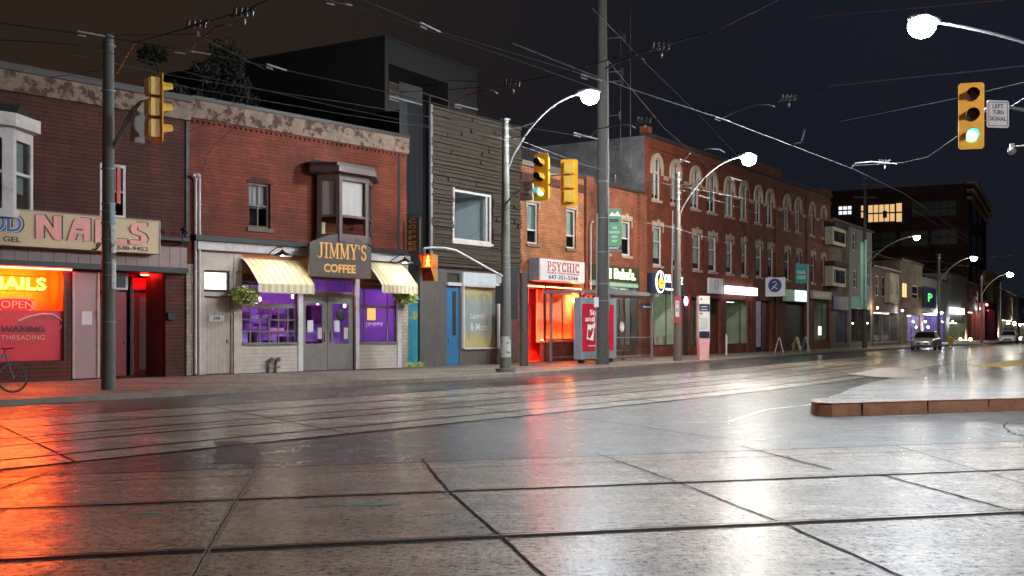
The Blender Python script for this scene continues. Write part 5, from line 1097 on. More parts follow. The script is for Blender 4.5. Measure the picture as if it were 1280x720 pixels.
B = MB(); ccx, ccz = (a + c) / 2, (d + e) / 2 + .1; B.ring([(ccx + .28 * math.cos(t), ccz + .28 * math.sin(t)) for t in [i * math.pi / 10 for i in range(21)]], [(ccx + .23 * math.cos(t), ccz + .23 * math.sin(t)) for t in [i * math.pi / 10 for i in range(21)]], -.135, -.122); B.build('emblem', 'galv', r)
fsign(T, 909.5, 947, 357, 367, -.3, 'lit_sign', 'blank glowing white light box over a shop window of the terrace', None)
# hanging signs (project from the wall, seen face on from the left)
def psign(p, yt, yb, wid, m, lab, y=-.2):
    x = T.x(p, -.7); r = empty('projecting_sign', tuple(T.world(x, -.15, 0)), T.rz, lab, 'sign'); d, e = T.z(p, yb, -.7), T.z(p, yt, -.7); bx('board', m, r, 0, .15, -wid, -.05, d, e); MB().cyl((.07, -wid, e + .12), (.07, .15, e + .12), .03, 6).build('bracket', 'black_metal', r); return r, d, e
r, d, e = psign(966, 347, 370.5, 1.35, 'soft_white', 'hanging white sign with a round navy emblem between two terrace shops')
B = MB(); B.prism([(-.7 + .45 * math.cos(t), (d + e) / 2 + .1 + .45 * math.sin(t)) for t in [i * math.pi / 10 for i in range(20)]], -.02, -.003, 'x'); B.build('emblem', mat('royal_blue', (.02, .03, .2), None, 3, .4), r)
B = MB(); zc = (d + e) / 2 + .1; B.tube([(-.03, -.55, zc + .2), (-.03, -.75, zc + .26), (-.03, -.85, zc + .1), (-.03, -.6, zc - .1), (-.03, -.5, zc - .25)], .04, 6); B.tube([(-.03, -.85, zc - .22), (-.03, -.68, zc - .12)], .035, 6); B.build('emblem_figure', 'sign_w', r)
fsign(T, 982, 1008.5, 361.5, 376, -.25, mat('dull_green_sign', (.35, .42, .33), None, 2, .4, emit=(.5, .8, .5), es=.10), 'pale green fascia sign whose right half glows bright', None)
rr_ = [o for o in COL.objects if o.get('label') == 'pale green fascia sign whose right half glows bright'][0]
bx('lit_half', 'lit_green', rr_, *T.R(994, 1008.2, 361.8, 375.5, -.27)[:2], -.27, -.252, T.z(994, 376, -.27), T.z(994, 362.5, -.27))
fsign(T, 1016, 1039.5, 363, 373, -.2, mat('pale_sign_board', (.42, .36, .30), (.33, .27, .22), 6, .5), 'pale brown fascia sign at the right end of the terrace', 'LOUNGE', 'sign_w', fz=(.25, .8))

# ================================================================ FAR ROW
def simple(p0, Y0, p1, Y1, ytop, m, label, wins=(), shop=None, name='shop_building', depth=12, cap='flash', side=None, fm='white_paint', name_w='window'):
    fa = FA(p0, Y0, p1, Y1, name, label, 'building'); z = fa.z(p0, ytop); hs = []; wr = []
    for (a, c, yt, yb) in wins: q_ = fa.R(a, c, yt, yb); q_ = (max(q_[0], .1), min(q_[1], fa.L - .1), q_[2], q_[3]); wr.append(q_); hs.append(q_)
    if shop: q_ = fa.R(shop[0], shop[1], shop[2], shop[3]); q_ = (max(q_[0], .1), min(q_[1], fa.L - .1), max(.02, q_[2]), q_[3]); hs.append(q_)
    building(fa, z, hs, m, depth, .2, side=side); bx('parapet_cap', cap, fa.root, 0, fa.L, -.2, .2, z - .02, z + .15)
    for q_ in wr: window(fa.root, q_, fm, .12, .08, 1, 0, None, None, random.choice(['blind', 'curtain', None]), .5)
    if shop:
        room(fa.root, q_ if not wr else hs[-1], .2, 2.0, shop[4]); shopwin(fa.root, hs[-1], .08, [hs[-1][0] + (hs[-1][1] - hs[-1][0]) * t for t in (.35, .65)], [], shop[5] if len(shop) > 5 else 'black_trim', .1)
        if len(shop) > 6: B = MB(); B.box(hs[-1][0] + .3, hs[-1][1] - .3, .9, 1.0, hs[-1][3] - .2, hs[-1][3] - .1); B.build('ceiling_tube', glow('shop_light', shop[6], shop[7]), fa.root)
    return fa
def yd_(p):    # distance of the facade line at a far pixel column
    return 82.6 * 412.0 / (1450 - p)
M['cream_f'] = mat('cream_render', (.48, .42, .31), (.38, .33, .25), 1, .7); M['grey_r'] = mat('grey_render', (.22, .22, .22), (.16, .16, .16), 1, .7); M['brown_b'] = brick('brick_brown', (.2, .12, .085), (.15, .09, .065), (.1, .08, .07), bh=.12); M['tan_b'] = brick('brick_tan', (.36, .26, .17), (.28, .2, .13), (.2, .16, .12), bh=.12); M['ochre'] = mat('ochre_wall', (.75, .45, .1), (.6, .36, .08), 1, .7); M['stone_grey'] = brick('stone_blocks', (.30, .31, .27), (.22, .23, .2), (.12, .12, .11), bh=.5, bw=1.1); M['shop_dim'] = mat('dim_shop', (.3, .28, .26), (.15, .14, .13), 1.5, .7); M['blue_f'] = mat('navy_paint', (.03, .05, .16), None, 2, .4); M['red_f'] = mat('deep_red_front', (.3, .03, .03), (.2, .02, .02), 1.5, .5)
R1 = simple(1038, yd_(1038), 1062, yd_(1062), 274, 'brown_b', 'brown brick corner house with cream bay windows beside the terrace', [], (1045, 1059, 388, 430, 'shop_dim', 'blue_f', (.8, .85, 1), 3))
for (yt, yb) in ((283, 305), (332, 357)):
    a, c, d, e = R1.R(1041, 1057, yt, yb, -.6); o = bx('bay_window', 'cream_f', R1.root, a, c, -.6, -.005, d, e); 
    bx('pane', 'glass_d', o, a + .35, a + (c - a) * .5, -.63, -.602, d + .3, e - .3); bx('pane', 'glass_d', o, a + (c - a) * .6, c - .3, -.63, -.602, d + .3, e - .3); bx('dark_room', 'dark_in', o, a + .3, c - .25, -.601, -.6005, d + .25, e - .25)
    bx('bay_roof', 'roof', o, a - .15, c + .15, -.8, -.004, e + .002, e + .35)
bx('shop_fascia', 'blue_f', R1.root, R1.x(1041, -.1), R1.x(1060, -.1), -.15, -.004, R1.z(1041, 387), R1.z(1041, 370))
R2 = simple(1062, yd_(1062), 1090, yd_(1090), 282, 'grey_r', 'dark grey house with tall narrow windows behind the banner pole', [(1066, 1070, 290, 313), (1081, 1087, 330, 357), (1067, 1071, 337, 360)], (1064, 1088, 384, 428, 'shop_dim'))
R3 = simple(1090, yd_(1090), 1125, yd_(1125), 333, 'brown_b', 'brown brick shops with cream windows and a white bay', [(1095, 1099, 344, 370), (1103, 1107, 345, 371)], (1092, 1124, 388, 429, 'shop_dim', 'cream_f', (1, .9, .75), 5))
a, c, d, e = R3.R(1113, 1124, 341, 378, -.5); o = bx('bay_window', 'cream_f', R3.root, a, c, -.5, -.005, d, e); bx('pane', 'ink', o, a + .3, a + .9, -.53, -.502, d + .8, e - .8); bx('pane', 'ink', o, c - 1.0, c - .4, -.53, -.502, d + .8, e - .8)
R4 = simple(1125, yd_(1125), 1153, yd_(1153), 325, 'tan_b', 'tan brick house with stacked balconies and one warm lit window', [(1140, 1148, 356, 378)], (1134, 1151, 392, 428, 'poster', 'black_trim', (.75, .8, 1), 14))
q_ = R4.R(1128, 1133, 354, 371, -.01); o = bx('lit_window', glow('warm_lit_window', (1, .5, .2), 1.8), R4.root, q_[0], q_[1], -.02, -.004, q_[2], q_[3]); bx('window_frame', 'red_brown', o, q_[0] - .15, q_[1] + .15, -.03, -.022, q_[3], q_[3] + .25); bx('window_bar', 'red_brown', o, (q_[0] + q_[1]) / 2 - .04, (q_[0] + q_[1]) / 2 + .04, -.03, -.022, q_[2], q_[3]); bx('balcony', 'red_brown', o, q_[0] - .4, q_[1] + .5, -.9, -.035, q_[2] - 1.1, q_[2] - .1)
R5 = simple(1153, yd_(1153), 1183, yd_(1183), 346, 'grey_r', 'low dark building with the round green P sign', [], (1154, 1181, 390, 429, 'purple_wall', 'black_trim', (.75, .6, 1), 26))
r5, a, c, d, e = fsign(R5, 1155, 1170, 358, 384, -.5, 'navy', 'dark square sign with a glowing green letter P', 'P', glow('green_letter', (.1, .9, .15), 2.2), fz=(.3, .7), fx=(.33, .67))
R6 = simple(1183, yd_(1183), 1208, yd_(1208), 341, 'stone_grey', 'tall grey stone faced building with a lit white sign', [], (1187, 1206, 402, 429, 'lit_shop', 'galv', (1, .9, .6), 12))
fsign(R6, 1189, 1205.5, 384, 392, -.3, 'lit_sign', 'glowing white fascia sign on the grey stone building', None)
R7 = simple(1208, yd_(1208), 1232, yd_(1232), 352, 'brick_f', 'dark red brick corner building with arched lit doorway', [(1212, 1215, 362, 378), (1220, 1223, 364, 379)], (1210, 1228, 388, 428, 'cream_f', 'stone', (1, .75, .45), 14))
R8 = simple(1232, 175, 1252, 205, 338, 'ochre', 'ochre walled building rising beyond the low red shopfront', [], None)
R8b = simple(1231, 150, 1246, 168, 378, 'red_f', 'low deep red shopfront beside a tilted red lit pole', [], (1234, 1244, 385, 428, 'red_f', 'red_f', (1, .1, .05), 14))
R9 = simple(1247, 190, 1272, 250, 358, 'grey_r', 'distant grey buildings at the far end of the street', [(1254, 1258, 365, 392), (1263, 1266, 372, 394)], (1250, 1270, 398, 426, 'shop_dim', 'black_trim', (1, .85, .6), 30))
R10 = simple(1272, 250, 1330, 420, 372, 'brick_f', 'furthest dark brick block at the right end of the street', [(1276, 1280, 384, 398)], (1275, 1300, 404, 424, 'shop_dim', 'black_trim', (1, .8, .5), 40))
M['wl_w'] = glow('warm_wall_lamp_light', (1.0, .72, .42), 330); M['wl_c'] = glow('cool_wall_lamp_light', (.9, .95, 1.0), 300); M['wl_r'] = glow('red_wall_lamp_light', (1.0, .08, .04), 70)
for fa_, p, y_, m_, k_ in ((R5, 1156.5, 402, 'wl_w', .16), (R5, 1160, 409, 'wl_c', .2), (R5, 1177, 391, 'wl_c', .22), (R6, 1191, 402, 'wl_c', .16), (R7, 1213, 424, 'wl_w', .3), (R7, 1226, 386, 'wl_c', .2), (R8b, 1233.5, 381, 'wl_r', .25), (R9, 1252, 417, 'wl_w', .4), (R9, 1258, 424, 'wl_w', .45), (R9, 1268, 404, 'wl_w', .5), (R10, 1275, 406, 'wl_c', .4), (R3, 1097, 385, 'wl_w', .12), (R4, 1128, 388, 'wl_c', .14), (R2, 1084, 404, 'wl_w', .1)):
    k_ *= .55; MB().ball((fa_.x(p, -.5), -.5, fa_.z(p, y_, -.5)), k_, k_, k_, 10, 6).build('wall_lamp', m_, fa_.root)
# factory with lit windows
FB = FA(1211, 150, 1233, 185, 'factory_building', 'large dark brick factory with multi pane windows, some lit warm, rising behind the shops', 'building'); hf = FB.z(1211, 229)
S = MB(); dp = 75; rows = [(FB.z(1211, 268), FB.z(1211, 246)), (FB.z(1211, 305), FB.z(1211, 284))]
B = MB(); B.box(0, FB.L, 0, dp, 0, hf); B.build('wall', 'brick_f', FB.root)
def sx(px):   # local y on the left side wall under a pixel column
    o = FB.a; r = Vector(((px - CX) / F, 1.0)); # solve o + n*t = r*s
    det = FB.n.x * (-r.y) - FB.n.y * (-r.x); t = ((-o.x) * (-r.y) - (-o.y) * (-r.x)) / det; return t
def zside(px, py): t = sx(px); p = FB.a + FB.n * t; return CH + (HY - py) / F * p.y - SW
M['win_warm'] = glow('warm_room_window', (1.0, .62, .27), .85); M['win_white'] = glow('white_room_window', (.85, .9, 1.0), 1.3); M['win_dull'] = mat('dull_panes', (.07, .075, .085), (.045, .05, .055), 1, .35)
for (p0, p1, yt, yb, m, nx) in ((1048, 1065, 258, 268, 'win_white', 3), (1076, 1081, 257, 272, 'win_warm', 1), (1085, 1119, 256, 277, 'win_warm', 5), (1120, 1128, 254, 277, 'win_warm', 1), (1140, 1195, 252, 270, 'win_dull', 6), (1092, 1120, 291, 309, 'win_dull', 3), (1126, 1160, 289, 307, 'win_dull', 3), (1164, 1196, 287, 305, 'win_dull', 3)):
    y0, y1 = sx(p1), sx(p0); z1_ = zside((p0 + p1) / 2, yt); z0_ = zside((p0 + p1) / 2, yb)
    o = bx('window', m, FB.root, -.06, -.004, y0, y1, z0_, z1_); B = MB()
    for i in range(nx + 1): yy = y0 + (y1 - y0) * i / nx; B.box(-.16, -.062, yy - .06, yy + .06, z0_ - .1, z1_ + .1)
    for fz in (.5,): zz = z0_ + (z1_ - z0_) * fz; B.box(-.14, -.064, y0, y1, zz - .1, zz + .1)
    B.build('window_frame', 'black_trim', o)
    if m == 'win_warm' and nx == 5:
        B = MB(); B.box(-.1, -.062, y0 + (y1 - y0) * .3, y0 + (y1 - y0) * .45, z0_ + .5, z1_ - .9); B.build('curtain', 'red_brown', o)
for i in range(3): MB().box(-.6 - i * .3, FB.L + .3, -.5 - i * .35, .2, hf - 2.2 + i * 1.0, hf - 1.9 + i * 1.0).build('cornice', 'stone', FB.root)
for (yt, yb) in ((250, 275), (290, 318), (330, 350)):
    for p in (1216, 1223): q_ = FB.R(p, p + 3.5, yt + (p - 1211) * .4, yb + (p - 1211) * .3); bx('window', 'win_dull', FB.root, q_[0], q_[1], -.05, -.004, q_[2], q_[3])
# ================================================================ POLES AND STREET LAMPS
def pole(name, px, Y, ytop, r0, r1, m, label, bands=0, group=None, ybase=None, cat='pole'):
    x = (px - CX) / F * Y; H_ = CH + (HY - ytop) / F * Y - SW
    r = empty(name, (x, Y, SW), 0, label, cat, group); B = MB(); n = 8
    B.tube([(0, 0, H_ * i / n) for i in range(n + 1)], r0, 16, r1); B.build('shaft', m, r)
    for i in range(bands):
        z = H_ * (.995 - i * .035); B = MB(); rr = r1 + (r0 - r1) * (1 - z / H_) + .012; B.cyl((0, 0, z), (0, 0, z + .06), rr, 14); B.box(-rr - .06, -rr + .01, -.03, .03, z + .01, z + .05).box(rr - .01, rr + .06, -.03, .03, z + .01, z + .05); B.build('band', 'galv', r)
    return r, Vector((x, Y, SW)), H_
def luminaire(r, base, tip, m='lampglow', rad=.30, arm_m='galv', z_from=None, n=12, ar=.04, brace=True):
    """curved arm from base (on the pole) to tip, both in world space, with a cobra head on the end"""
    o = Vector(r.location); A = Vector(base) - o; T_ = Vector(tip) - o; d = T_ - A; B = MB(); pts = []
    for i in range(n + 1):
        t = i / n; pts.append((A.x + d.x * (t ** 1.15), A.y + d.y * (t ** 1.15), A.z + d.z * math.sin(t * math.pi / 2) ** .9 + .12))
    B.tube(pts, ar, 8, ar * .8); arm = B.build('arm', arm_m, r)
    if brace:
        k = pts[5]; B = MB(); B.tube([(A.x, A.y, A.z + d.z * .62), ((A.x + k[0]) / 2, (A.y + k[1]) / 2, A.z + d.z * .62 + (k[2] - A.z - d.z * .62) * .3), k], ar * .6, 6); B.build('brace', arm_m, r)
    hd = Vector((d.x, d.y, 0)).normalized(); X_ = Matrix.Translation(T_) @ Matrix.Rotation(math.atan2(hd.y, hd.x), 4, 'Z')
    B = MB(); B.X = X_; B.ball((.1, 0, .14), .48, .2, .13, 14, 8); h = B.build('lamp_head', 'galv', r)
    B = MB(); B.X = X_; B.ball((.18, 0, -.02), rad, rad, rad * .86, 18, 12); B.build('lens', m, h)
    return arm
# left tall pole
r, p, h = pole('utility_pole', 135.5, 25.7, 44, .165, .125, 'conc_pole', 'tall grey concrete pole in front of the nail salon carrying a signal arm', 0)
for z in (h - .28, h - 1.35, h * .62, h * .5, 4.4, 3.95, 3.55, 3.0, 2.7, 1.6): MB().cyl((0, 0, z), (0, 0, z + .035), .17, 16).build('band', 'galv', r)
# posters wrapped round the pole
M['poster_w'] = mat('torn_posters', (.55, .53, .5), (.35, .33, .3), 6, .7, dirt=(.12, .1, .09), dscale=5); M['poster_t'] = mat('teal_poster', (.25, .36, .38), None, 5, .6)
def wrap(r, R_, a0, a1, z0, z1, m):
    B = MB(); n = 8
    for i in range(n):
        t0, t1 = R(a0 + (a1 - a0) * i / n), R(a0 + (a1 - a0) * (i + 1) / n)
        B.quad((R_ * math.cos(t0), R_ * math.sin(t0), z0), (R_ * math.cos(t1), R_ * math.sin(t1), z0), (R_ * math.cos(t1), R_ * math.sin(t1), z1), (R_ * math.cos(t0), R_ * math.sin(t0), z1))
    B.build('poster', m, r)
wrap(r, .172, -50, 20, 4.45 - 1.2, 4.4 - .5, 'poster_w'); wrap(r, .173, -60, -10, 3.9, 4.45, 'poster_t'); wrap(r, .174, -45, 20, 2.4, 3.1, 'poster_w')
bn = empty('pole_banner', (p.x, p.y, SW), 0, 'narrow dark red banner seen edge on beside the left pole', 'banner'); bx('cloth', 'red_ink', bn, .16, .19, .05, .28, 4.45, 5.3); MB().cyl((.1, 0, 5.35), (.18, .3, 5.35), .015, 6).build('rod', 'galv', bn)
# middle pole with lamp
r, p, h = pole('street_lamp', 632, 36.4, 149, .20, .105, 'conc_pole', 'concrete pole outside the wood clad building with a curved arm and bright lamp', 4, cat='street lamp')
LAMP2 = W(731, 121, 35.2); luminaire(r, (p.x + .1, p.y, CH + (HY - 213) / F * 36.4), LAMP2, rad=.29)
bx('junction_box', 'sign_w', r, -.32, -.14, -.15, .05, 2.95 + .05, 3.25); bx('control_box', 'black_metal', r, -.34, -.12, -.16, .06, 2.3, 2.9)
MB().cyl((0, 0, 0), (0, 0, .12), .34, 12).build('foot', 'conc_pole', r)
for z in (2.9, 2.95, 3.02, 3.1, 3.3, 3.5, 3.7, 3.9, 5.0, 6.1): MB().cyl((0, 0, z), (0, 0, z + .02), .19 - z * .008, 14).build('band', 'galv', r)
wrap(r, .205, 200, 330, .5, 1.2, 'poster_w')
# squat post behind the middle pole
r9, p9, h9 = pole('service_post', 655, 42.5, 341, .17, .17, 'wood_pole', 'dark square service post standing right of the middle concrete pole', 0); bx('meter_box', 'black_metal', r9, -.62, -.25, -.3, 0, h9 * .5, h9 * 1.05)
# great wooden pole
r, p, h = pole('utility_pole', 753, 44.4, -70, .275, .165, 'wood_pole', 'massive wooden utility pole running up out of the picture by the bus shelter', 0)
B = MB(); B.cyl((.26, -.05, 2.2), (.21, -.05, 12.5), .035, 8); B.cyl((-.27, -.1, .2), (-.22, -.1, 6.2), .03, 8); B.build('cable_riser', 'galv', r)
for z in (2.6, 3.3, 4.6, 6.0, 7.5): MB().cyl((0, 0, z), (0, 0, z + .03), .285 - z * .006, 16).build('band', 'galv', r)
bx('meter', 'sign_w', r, -.36, -.18, -.34, -.2, 2.35, 2.75)
for z, L_ in ((13.4, .9), (12.0, .8), (11.6, .8), (10.2, .7), (8.9, .6), (7.6, .5)):
    B = MB(); B.cyl((.1, 0, z), (L_, -.05, z + .05), .03, 6); B.cyl((L_, -.05, z - .12), (L_, -.05, z + .18), .05, 8); B.build('insulator_bracket', 'black_metal', r)
B = MB(); B.cyl((1.15, 0, 8.0), (1.15, 0, 14.6), .02, 6); B.cyl((.75, 0, 8.2), (.75, 0, 13.8), .016, 6); B.build('cable_riser', 'wire', r)
gb = empty('pole_banner', (p.x, p.y, SW), 0, 'green community banner with white lettering hanging from the big wooden pole', 'banner'); M['green_b'] = mat('banner_green', (.09, .30, .13), (.07, .24, .1), 2, .6)
z1 = CH + (HY - 262) / F * 44.4 - SW; z0 = CH + (HY - 313) / F * 44.4 - SW; bx('cloth', 'green_b', gb, .24, .77, -.02, .02, z0, z1); bx('band', 'ink', gb, .24, .77, -.03, -.021, z0 + .02, z0 + .18); bx('band', 'ink', gb, .28, .66, -.03, -.021, z1 - .52, z1 - .38)
MB().prism([(.26, z1 - .26), (.4, z1 - .1), (.5, z1 - .2), (.62, z1 - .05), (.76, z1 - .28)], -.03, -.021).build('mountain_emblem', 'sign_w', gb)
for i, (s_, w_) in enumerate((('THE', .2), ('BUSINESS', .4), ('AREA', .25), ('SHOP', .2))): text(s_, 'lettering', 'sign_w', gb, .5 - w_ / 2, .5 + w_ / 2, z1 - .8 - i * .18, z1 - .7 - i * .18, -.021, .01, .006)
text('MARKET', 'lettering', 'sign_w', gb, .3, .7, z0 + .05, z0 + .15, -.031, .01, .006); B = MB(); B.cyl((.1, 0, z1 + .03), (.8, 0, z1 + .03), .018, 6); B.cyl((.1, 0, z0 - .03), (.8, 0, z0 - .03), .018, 6); B.build('rod', 'galv', gb)
# third pole with lamp
r, p, h = pole('street_lamp', 847, 49.6, 216, .20, .10, 'conc_pole', 'pale concrete pole with a curved lamp arm in front of the brick terrace', 5, cat='street lamp')
luminaire(r, (p.x + .05, p.y, CH + (HY - 275) / F * 49.6), W(931, 199, 48.3), 'lampglow_w', rad=.33); B = MB(); B.cyl((-.28, 0, 2.3), (-.22, 0, 6.9), .03, 6); B.build('conduit', 'white_paint', r)
ts = empty('transit_stop_sign', (p.x, p.y - .25, SW), 0, 'red and white tram stop sign strapped to the pale concrete pole', 'sign'); zz = lambda y: CH + (HY - y) / F * 49.4 - SW
bx('panel', 'red_ink', ts, -.19, .06, -.03, 0, zz(403.5), zz(371)); bx('face', 'sign_w', ts, -.15, .03, -.04, -.031, zz(396), zz(376)); text('STOP', 'lettering', 'red_ink', ts, -.13, .01, zz(381), zz(378), -.041, .01, .004); text('504', 'lettering', 'ink', ts, -.12, .0, zz(390), zz(385), -.041, .01, .004)
# slim far poles and lamps
for i, (px, Y, yt, lx, ly, lY, rad, lab, m) in enumerate(((1081, 84.5, 222, 1143.5, 297, 80, .22, 'tall dark wooden pole carrying a green banner and a small street lamp', 'wood_pole'), (1173.5, 98, 318, 1215.5, 323, 94, .27, 'thin dark pole with a street lamp beyond the parked silver car', 'wood_pole'), (1227, 116, 345, 1261, 343, 112, .32, 'thin pole with the furthest lit street lamp near the right edge', 'wood_pole'))):
    r, p, h = pole('street_lamp', px, Y, yt, .2 if i == 0 else .12, .10, m, lab, 2, 'street lamps along the far kerb', cat='street lamp')
    lt = W(lx, ly, lY); luminaire(r, (p.x, p.y, max(lt.z - 2.2, 2)), lt, 'lampglow_far', rad=rad, ar=.05)
    if i == 0:
        g2 = empty('pole_banner', (p.x, p.y, SW), 0, 'pair of long pale green banners on the far dark pole', 'banner'); zz = lambda y: CH + (HY - y) / F * 84.5 - SW; M['mint'] = mat('mint_banner', (.25, .5, .42), None, 3, .5)
        bx('cloth', 'mint', g2, -.42, -.18, -.26, -.22, zz(386), zz(303)); bx('cloth', 'mint', g2, -.1, .08, -.26, -.22, zz(386), zz(300)); bx('panel', 'mint', g2, -1.15, -.5, -.26, -.22, zz(385), zz(371))
        for z in (h - .6, h - 1.6): MB().box(-.9, .9, -.06, .06, z, z + .1).build('cross_arm', 'wood_pole', r)
for px, Y, yt, lab in ((1010, 66, 330, 'slim grey sign pole outside the green lit shop'), (1251, 150, 352, 'distant thin pole near the white car'), (1272, 170, 360, 'furthest thin pole at the right edge of the picture')):
    r, p, h = pole('sign_pole' if px == 1010 else 'utility_pole', px, Y, yt, .07 if px == 1010 else .16, .06 if px == 1010 else .12, 'galv', lab)
    if px == 1010:
        g3 = empty('street_sign', (p.x, p.y, SW), 0, 'dark green projecting sign with white letters on the slim grey pole', 'sign'); zz = lambda y: CH + (HY - y) / F * 66 - SW; bx('board', mat('teal_sign', (.02, .16, .15), None, 3, .4, emit=(.1, .8, .7), es=.04), g3, -.75, -.08, -.05, .05, zz(354), zz(330)); text('HALAL', 'lettering', 'sign_w', g3, -.68, -.15, zz(342), zz(338), -.052, .01, .006); text('FOOD', 'lettering', 'sign_w', g3, -.66, -.17, zz(349), zz(344.5), -.052, .01, .006)
# right edge lamp, pole out of frame on the near kerb
r, p, h = pole('street_lamp', 1395, 27.0, 30, .2, .11, 'conc_pole', 'street lamp whose bright head and curved arm reach in at the upper right corner', 0, cat='street lamp')
luminaire(r, (p.x, p.y, CH + (HY - 110) / F * 27), W(1160, 33, 24.8), 'lampglow_1', rad=.31, brace=True, ar=.045)
M['lampglow_near'] = glow('near_street_lamp_light', (1.0, .82, .6), 420); M['lampglow_r'] = glow('right_fill_lamp_light', (.93, .96, 1.0), 1500); M['lampglow_dim'] = glow('dim_street_lamp_light', (1.0, .8, .6), 110)
# near-kerb street lamps out of view; right one added to brighten signals and foreground
for (x, y, lx, ly, lab, lm) in ((-19.5, 2.5, -17.3, 4.8, 'street lamp on the near kerb left of the crossing', 'lampglow_dim'), (2.5, -11.5, 1.2, -8.6, 'street lamp behind the crossing on the near kerb', 'lampglow_near'), (16.5, 8.0, 13.0, 9.6, 'unseen street lamp added on the near kerb right of the crossing', 'lampglow_r')):
    r = empty('street_lamp', (x, y, 0), 0, lab, 'street lamp'); MB().tube([(0, 0, 0), (0, 0, 9)], .2, 14, .11).build('shaft', 'conc_pole', r); luminaire(r, (x, y, 7.2), (lx, ly, 9.3), lm, rad=.29)

# ================================================================ TRAFFIC SIGNALS
def signal(loc, yaw, label, lit=None, scale=1.0, flip=False, group=None):
    """local -y is the side the lenses face"""
    r = empty('traffic_signal', loc, yaw, label, 'traffic light', group); s = scale; w, h = .24 * s, .66 * s
    pl = [(-w, -h + .04), (-w + .04, -h), (w - .04, -h), (w, -h + .04), (w, h - .04), (w - .04, h), (-w + .04, h), (-w, h - .04)]
    MB().prism(pl, -.012, .012).build('backboard', 'sig_y', r)
    for i, z in enumerate((.40, .0, -.40)):
        z *= s; B = MB(); k = .155 * s; B.prism([(-k, z - k * 1.08), (k, z - k * 1.08), (k, z + k * 1.08), (-k, z + k * 1.08)], .0125, .2 * s); B.prism([(-k * .8, z - k * .9), (k * .8, z - k * .9), (k * .8, z + k * .9), (-k * .8, z + k * .9)], .2 * s, .23 * s)
        B.box(-k * .3, k * .3, .23 * s, .24 * s, z - k, z - k * .7)
        hs = B.build('housing', 'sig_y2', r); rr = .125 * s; n = 20
        B = MB(); 
        for j in range(n):
            a0, a1 = R(-35 + 250 * j / n), R(-35 + 250 * (j + 1) / n); L0 = .04 + (.21 * s) * min(1, max(.0, (math.sin(a0) + .5) / .35)); L1 = .04 + (.21 * s) * min(1, max(.0, (math.sin(a1) + .5) / .35))
            for q in (rr, rr - .008): B.m = 0 if q == rr else 1; B.quad((q * math.cos(a0), -.012, z + q * math.sin(a0)), (q * math.cos(a0), -L0, z + q * math.sin(a0)), (q * math.cos(a1), -L1, z + q * math.sin(a1)), (q * math.cos(a1), -.012, z + q * math.sin(a1)))
        B.build('visor', ['sig_y2', 'visor_in'], hs)
        B = MB(); B.cyl((0, -.014, z), (0, -.03, z), rr - .012, 20); B.build('lens', ('lens_g' if lit == 'green' and i == 2 else ('lens_red_off' if i == 0 else 'lens_off')), hs)
        if lit == 'green' and i == 2:
            B = MB(); t = rr * .55; B.prism([(-t, z), (-.1 * t, z + t), (-.1 * t, z + t * .35), (t, z + t * .35), (t, z - t * .35), (-.1 * t, z - t * .35), (-.1 * t, z - t)], -.034, -.031); B.build('arrow', 'lens_w', hs)
    return r
def arm_to(r, pts, rad=.03, m='galv', name='mounting_arm'):
    o = r.matrix_basis.inverted() if False else None
    inv = (Matrix.Translation(r.location) @ Matrix.Rotation(r.rotation_euler.z, 4, 'Z')).inverted(); B = MB(); B.tube([inv @ Vector(p) for p in pts], rad, 8); return B.build(name, m, r)
# right signal
Yr = 21.5; c = W(1214, 145, Yr); sr = signal(tuple(c), R(-14), 'yellow signal with a lit green arrow at the upper right by the left turn sign', 'green', 1.0)
arm_to(sr, [c + Vector((.2, .1, 0)), W(1232, 137, Yr + .1), W(1262, 134, Yr + .4), W(1300, 142, Yr + .8), W(1340, 168, Yr + 1.2)], .035)
def turn_sign(c, w, h, yaw, lab):
    r = empty('road_sign', tuple(c), yaw, lab, 'sign'); cr = .03; pl = [(-w + cr, -h), (w - cr, -h), (w, -h + cr), (w, h - cr), (w - cr, h), (-w + cr, h), (-w, h - cr), (-w, -h + cr)]
    MB().prism(pl, 0, .02).build('plate', 'sign_w', r); B = MB(); t = .012; g_ = .03
    B.box(-w + g_, w - g_, -.004, -.001, h - g_ - t, h - g_).box(-w + g_, w - g_, -.004, -.001, -h + g_, -h + g_ + t).box(-w + g_, -w + g_ + t, -.004, -.001, -h + g_ + t, h - g_ - t).box(w - g_ - t, w - g_, -.004, -.001, -h + g_ + t, h - g_ - t); B.build('border', 'ink', r)
    for s_, z, ww in (('LEFT', .42, .5), ('TURN', -.03, .5), ('SIGNAL', -.5, .76)): text(s_, 'lettering', 'ink', r, -w * ww, w * ww, h * z, h * (z + .32), -.001, .015, .004)
    return r
cs = W(1247.5, 142.5, Yr - .02); turn_sign(cs, .235, .27, R(8), 'white LEFT TURN SIGNAL sign beside the right hand signal at the upper right')
# centre pair
Yc = 33.8; c = W(676.5, 221.5, Yc); s1 = signal(tuple(c), R(-38), 'yellow signal with a lit green light beside the middle concrete pole', 'green', 1.12)
c2 = W(711.5, 228.5, Yc + .2); s2 = signal(tuple(c2), R(172), 'yellow signal turned away, showing its back, on the centre mast arm', None, 1.12)
pb = Vector(((632 - CX) / F * 36.4, 36.4, CH + (HY - 250) / F * 36.4))
arm_to(s1, [pb + Vector((.1, 0, 0)), W(645, 241, 35.6), W(660, 231, 34.8), W(672, 222, Yc + .45), W(690, 219, Yc + .45)], .04); arm_to(s2, [W(690, 219, Yc + .45), W(700, 218, Yc + .42), c2 + Vector((0, -.22, .25))], .035)
turn_sign(W(658, 238.5, 34.6), .22, .31, R(-20), 'white LEFT TURN SIGNAL sign half hidden behind the centre signal')
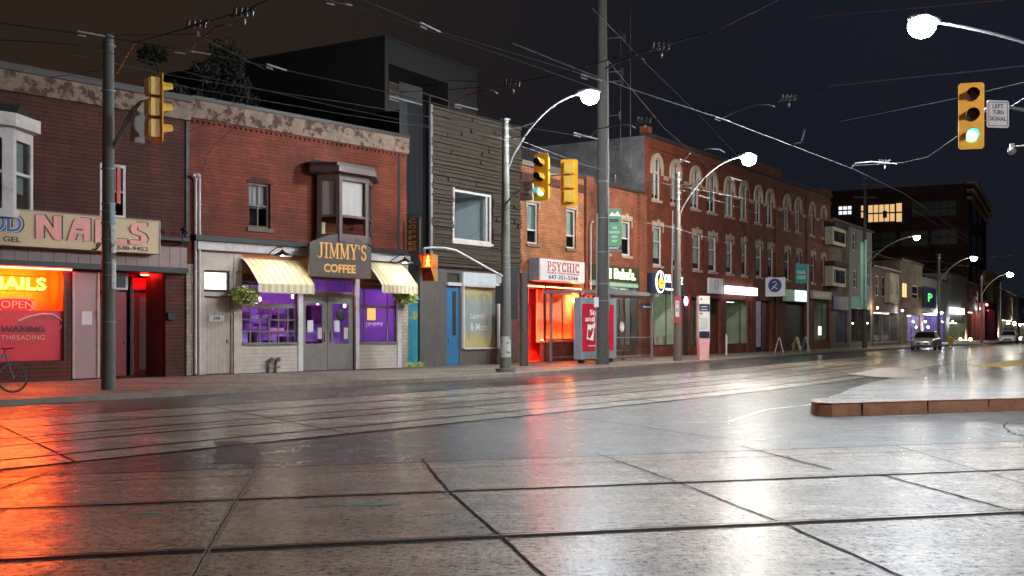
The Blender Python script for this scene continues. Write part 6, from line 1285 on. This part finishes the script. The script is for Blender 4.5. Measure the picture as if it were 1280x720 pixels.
# left signal from behind
Yl = 25.2; c = W(198, 136, Yl); s3 = signal(tuple(c), R(128), 'yellow signal seen from behind hanging off the left pole', None, 1.22)
pl_ = Vector(((140 - CX) / F * 25.7, 25.7, CH + (HY - 184) / F * 25.7)); arm_to(s3, [pl_, W(150, 165, 25.5), W(163, 140, 25.4), W(175, 127, 25.3), W(190, 124.5, 25.2), c + Vector((-.1, 0, .2))], .028); arm_to(s3, [pl_ + Vector((0, 0, -.1)), W(153, 166, 25.5), W(166, 142, 25.4), W(176, 129, 25.3)], .022)
sp = empty('road_sign', tuple(W(172, 158, 25.5)), R(40), 'plain grey back of a small road sign hanging left of the left signal', 'sign'); bx('plate', mat('grey_plate', (.32, .29, .27), None, 4, .5), sp, -.17, .17, 0, .02, -.38, .36); MB().cyl((0, .03, -.1), (0, .03, .62), .015, 6).build('bracket', 'galv', sp)
M['ped_box'] = mat('signal_box_amber', (.42, .16, .015), (.3, .11, .012), 5, .5)
# pedestrian signal on its arm
Yw = 34.6; c = W(535.5, 335, Yw); pw = empty('pedestrian_signal', tuple(c), R(-28), 'orange lit walk signal hanging from a curved arm before the wood clad building', 'traffic light')
zh = .42; B = MB(); B.box(-.22, .22, .0, .22, .0, zh).box(-.22, .22, .0, .22, -zh, -.01); B.build('housing', 'ped_box', pw); bx('screen', 'walk_o', pw, -.19, .19, -.012, -.001, .03, zh - .03); bx('screen', 'lens_red_off', pw, -.19, .19, -.012, -.001, -zh + .03, -.04)
B = MB(); B.tube([(0, -.03, .34), (-.01, -.03, .2), (-.07, -.03, .06)], .022, 5); B.tube([(-.01, -.03, .2), (.06, -.03, .06)], .02, 5); B.tube([(.0, -.03, .3), (.06, -.03, .22)], .014, 5); B.tube([(.0, -.03, .3), (-.06, -.03, .2)], .014, 5); B.ball((0.01, -.03, .37), .025, .01, .025, 8, 6); B.build('walking_figure', 'walk_y', pw)
for zt_ in (zh, -.01): B = MB(); B.box(-.23, .23, -.22, -.0, zt_ + .0, zt_ + .02); B.add([(-.23, -.22, zt_), (-.23, 0, zt_), (-.23, 0, zt_ - .4), (.23, -.22, zt_), (.23, 0, zt_), (.23, 0, zt_ - .4)], [(0, 1, 2), (3, 5, 4)]); B.build('visor', 'ped_box', pw)
pe = Vector(((628 - CX) / F * 36.3, 36.3, CH + (HY - 345) / F * 36.3)); arm_to(pw, [pe, W(615, 338, 35.9), W(590, 324, 35.4), W(570, 313, 35.0), W(556, 310, 34.8), W(540, 309.5, 34.7), W(530, 310.5, Yw)], .035, 'white_paint'); arm_to(pw, [W(530, 310.5, Yw), W(530.5, 320, Yw + .1)], .05)

# ================================================================ STREET FURNITURE
# bus shelter
Ysh = 45.6; S_ = FA(725, 45.6, 815, 50.6, 'bus_shelter', 'glass bus shelter with grey frame and a red advertising panel', 'bus shelter')
L_ = S_.L; zr = S_.z(740, 367); w_ = 1.5
for x in (.03, L_ * .42, L_ - .05):
    for y in (0, w_): MB().box(x - .045, x + .045, y - .045, y + .045, 0, zr).build('post', 'galv', S_.root)
B = MB(); B.prism([(0.0 - .25, zr), (L_ + .2, zr), (L_ + .2, zr + .12), (L_ * .5, zr + .22), (-.25, zr + .12)], -.25, w_ + .2); B.build('roof', mat('shelter_roof', (.2, .21, .22), None, 3, .4), S_.root)
M['sh_glass'] = clearglass('shelter_glass', (.80, .86, .84), .03, 1.5)
for (x0, x1) in ((L_ * .44, L_ - .1),): MB().quad((x0, 0, .25), (x1, 0, .25), (x1, 0, zr - .15), (x0, 0, zr - .15)).build('glass_panel', 'sh_glass', S_.root); MB().quad((x0, w_, .25), (x1, w_, .25), (x1, w_, zr - .15), (x0, w_, zr - .15)).build('glass_panel', 'sh_glass', S_.root)
MB().quad((L_ - .05, 0.05, .25), (L_ - .05, w_ - .05, .25), (L_ - .05, w_ - .05, zr - .15), (L_ - .05, .05, zr - .15)).build('glass_panel', 'sh_glass', S_.root)
B = MB(); B.box(L_ * .43, L_ - .08, -.02, .02, 1.05, 1.1).box(L_ * .43, L_ - .08, -.02, .02, zr - .14, zr - .06).box(L_ * .43, L_ - .08, -.02, .02, .2, .25); B.box(.05, L_ - .08, w_ - .02, w_ + .02, .2, .25); B.build('rail', 'galv', S_.root)
B = MB(); B.box(L_ * .5, L_ - .3, w_ - .45, w_ - .1, .42, .47).box(L_ * .55, L_ * .58, w_ - .35, w_ - .2, 0, .42).box(L_ - .6, L_ - .5, w_ - .35, w_ - .2, 0, .42); B.build('bench', 'galv', S_.root); 
bx('route_sign', 'navy', S_.root, L_ * .82, L_ - .12, -.06, -.025, zr - .6, zr - .35); text('Eastbound', 'lettering', 'sign_w', S_.root, L_ * .85, L_ - .2, zr - .53, zr - .43, -.062, .01, .004)
B = MB(); B.tube([(L_ * .55 + .16 * math.cos(t), -.03, 1.55 + .2 * math.sin(t)) for t in [i * math.pi / 6 for i in range(13)]], .03, 5); B.cyl((L_ * .55, -.05, 1.55), (L_ * .55, -.02, 1.55), .13, 10); B.build('sticker', 'sign_w', S_.root)
# advertising case
ad = empty('ad_panel'); ad.parent = S_.root; ax0, ax1 = S_.x(724, -.15), S_.x(770, -.15); az0, az1 = .18, S_.z(740, 372, -.15); ax1 = min(ax1, L_ * .42)
bx('case', mat('case_grey', (.26, .28, .32), (.22, .24, .27), 3, .4), ad, ax0, ax1, -.22, .12, az0, az1); M['ad_red'] = mat('ad_red', (.50, .02, .05), (.44, .016, .04), 1, .3, emit=(.9, .02, .05), es=.08)
bx('poster', 'ad_red', ad, ax0 + .12, ax1 - .25, -.235, -.222, az0 + .35, az1 - .28); aw = ax1 - ax0
M['ad_w'] = mat('ad_white', (.75, .75, .75), None, 3, .4, emit=(1, 1, 1), es=.25)
for i, (s_, x0, x1) in enumerate((('Store', .24, .64), ('and see', .12, .66), ('the', .30, .50))): text(s_, 'lettering', 'ad_w', ad, ax0 + aw * x0, ax0 + aw * x1, az1 - .75 - i * .27, az1 - .75 - i * .27 + .23, -.237, .02, .004)
B = MB(); B.X = Matrix.Translation((ax0 + aw * .26, -.24, az0 + 1.15)) @ Matrix.Rotation(R(8), 4, 'Y'); B.box(-.26, .26, 0, .003, -.34, .3); B.build('pictured_phone', 'ad_w', ad)
B = MB(); B.X = Matrix.Translation((ax0 + aw * .26, -.245, az0 + 1.15)) @ Matrix.Rotation(R(8), 4, 'Y'); B.prism([(-.2, -.26), (-.02, -.28), (.12, -.1), (.2, .16), (.06, .2), (-.02, .02), (-.12, .12), (-.2, .05)], 0, .003); B.build('pictured_phone', 'red_ink', ad)
bx('caption_line', 'ad_w', ad, ax0 + aw * .2, ax0 + aw * .6, -.238, -.236, az0 + .55, az0 + .58); 
for x in (ax0 + .3, ax1 - .3): bx('foot', 'black_metal', ad, x - .1, x + .1, -.15, .05, 0, az0 - .002)
# info pillar
px_, Yp = 879, 51.0; x = (px_ - CX) / F * Yp; ip = empty('information_pillar', (x, Yp, SW), R(22), 'white information pillar with dark bands and a pink base on the sidewalk', 'information pillar'); zz = lambda y: CH + (HY - y) / F * Yp - SW
M['pil_p'] = mat('pillar_pink', (.72, .36, .36), None, 3, .4, emit=(1, .4, .4), es=.05); M['pil_w'] = mat('pillar_white', (.66, .62, .58), None, 3, .4, emit=(1, .95, .9), es=.05)
wv = .30; B = MB(); B.prism([(-.25, 0), (.25, 0), (wv, zz(423)), (-wv, zz(423))], -.1, .1); B.build('base', 'pil_p', ip); bx('column', 'pil_w', ip, -wv, wv, -.1, .1, zz(423) + .002, zz(370))
for a, c in ((380, 389), (414, 422.5)): bx('dark_band', 'navy', ip, -wv + .02, wv - .02, -.115, -.101, zz(c), zz(a))
for i, y in enumerate((383, 386.5)): bx('printed_line', 'sign_w', ip, -.2, .15, -.12, -.116, zz(y + 1), zz(y))
bx('printed_line', 'red_ink', ip, -.26, -.1, -.106, -.101, zz(393), zz(391)); bx('map_panel', mat('map_paper', (.55, .52, .5), (.4, .38, .4), 9, .5), ip, -.26, .22, -.106, -.101, zz(412), zz(397)); B = MB(); B.cyl((-.17, -.106, zz(374)), (-.17, -.101, zz(374)), .05, 10); B.build('info_symbol', 'ink', ip)
# A boards, bench, barriers near terrace
def aboard(px, Y, hgt, m, lab, yaw=20):
    x = (px - CX) / F * Y; r = empty('sandwich_board', (x, Y, SW), R(yaw), lab, 'sandwich board', 'sandwich boards outside the terrace shops')
    for s in (-1, 1): B = MB(); B.add([(-.3, s * .28, 0), (.3, s * .28, 0), (.3, s * .03, hgt), (-.3, s * .03, hgt), (-.3, s * .25, 0), (.3, s * .25, 0), (.3, s * .0, hgt), (-.3, s * .0, hgt)], [(0, 1, 2, 3), (7, 6, 5, 4), (0, 4, 5, 1), (3, 2, 6, 7), (0, 3, 7, 4), (1, 5, 6, 2)]); B.build('panel', m, r)
    return r
aboard(974, 66, .95, 'sign_w', 'narrow white sandwich board seen edge on left of the shuttered shop', 75); aboard(996, 74, .9, 'yellow_decal', 'pale yellow sandwich board outside the shuttered shop', 60); aboard(1007, 71, .95, 'galv', 'grey sandwich board beside the slim grey sign pole', 65)
pt = empty('planter', ((987 - CX) / F * 76, 76, SW), 0.6, 'square grey planter outside the shuttered shop', 'planter'); bx('tub', 'grey_r', pt, -.3, .3, -.3, .3, 0, .5); B = MB(); leafball(B, (0, 0, .65), .3, .2, 200, .06, 5, 0); B.build('plant', ['leaf_dk', 'leaf_dk'], pt)
bl = empty('bollard', ((908 - CX) / F * 60, 60, SW), 0, 'white bollard pipe at the edge of a terrace shop window', 'bollard'); MB().cyl((0, 0, 0), (0, 0, 1.15), .05, 10).build('pipe', 'white_paint', bl); MB().cyl((0, 0, 1.15), (0, 0, 1.2), .06, 10).build('cap', 'galv', bl)
# hydrant
hy = empty('fire_hydrant', ((1188 - CX) / F * 94, 94, SW), 0, 'yellow fire hydrant on the far sidewalk right of the silver car', 'fire hydrant'); B = MB(); B.cyl((0, 0, 0), (0, 0, .65), .16, 12); B.ball((0, 0, .65), .18, .18, .2, 12, 8); B.cyl((-.28, 0, .5), (.28, 0, .5), .08, 8); B.build('barrel', mat('hydrant_yellow', (.7, .5, .04), None, 3, .4), hy); MB().cyl((0, 0, .84), (0, 0, .92), .05, 6).build('bonnet_nut', 'galv', hy)
# bicycle parked at the far left
bi = empty('bicycle', (G(16, 491, SW)[0], G(16, 491, SW)[1], SW), A.rz, 'bicycle parked on the sidewalk at the left edge before the nail salon', 'bicycle')
def wheel(x):
    B = MB(); r_ = .335; B.tube([(x + r_ * math.cos(t), 0, .35 + r_ * math.sin(t)) for t in [i * math.pi / 18 for i in range(37)]], .02, 6); w = B.build('wheel', 'ink', bi); B = MB(); r_ = .31; B.tube([(x + r_ * math.cos(t), 0, .35 + r_ * math.sin(t)) for t in [i * math.pi / 18 for i in range(37)]], .009, 5)
    for i in range(14): t = i * math.pi / 7; B.cyl((x, 0, .35), (x + r_ * math.cos(t), 0, .35 + r_ * math.sin(t)), .0025, 4)
    B.cyl((x, -.05, .35), (x, .05, .35), .025, 8); B.build('rim', 'galv', w)
wheel(0); wheel(-1.05); B = MB(); bb = (-.62, 0, .30); hd_ = (-.17, 0, .92); st = (-.78, 0, .85)
for p_, q_ in ((bb, hd_), (bb, st), (st, (-.2, 0, .85)), ((-1.05, 0, .35), bb), ((-1.05, 0, .35), st), (hd_, (0, 0, .35)), ((-.22, 0, .8), hd_)): B.cyl(p_, q_, .018, 6)
B.build('frame', mat('bike_paint', (.2, .22, .25), None, 5, .35), bi); B = MB(); B.tube([(-.1, -.28, 1.02), (-.19, -.15, 1.0), (-.19, .15, 1.0), (-.1, .28, 1.02)], .014, 6); B.cyl((-.17, 0, .9), (-.19, 0, 1.0), .014, 6); B.build('handlebar', 'ink', bi); B = MB(); B.ball((-.8, 0, .93), .13, .07, .035, 10, 6); B.cyl((-.78, 0, .82), (-.8, 0, .93), .014, 6); B.build('saddle', 'ink', bi)
B = MB(); B.cyl((-.62, -.04, .3), (-.62, -.055, .3), .09, 14); B.cyl((-.62, -.06, .3), (-.5, -.06, .2), .01, 5); B.cyl((-.62, .06, .3), (-.74, .06, .4), .01, 5); B.build('crank', 'ink', bi)

# ================================================================ CARS
def car(loc, yaw, paint, label, plate=True):
    """front faces local -y"""
    r = empty('parked_car', loc, yaw, label, 'car', 'cars on the far part of the street'); L2 = 2.25; Wd = .88
    sec = [(-2.25, .28, .52, .62), (-2.15, .22, .66, .78), (-1.7, .2, .80, .86), (-1.05, .2, .90, .88), (-.2, .2, .94, .89), (.9, .2, .95, .89), (1.7, .22, 1.0, .86), (2.1, .26, .98, .80), (2.22, .3, .75, .74)]
    B = MB(); B.smooth = True; ring_ = []
    for y, zl, zh, hw in sec: ring_.append([(-hw * .96, y, zl), (-hw, y, zl + .12), (-hw, y, (zl + zh) / 2 + .08), (-hw * .93, y, zh - .04), (-hw * .78, y, zh), (0, y, zh + .03), (hw * .78, y, zh), (hw * .93, y, zh - .04), (hw, y, (zl + zh) / 2 + .08), (hw, y, zl + .12), (hw * .96, y, zl)])
    vs = [p for k in ring_ for p in k]; n = 11; fs = [(i * n + j, (i + 1) * n + j, (i + 1) * n + (j + 1) % n, i * n + (j + 1) % n) for i in range(len(ring_) - 1) for j in range(n)]
    fs += [tuple(range(n)), tuple(range((len(ring_) - 1) * n, len(ring_) * n))[::-1]]; B.add(vs, fs); body = B.build('body', paint, r)
    B = MB(); B.smooth = False
    gh = [(-1.05, .90, .80, .92), (-.35, 1.36, .62, .9), (.2, 1.43, .62, .92), (.9, 1.38, .60, .94), (1.65, .99, .74, .98)]
    rg = [[(-w2, y, .9), (-w1, y, z), (w1, y, z), (w2, y, .9)] for (y, z, w1, w2) in [(g_[0], g_[1], g_[2], .80) for g_ in gh]]
    vs = [p for k in rg for p in k]; fs = [(i * 4 + j, (i + 1) * 4 + j, (i + 1) * 4 + j + 1, i * 4 + j + 1) for i in range(4) for j in range(3)]; B.add(vs, fs); B.build('windows', 'car_glass', r)
    B = MB()
    for i in range(1, 3): B.add([(-.625, gh[i][0], gh[i][1] + .012), (.625, gh[i][0], gh[i][1] + .012), (.625, gh[i + 1][0], gh[i + 1][1] + .012), (-.625, gh[i + 1][0], gh[i + 1][1] + .012)], [(0, 1, 2, 3)])
    for s in (-1, 1):
        for (y0, z0, w0, y1, z1, w1) in ((-1.05, .92, .81, -.35, 1.37, .63), (-.35, 1.37, .63, .9, 1.39, .61), (.9, 1.39, .61, 1.65, 1.0, .78), (.3, .93, .83, .3, 1.41, .63)): B.tube([(s * w0, y0, z0), (s * w1, y1, z1)], .035, 5)
    B.build('roof', paint, r)
    for s in (-1, 1):
        B = MB(); B.smooth = True; B.ball((s * .66, -2.12, .62), .19, .12, .075, 10, 6); B.build('headlight', 'car_lamp', r); B = MB(); B.ball((s * .95, -.85, .98), .1, .06, .07, 8, 6); B.build('mirror', paint, r); bx('tail_light', 'red_ink', r, s * .5, s * .78, 2.17, 2.24, .72, .86)
        for y in (-1.38, 1.35):
            B = MB(); B.cyl((s * .72, y, .32), (s * .9, y, .32), .32, 20); w = B.build('wheel', 'ink', r); B = MB(); B.cyl((s * .9, y, .32), (s * .915, y, .32), .2, 14); B.build('rim', 'galv', w)
    bx('grille', 'ink', r, -.4, .4, -2.29, -2.2, .42, .56); bx('lower_grille', 'ink', r, -.6, .6, -2.27, -2.18, .26, .36)
    if plate: bx('number_plate', 'sign_w', r, -.16, .16, -2.31, -2.292, .43, .53)
M['car_glass'] = mat('car_glass', (.01, .012, .014), None, 3, .05, spec=1.0); M['car_lamp'] = mat('headlamp_glass', (.7, .72, .75), None, 3, .08, metal=.6)
M['silver'] = mat('silver_paint', (.55, .56, .58), (.5, .51, .53), 4, .28, metal=.5); M['white_car'] = mat('white_car_paint', (.7, .7, .7), None, 4, .2)
Yc_ = 84; car(((1158 - CX) / F * Yc_, Yc_, 0), math.atan2(.86, .51) - R(90) + R(2), 'silver', 'silver grey sedan parked at the far kerb facing the camera')
Yc_ = 121; car(((1261 - CX) / F * Yc_, Yc_, 0), math.atan2(.86, .55) - R(90) + R(4), 'white_car', 'white car in the distance near the right edge', False)

# ================================================================ OVERHEAD WIRES
def wire(pts, m='wire', r_=.012, lab='', sag=0.0, n=10, name='overhead_wire', cat='wire', group='overhead wires of the tramway', z=None):
    P = []
    for p in pts:
        if isinstance(p, Vector): P.append(p)
        else: P.append(H(p[0], p[1], p[2] if len(p) > 2 else z))
    fine = []
    for i in range(len(P) - 1):
        for j in range(n): t = j / n; q = P[i].lerp(P[i + 1], t); q.z -= sag * 4 * t * (1 - t) / max(1, len(P) - 1); fine.append(q)
    fine.append(P[-1]); B = MB(); B.tube(fine, r_ * .68, 5); o = B.build(name, m); tag(o, lab, cat, group); return P
def sect(a, c, Z, lab='x', th=.015):
    p, q = H(a[0], a[1], Z), H(c[0], c[1], Z); B = MB(); B.tube([p, q], th, 6); B.tube([p + Vector((0, 0, -.05)), p.lerp(q, .3) + Vector((0, 0, -.05))], th * .8, 6); o = B.build('section_insulator', 'porcelain'); tag(o, lab, 'wire fitting', 'white fittings on the overhead wires')
def insul(px, py, Z, lab, k=1.0):
    p = H(px, py, Z); r = empty('wire_clamp', tuple(p), 0, lab, 'wire fitting', 'clamps on the span wires'); B = MB(); B.tube([(-.22 * k, 0, -.06), (.22 * k, 0, .06)], .028 * k, 6)
    for dx in (-.15, -.05, .05, .15): B.cyl((dx * k, 0, -.06 * k), (dx * k + .01, 0, .09 * k), .03 * k, 6)
    B.build('clamp', 'wire', r); B = MB(); B.ball((.02, 0, -.16 * k), .03 * k, .03 * k, .06 * k, 8, 6); B.build('bell', 'porcelain', r)
Z1 = 5.7; Z2 = 6.1
wire([(-40, 24), (0, 29), (130, 46), (262, 68)], 'wire', .016, 'thick wire crossing left to right past the top of the left pole', z=Z1)
wire([(262, 68), (345, 85), (520, 123), (640, 156), (735, 172)], 'wire', .014, 'trolley wire running right from the bent pull-off arm near the tree', z=Z1)
wire([(-40, 48), (0, 50), (60, 53), (100, 57), (128, 64), (175, 74), (240, 92), (420, 133), (540, 158)], 'wire', .012, 'sagging black cable meeting the left pole below its top', z=6.4)
wire([(-30, 66), (0, 73), (90, 95), (128, 101)], 'wire', .009, 'thin cable low on the sky at the left edge', z=6.0)
wire([(56, 98), (128, 87)], 'wire_g', .01, 'short pale stay wire left of the left pole', z=6.2)
wire([(345, -4), (305, 13), (245, 32), (170, 53)], 'wire', .016, 'dark span wire descending from the top edge to the upper left', z=Z2)
wire([(170, 53), (160, 68), (146, 92)], 'wire_r', .011, 'reddish stay joining the left pole', z=Z2)
wire([(140, 44), (245, 43)], 'wire', .009, 'thin level wire from the left pole top to a clamp', z=Z2)
wire([(245, 43), (330, 86), (345, 88)], 'wire', .009, 'thin wire sloping down right from the upper left clamp', z=Z2)
wire([(405, -4), (520, 33), (640, 73), (760, 116)], 'wire', .011, 'fine wire sloping down from the top edge left of centre', z=Z1)
wire([(445, -4), (545, 38), (640, 66), (745, 98)], 'wire', .013, 'darker wire sloping down from the top edge to the wooden pole', z=Z2)
wire([(640, 54), (730, 90), (790, 112), (900, 148), (1000, 186), (1068, 212), (1130, 242), (1230, 310), (1290, 352)], 'wire_g', .015, 'long trolley wire sweeping down to the right behind the lamps', z=Z1)
wire([(560, 100), (640, 105), (700, 92), (760, 75), (825, 58), (897, 37), (980, -4)], 'wire', .016, 'heavy span wire rising to the top edge right of centre', z=Z2)
wire([(897, 37), (1010, 22), (1150, 10), (1300, -4)], 'wire_r', .012, 'reddish span wire running right from the wire joint', z=Z2)
wire([(640, 172), (735, 163), (815, 151), (900, 138), (985, 123), (1035, 108)], 'wire', .015, 'dark span wire running past the top of the terrace', z=Z2)
wire([(1035, 108), (1120, 99), (1230, 88), (1300, 80)], 'wire_g', .018, 'pale wrapped span wire under the bright upper right lamp', z=Z2)
wire([(1035, 108), (1110, 87), (1185, 70)], 'wire_r', .011, 'thin reddish wire leading up to the bright lamp', z=Z2)
wire([(1065, 207), (1130, 203), (1160, 196), (1197, 170), (1290, 118)], 'wire_g', .013, 'span wire rising behind the right signal', z=Z2)
wire([(1050, 152), (1200, 122), (1300, 98)], 'wire', .008, 'faint thin wire crossing behind the right signal', z=7.5)
wire([(755, 70), (790, 112), (830, 160), (888, 210)], 'wire_g', .008, 'thin wire slanting down from the wooden pole towards the terrace', z=7.0)
wire([(740, 10), (800, 72), (880, 150), (950, 225)], 'wire', .007, 'faint guy wire from the top of the wooden pole', z=8.0)
wire([(90, 68), (228, 97), (430, 128), (560, 150), (622, 158)], 'wire_g', .010, 'upper telephone cable passing the black building', z=8.0)
wire([(180, 98), (250, 112), (430, 143), (560, 163), (622, 172)], 'wire_g', .010, 'lower telephone cable over the coffee shop parapet', z=7.6)
wire([(622, 172), (700, 200), (838, 231), (925, 247), (1040, 278), (1082, 290)], 'wire_g', .011, 'telephone cable running between the middle poles', z=7.6)
wire([(640, 172), (730, 206), (840, 232)], 'wire_g', .009, 'second telephone cable between the middle poles', z=7.3)
wire([(848, 236), (950, 268), (1082, 302)], 'wire_g', .010, 'lower cable in front of the terrace windows', z=6.9)
wire([(770, 272), (840, 284), (905, 303), (1000, 330)], 'wire_g', .012, 'low cable crossing the middle windows of the terrace', z=5.5)
wire([(660, 242), (600, 288), (525, 340)], 'wire', .009, 'thin guy wire slanting across the wood clad wall', z=5.2)
wire([(500, 115), (565, 112), (640, 105)], 'wire', .010, 'short wire in front of the black building balcony', z=6.6)
wire([W(x, y, 33.2) for x, y in ((311, 110), (309, 128), (303, 145), (290, 162), (268, 180), (258, 195), (254, 210), (251, 224))], 'wire', .014, 'black service drop looping down to the coffee shop wall', n=3)
wire([W(x, y, 31.5) for x, y in ((308, 118), (280, 140), (250, 158), (215, 172), (180, 182))], 'wire', .01, 'thin black drop cable across the brick between the shops', n=3)
wire([(1084, 318), (1130, 322), (1173, 326), (1215, 332)], 'wire_g', .02, 'upper cable between the far poles', z=8.0, sag=.5)
wire([(1084, 330), (1130, 343), (1173, 340)], 'wire_g', .02, 'sagging cable left of the far thin pole', z=7.8, sag=.9)
wire([(1173, 340), (1200, 354), (1227, 357)], 'wire_g', .022, 'sagging cable right of the far thin pole', z=7.5, sag=.9)
wire([(1173, 348), (1205, 366), (1250, 370), (1280, 377)], 'wire_g', .022, 'lowest sagging cable at the far right', z=6.6, sag=.8)
wire([(1084, 314), (1175, 341), (1250, 365)], 'wire_g', .018, 'straight feeder wire descending to the far lamps', z=7.2)
wire([(1140, 262), (1205, 300), (1290, 350)], 'wire_g', .014, 'second trolley wire converging at the far right', z=5.7)
wire([(1230, 330), (1285, 312)], 'wire', .018, 'short dark wire at the right edge above the far lamp', z=8.5)
wire([(1195, 345), (1240, 352), (1290, 353)], 'wire_g', .02, 'span wire carrying the far right lamp', z=8.4)
for i, (a, c) in enumerate((((97, 39), (131, 45.5)), ((218, 61), (263, 68)), ((333, 80), (358, 88)), ((525, 28), (550, 40)), ((408, -1), (440, 7)), ((568, 130), (597, 137)), ((726, 93), (752, 101)), ((717, 166), (747, 174)), ((849, 199), (862, 203)), ((894, 146), (912, 152)), ((914, 222), (927, 226)), ((486, 120), (527, 131)))):
    lbl = ['left of the left pole top', 'over the tree', 'over the salon parapet', 'alone in the sky above the black building', 'at the top edge left of centre', 'in front of the wood clad roof', 'just above the middle lamp', 'crossing the wooden pole', 'beside the first arched window', 'on the long trolley wire right of centre', 'under the terrace lamp', 'across the black building corner'][i]
    sect(a, c, Z1, 'white rod shaped fitting on a wire ' + lbl)
def pull(pts, Z, lab, m='wire_g'):
    B = MB(); B.tube([H(x, y, Z) for x, y in pts], .015, 6); tag(B.build('pull_off_arm', m), lab, 'wire fitting', 'bent pull-off arms holding the trolley wires')
pull([(240, 61), (246, 52), (262, 41), (272, 33), (282, 30), (289, 32)], 5.9, 'pale bent arm over the tree at the upper left'); pull([(568, 131), (580, 121), (600, 114), (614, 112), (622, 117)], 5.9, 'pinkish bent arm in front of the black building roof', 'wire_r'); pull([(757, 86), (775, 76), (795, 70), (805, 75)], 5.9, 'pinkish bent arm right of the wooden pole top', 'wire_r'); pull([(738, 171), (748, 161), (775, 156), (788, 156), (794, 160)], 5.9, 'pale bent arm right of the wooden pole at terrace height')
pull([(904, 148), (920, 139), (945, 131), (960, 131), (968, 134)], 5.9, 'bent arm on the long trolley wire right of centre'); pull([(855, 201), (862, 193), (885, 186), (900, 187), (906, 191)], 5.9, 'bent arm above the third arched window'); pull([(1064, 210), (1070, 204), (1090, 202), (1112, 204), (1121, 205)], 5.9, 'white bent arm over the far roofs', 'porcelain'); pull([(993, 180), (1002, 178), (1006, 162)], 5.9, 'small upright hook on the trolley wire over the terrace')
for i, (x, y, lab) in enumerate(((245, 31, 'clamp with bell on the upper left span wire'), (304, 16, 'black clamp near the top edge on the upper left span wire'), (640, 105, 'clamp with bell over the wood clad roof'), (825, 59, 'clamp with bell right of the wooden pole top'), (805, 151, 'clamp with bell above the first arched windows'), (985, 123, 'clamp with bell in the dark sky right of the terrace lamp'), (1105, 203, 'small clamp beside the white bent arm'))): insul(x, y, 6.0, lab, .8)
# small round camera / horn on the right edge
cm = empty('security_camera', tuple(W(1265, 189, 23)), 0, 'small round white camera hanging at the right edge below the signal', 'camera'); B = MB(); B.ball((0, 0, 0), .09, .09, .08, 12, 8); B.build('dome', 'galv', cm); B = MB(); B.cyl((0, 0, .05), (0, 0, .16), .05, 10); B.cyl((0, 0, .1), (.6, 0, .14), .015, 6); B.build('bracket', 'white_paint', cm)

# humid night air round the lamps
if 0: s_ = N('humid_air'); pv_ = s_.n('ShaderNodeVolumePrincipled'); pv_.inputs['Density'].default_value = .0003; pv_.inputs['Color'].default_value = (.75, .82, 1, 1); pv_.inputs['Anisotropy'].default_value = .8; s_.l(pv_.outputs[0], s_.out.inputs['Volume']); M['humid'] = s_.m
if 0: bx('haze', 'humid', None, -520, 620, -70, 920, -1.5, 60)['kind'] = 'stuff'
# ================================================================ LIGHT AND RENDER
w = bpy.data.worlds.new('World'); SC.world = w; w.use_nodes = True; nt = w.node_tree; nt.nodes.clear(); L = nt.links.new
out = nt.nodes.new('ShaderNodeOutputWorld'); bg = nt.nodes.new('ShaderNodeBackground'); L(bg.outputs[0], out.inputs[0])
tc = nt.nodes.new('ShaderNodeTexCoord'); sp = nt.nodes.new('ShaderNodeSeparateXYZ'); L(tc.outputs['Generated'], sp.inputs[0])
mr = nt.nodes.new('ShaderNodeMapRange'); mr.inputs[1].default_value = -.35; mr.inputs[2].default_value = .25; mr.interpolation_type = 'SMOOTHSTEP'; L(sp.outputs[0], mr.inputs[0])
mx = nt.nodes.new('ShaderNodeMix'); mx.data_type = 'RGBA'; mx.inputs[6].default_value = (.0235, .0155, .0105, 1); mx.inputs[7].default_value = (.0090, .0108, .0168, 1); L(mr.outputs[0], mx.inputs[0])
nz = nt.nodes.new('ShaderNodeTexNoise'); nz.inputs['Scale'].default_value = 2.2; nz.inputs['Detail'].default_value = 3; L(tc.outputs['Generated'], nz.inputs['Vector'])
m2 = nt.nodes.new('ShaderNodeMapRange'); m2.inputs[3].default_value = .75; m2.inputs[4].default_value = 1.25; L(nz.outputs[0], m2.inputs[0])
mm = nt.nodes.new('ShaderNodeMix'); mm.data_type = 'RGBA'; mm.blend_type = 'MULTIPLY'; mm.inputs[0].default_value = 1; L(mx.outputs[2], mm.inputs[6]); L(m2.outputs[0], mm.inputs[7])
L(mm.outputs[2], bg.inputs[0]); bg.inputs[1].default_value = 1.0
vs = SC.view_settings; vs.view_transform = 'Standard'; vs.look = 'None'; vs.gamma = 1.0; vs.exposure = 0.0; vs.use_curve_mapping = False
SC.render.engine = 'CYCLES'; cy = SC.cycles; cy.use_denoising = True; cy.max_bounces = 6; cy.diffuse_bounces = 3; cy.glossy_bounces = 3; cy.transparent_max_bounces = 12; cy.sample_clamp_indirect = 4.0; cy.sample_clamp_direct = 60.0; cy.caustics_reflective = False; cy.caustics_refractive = False; cy.use_light_tree = True
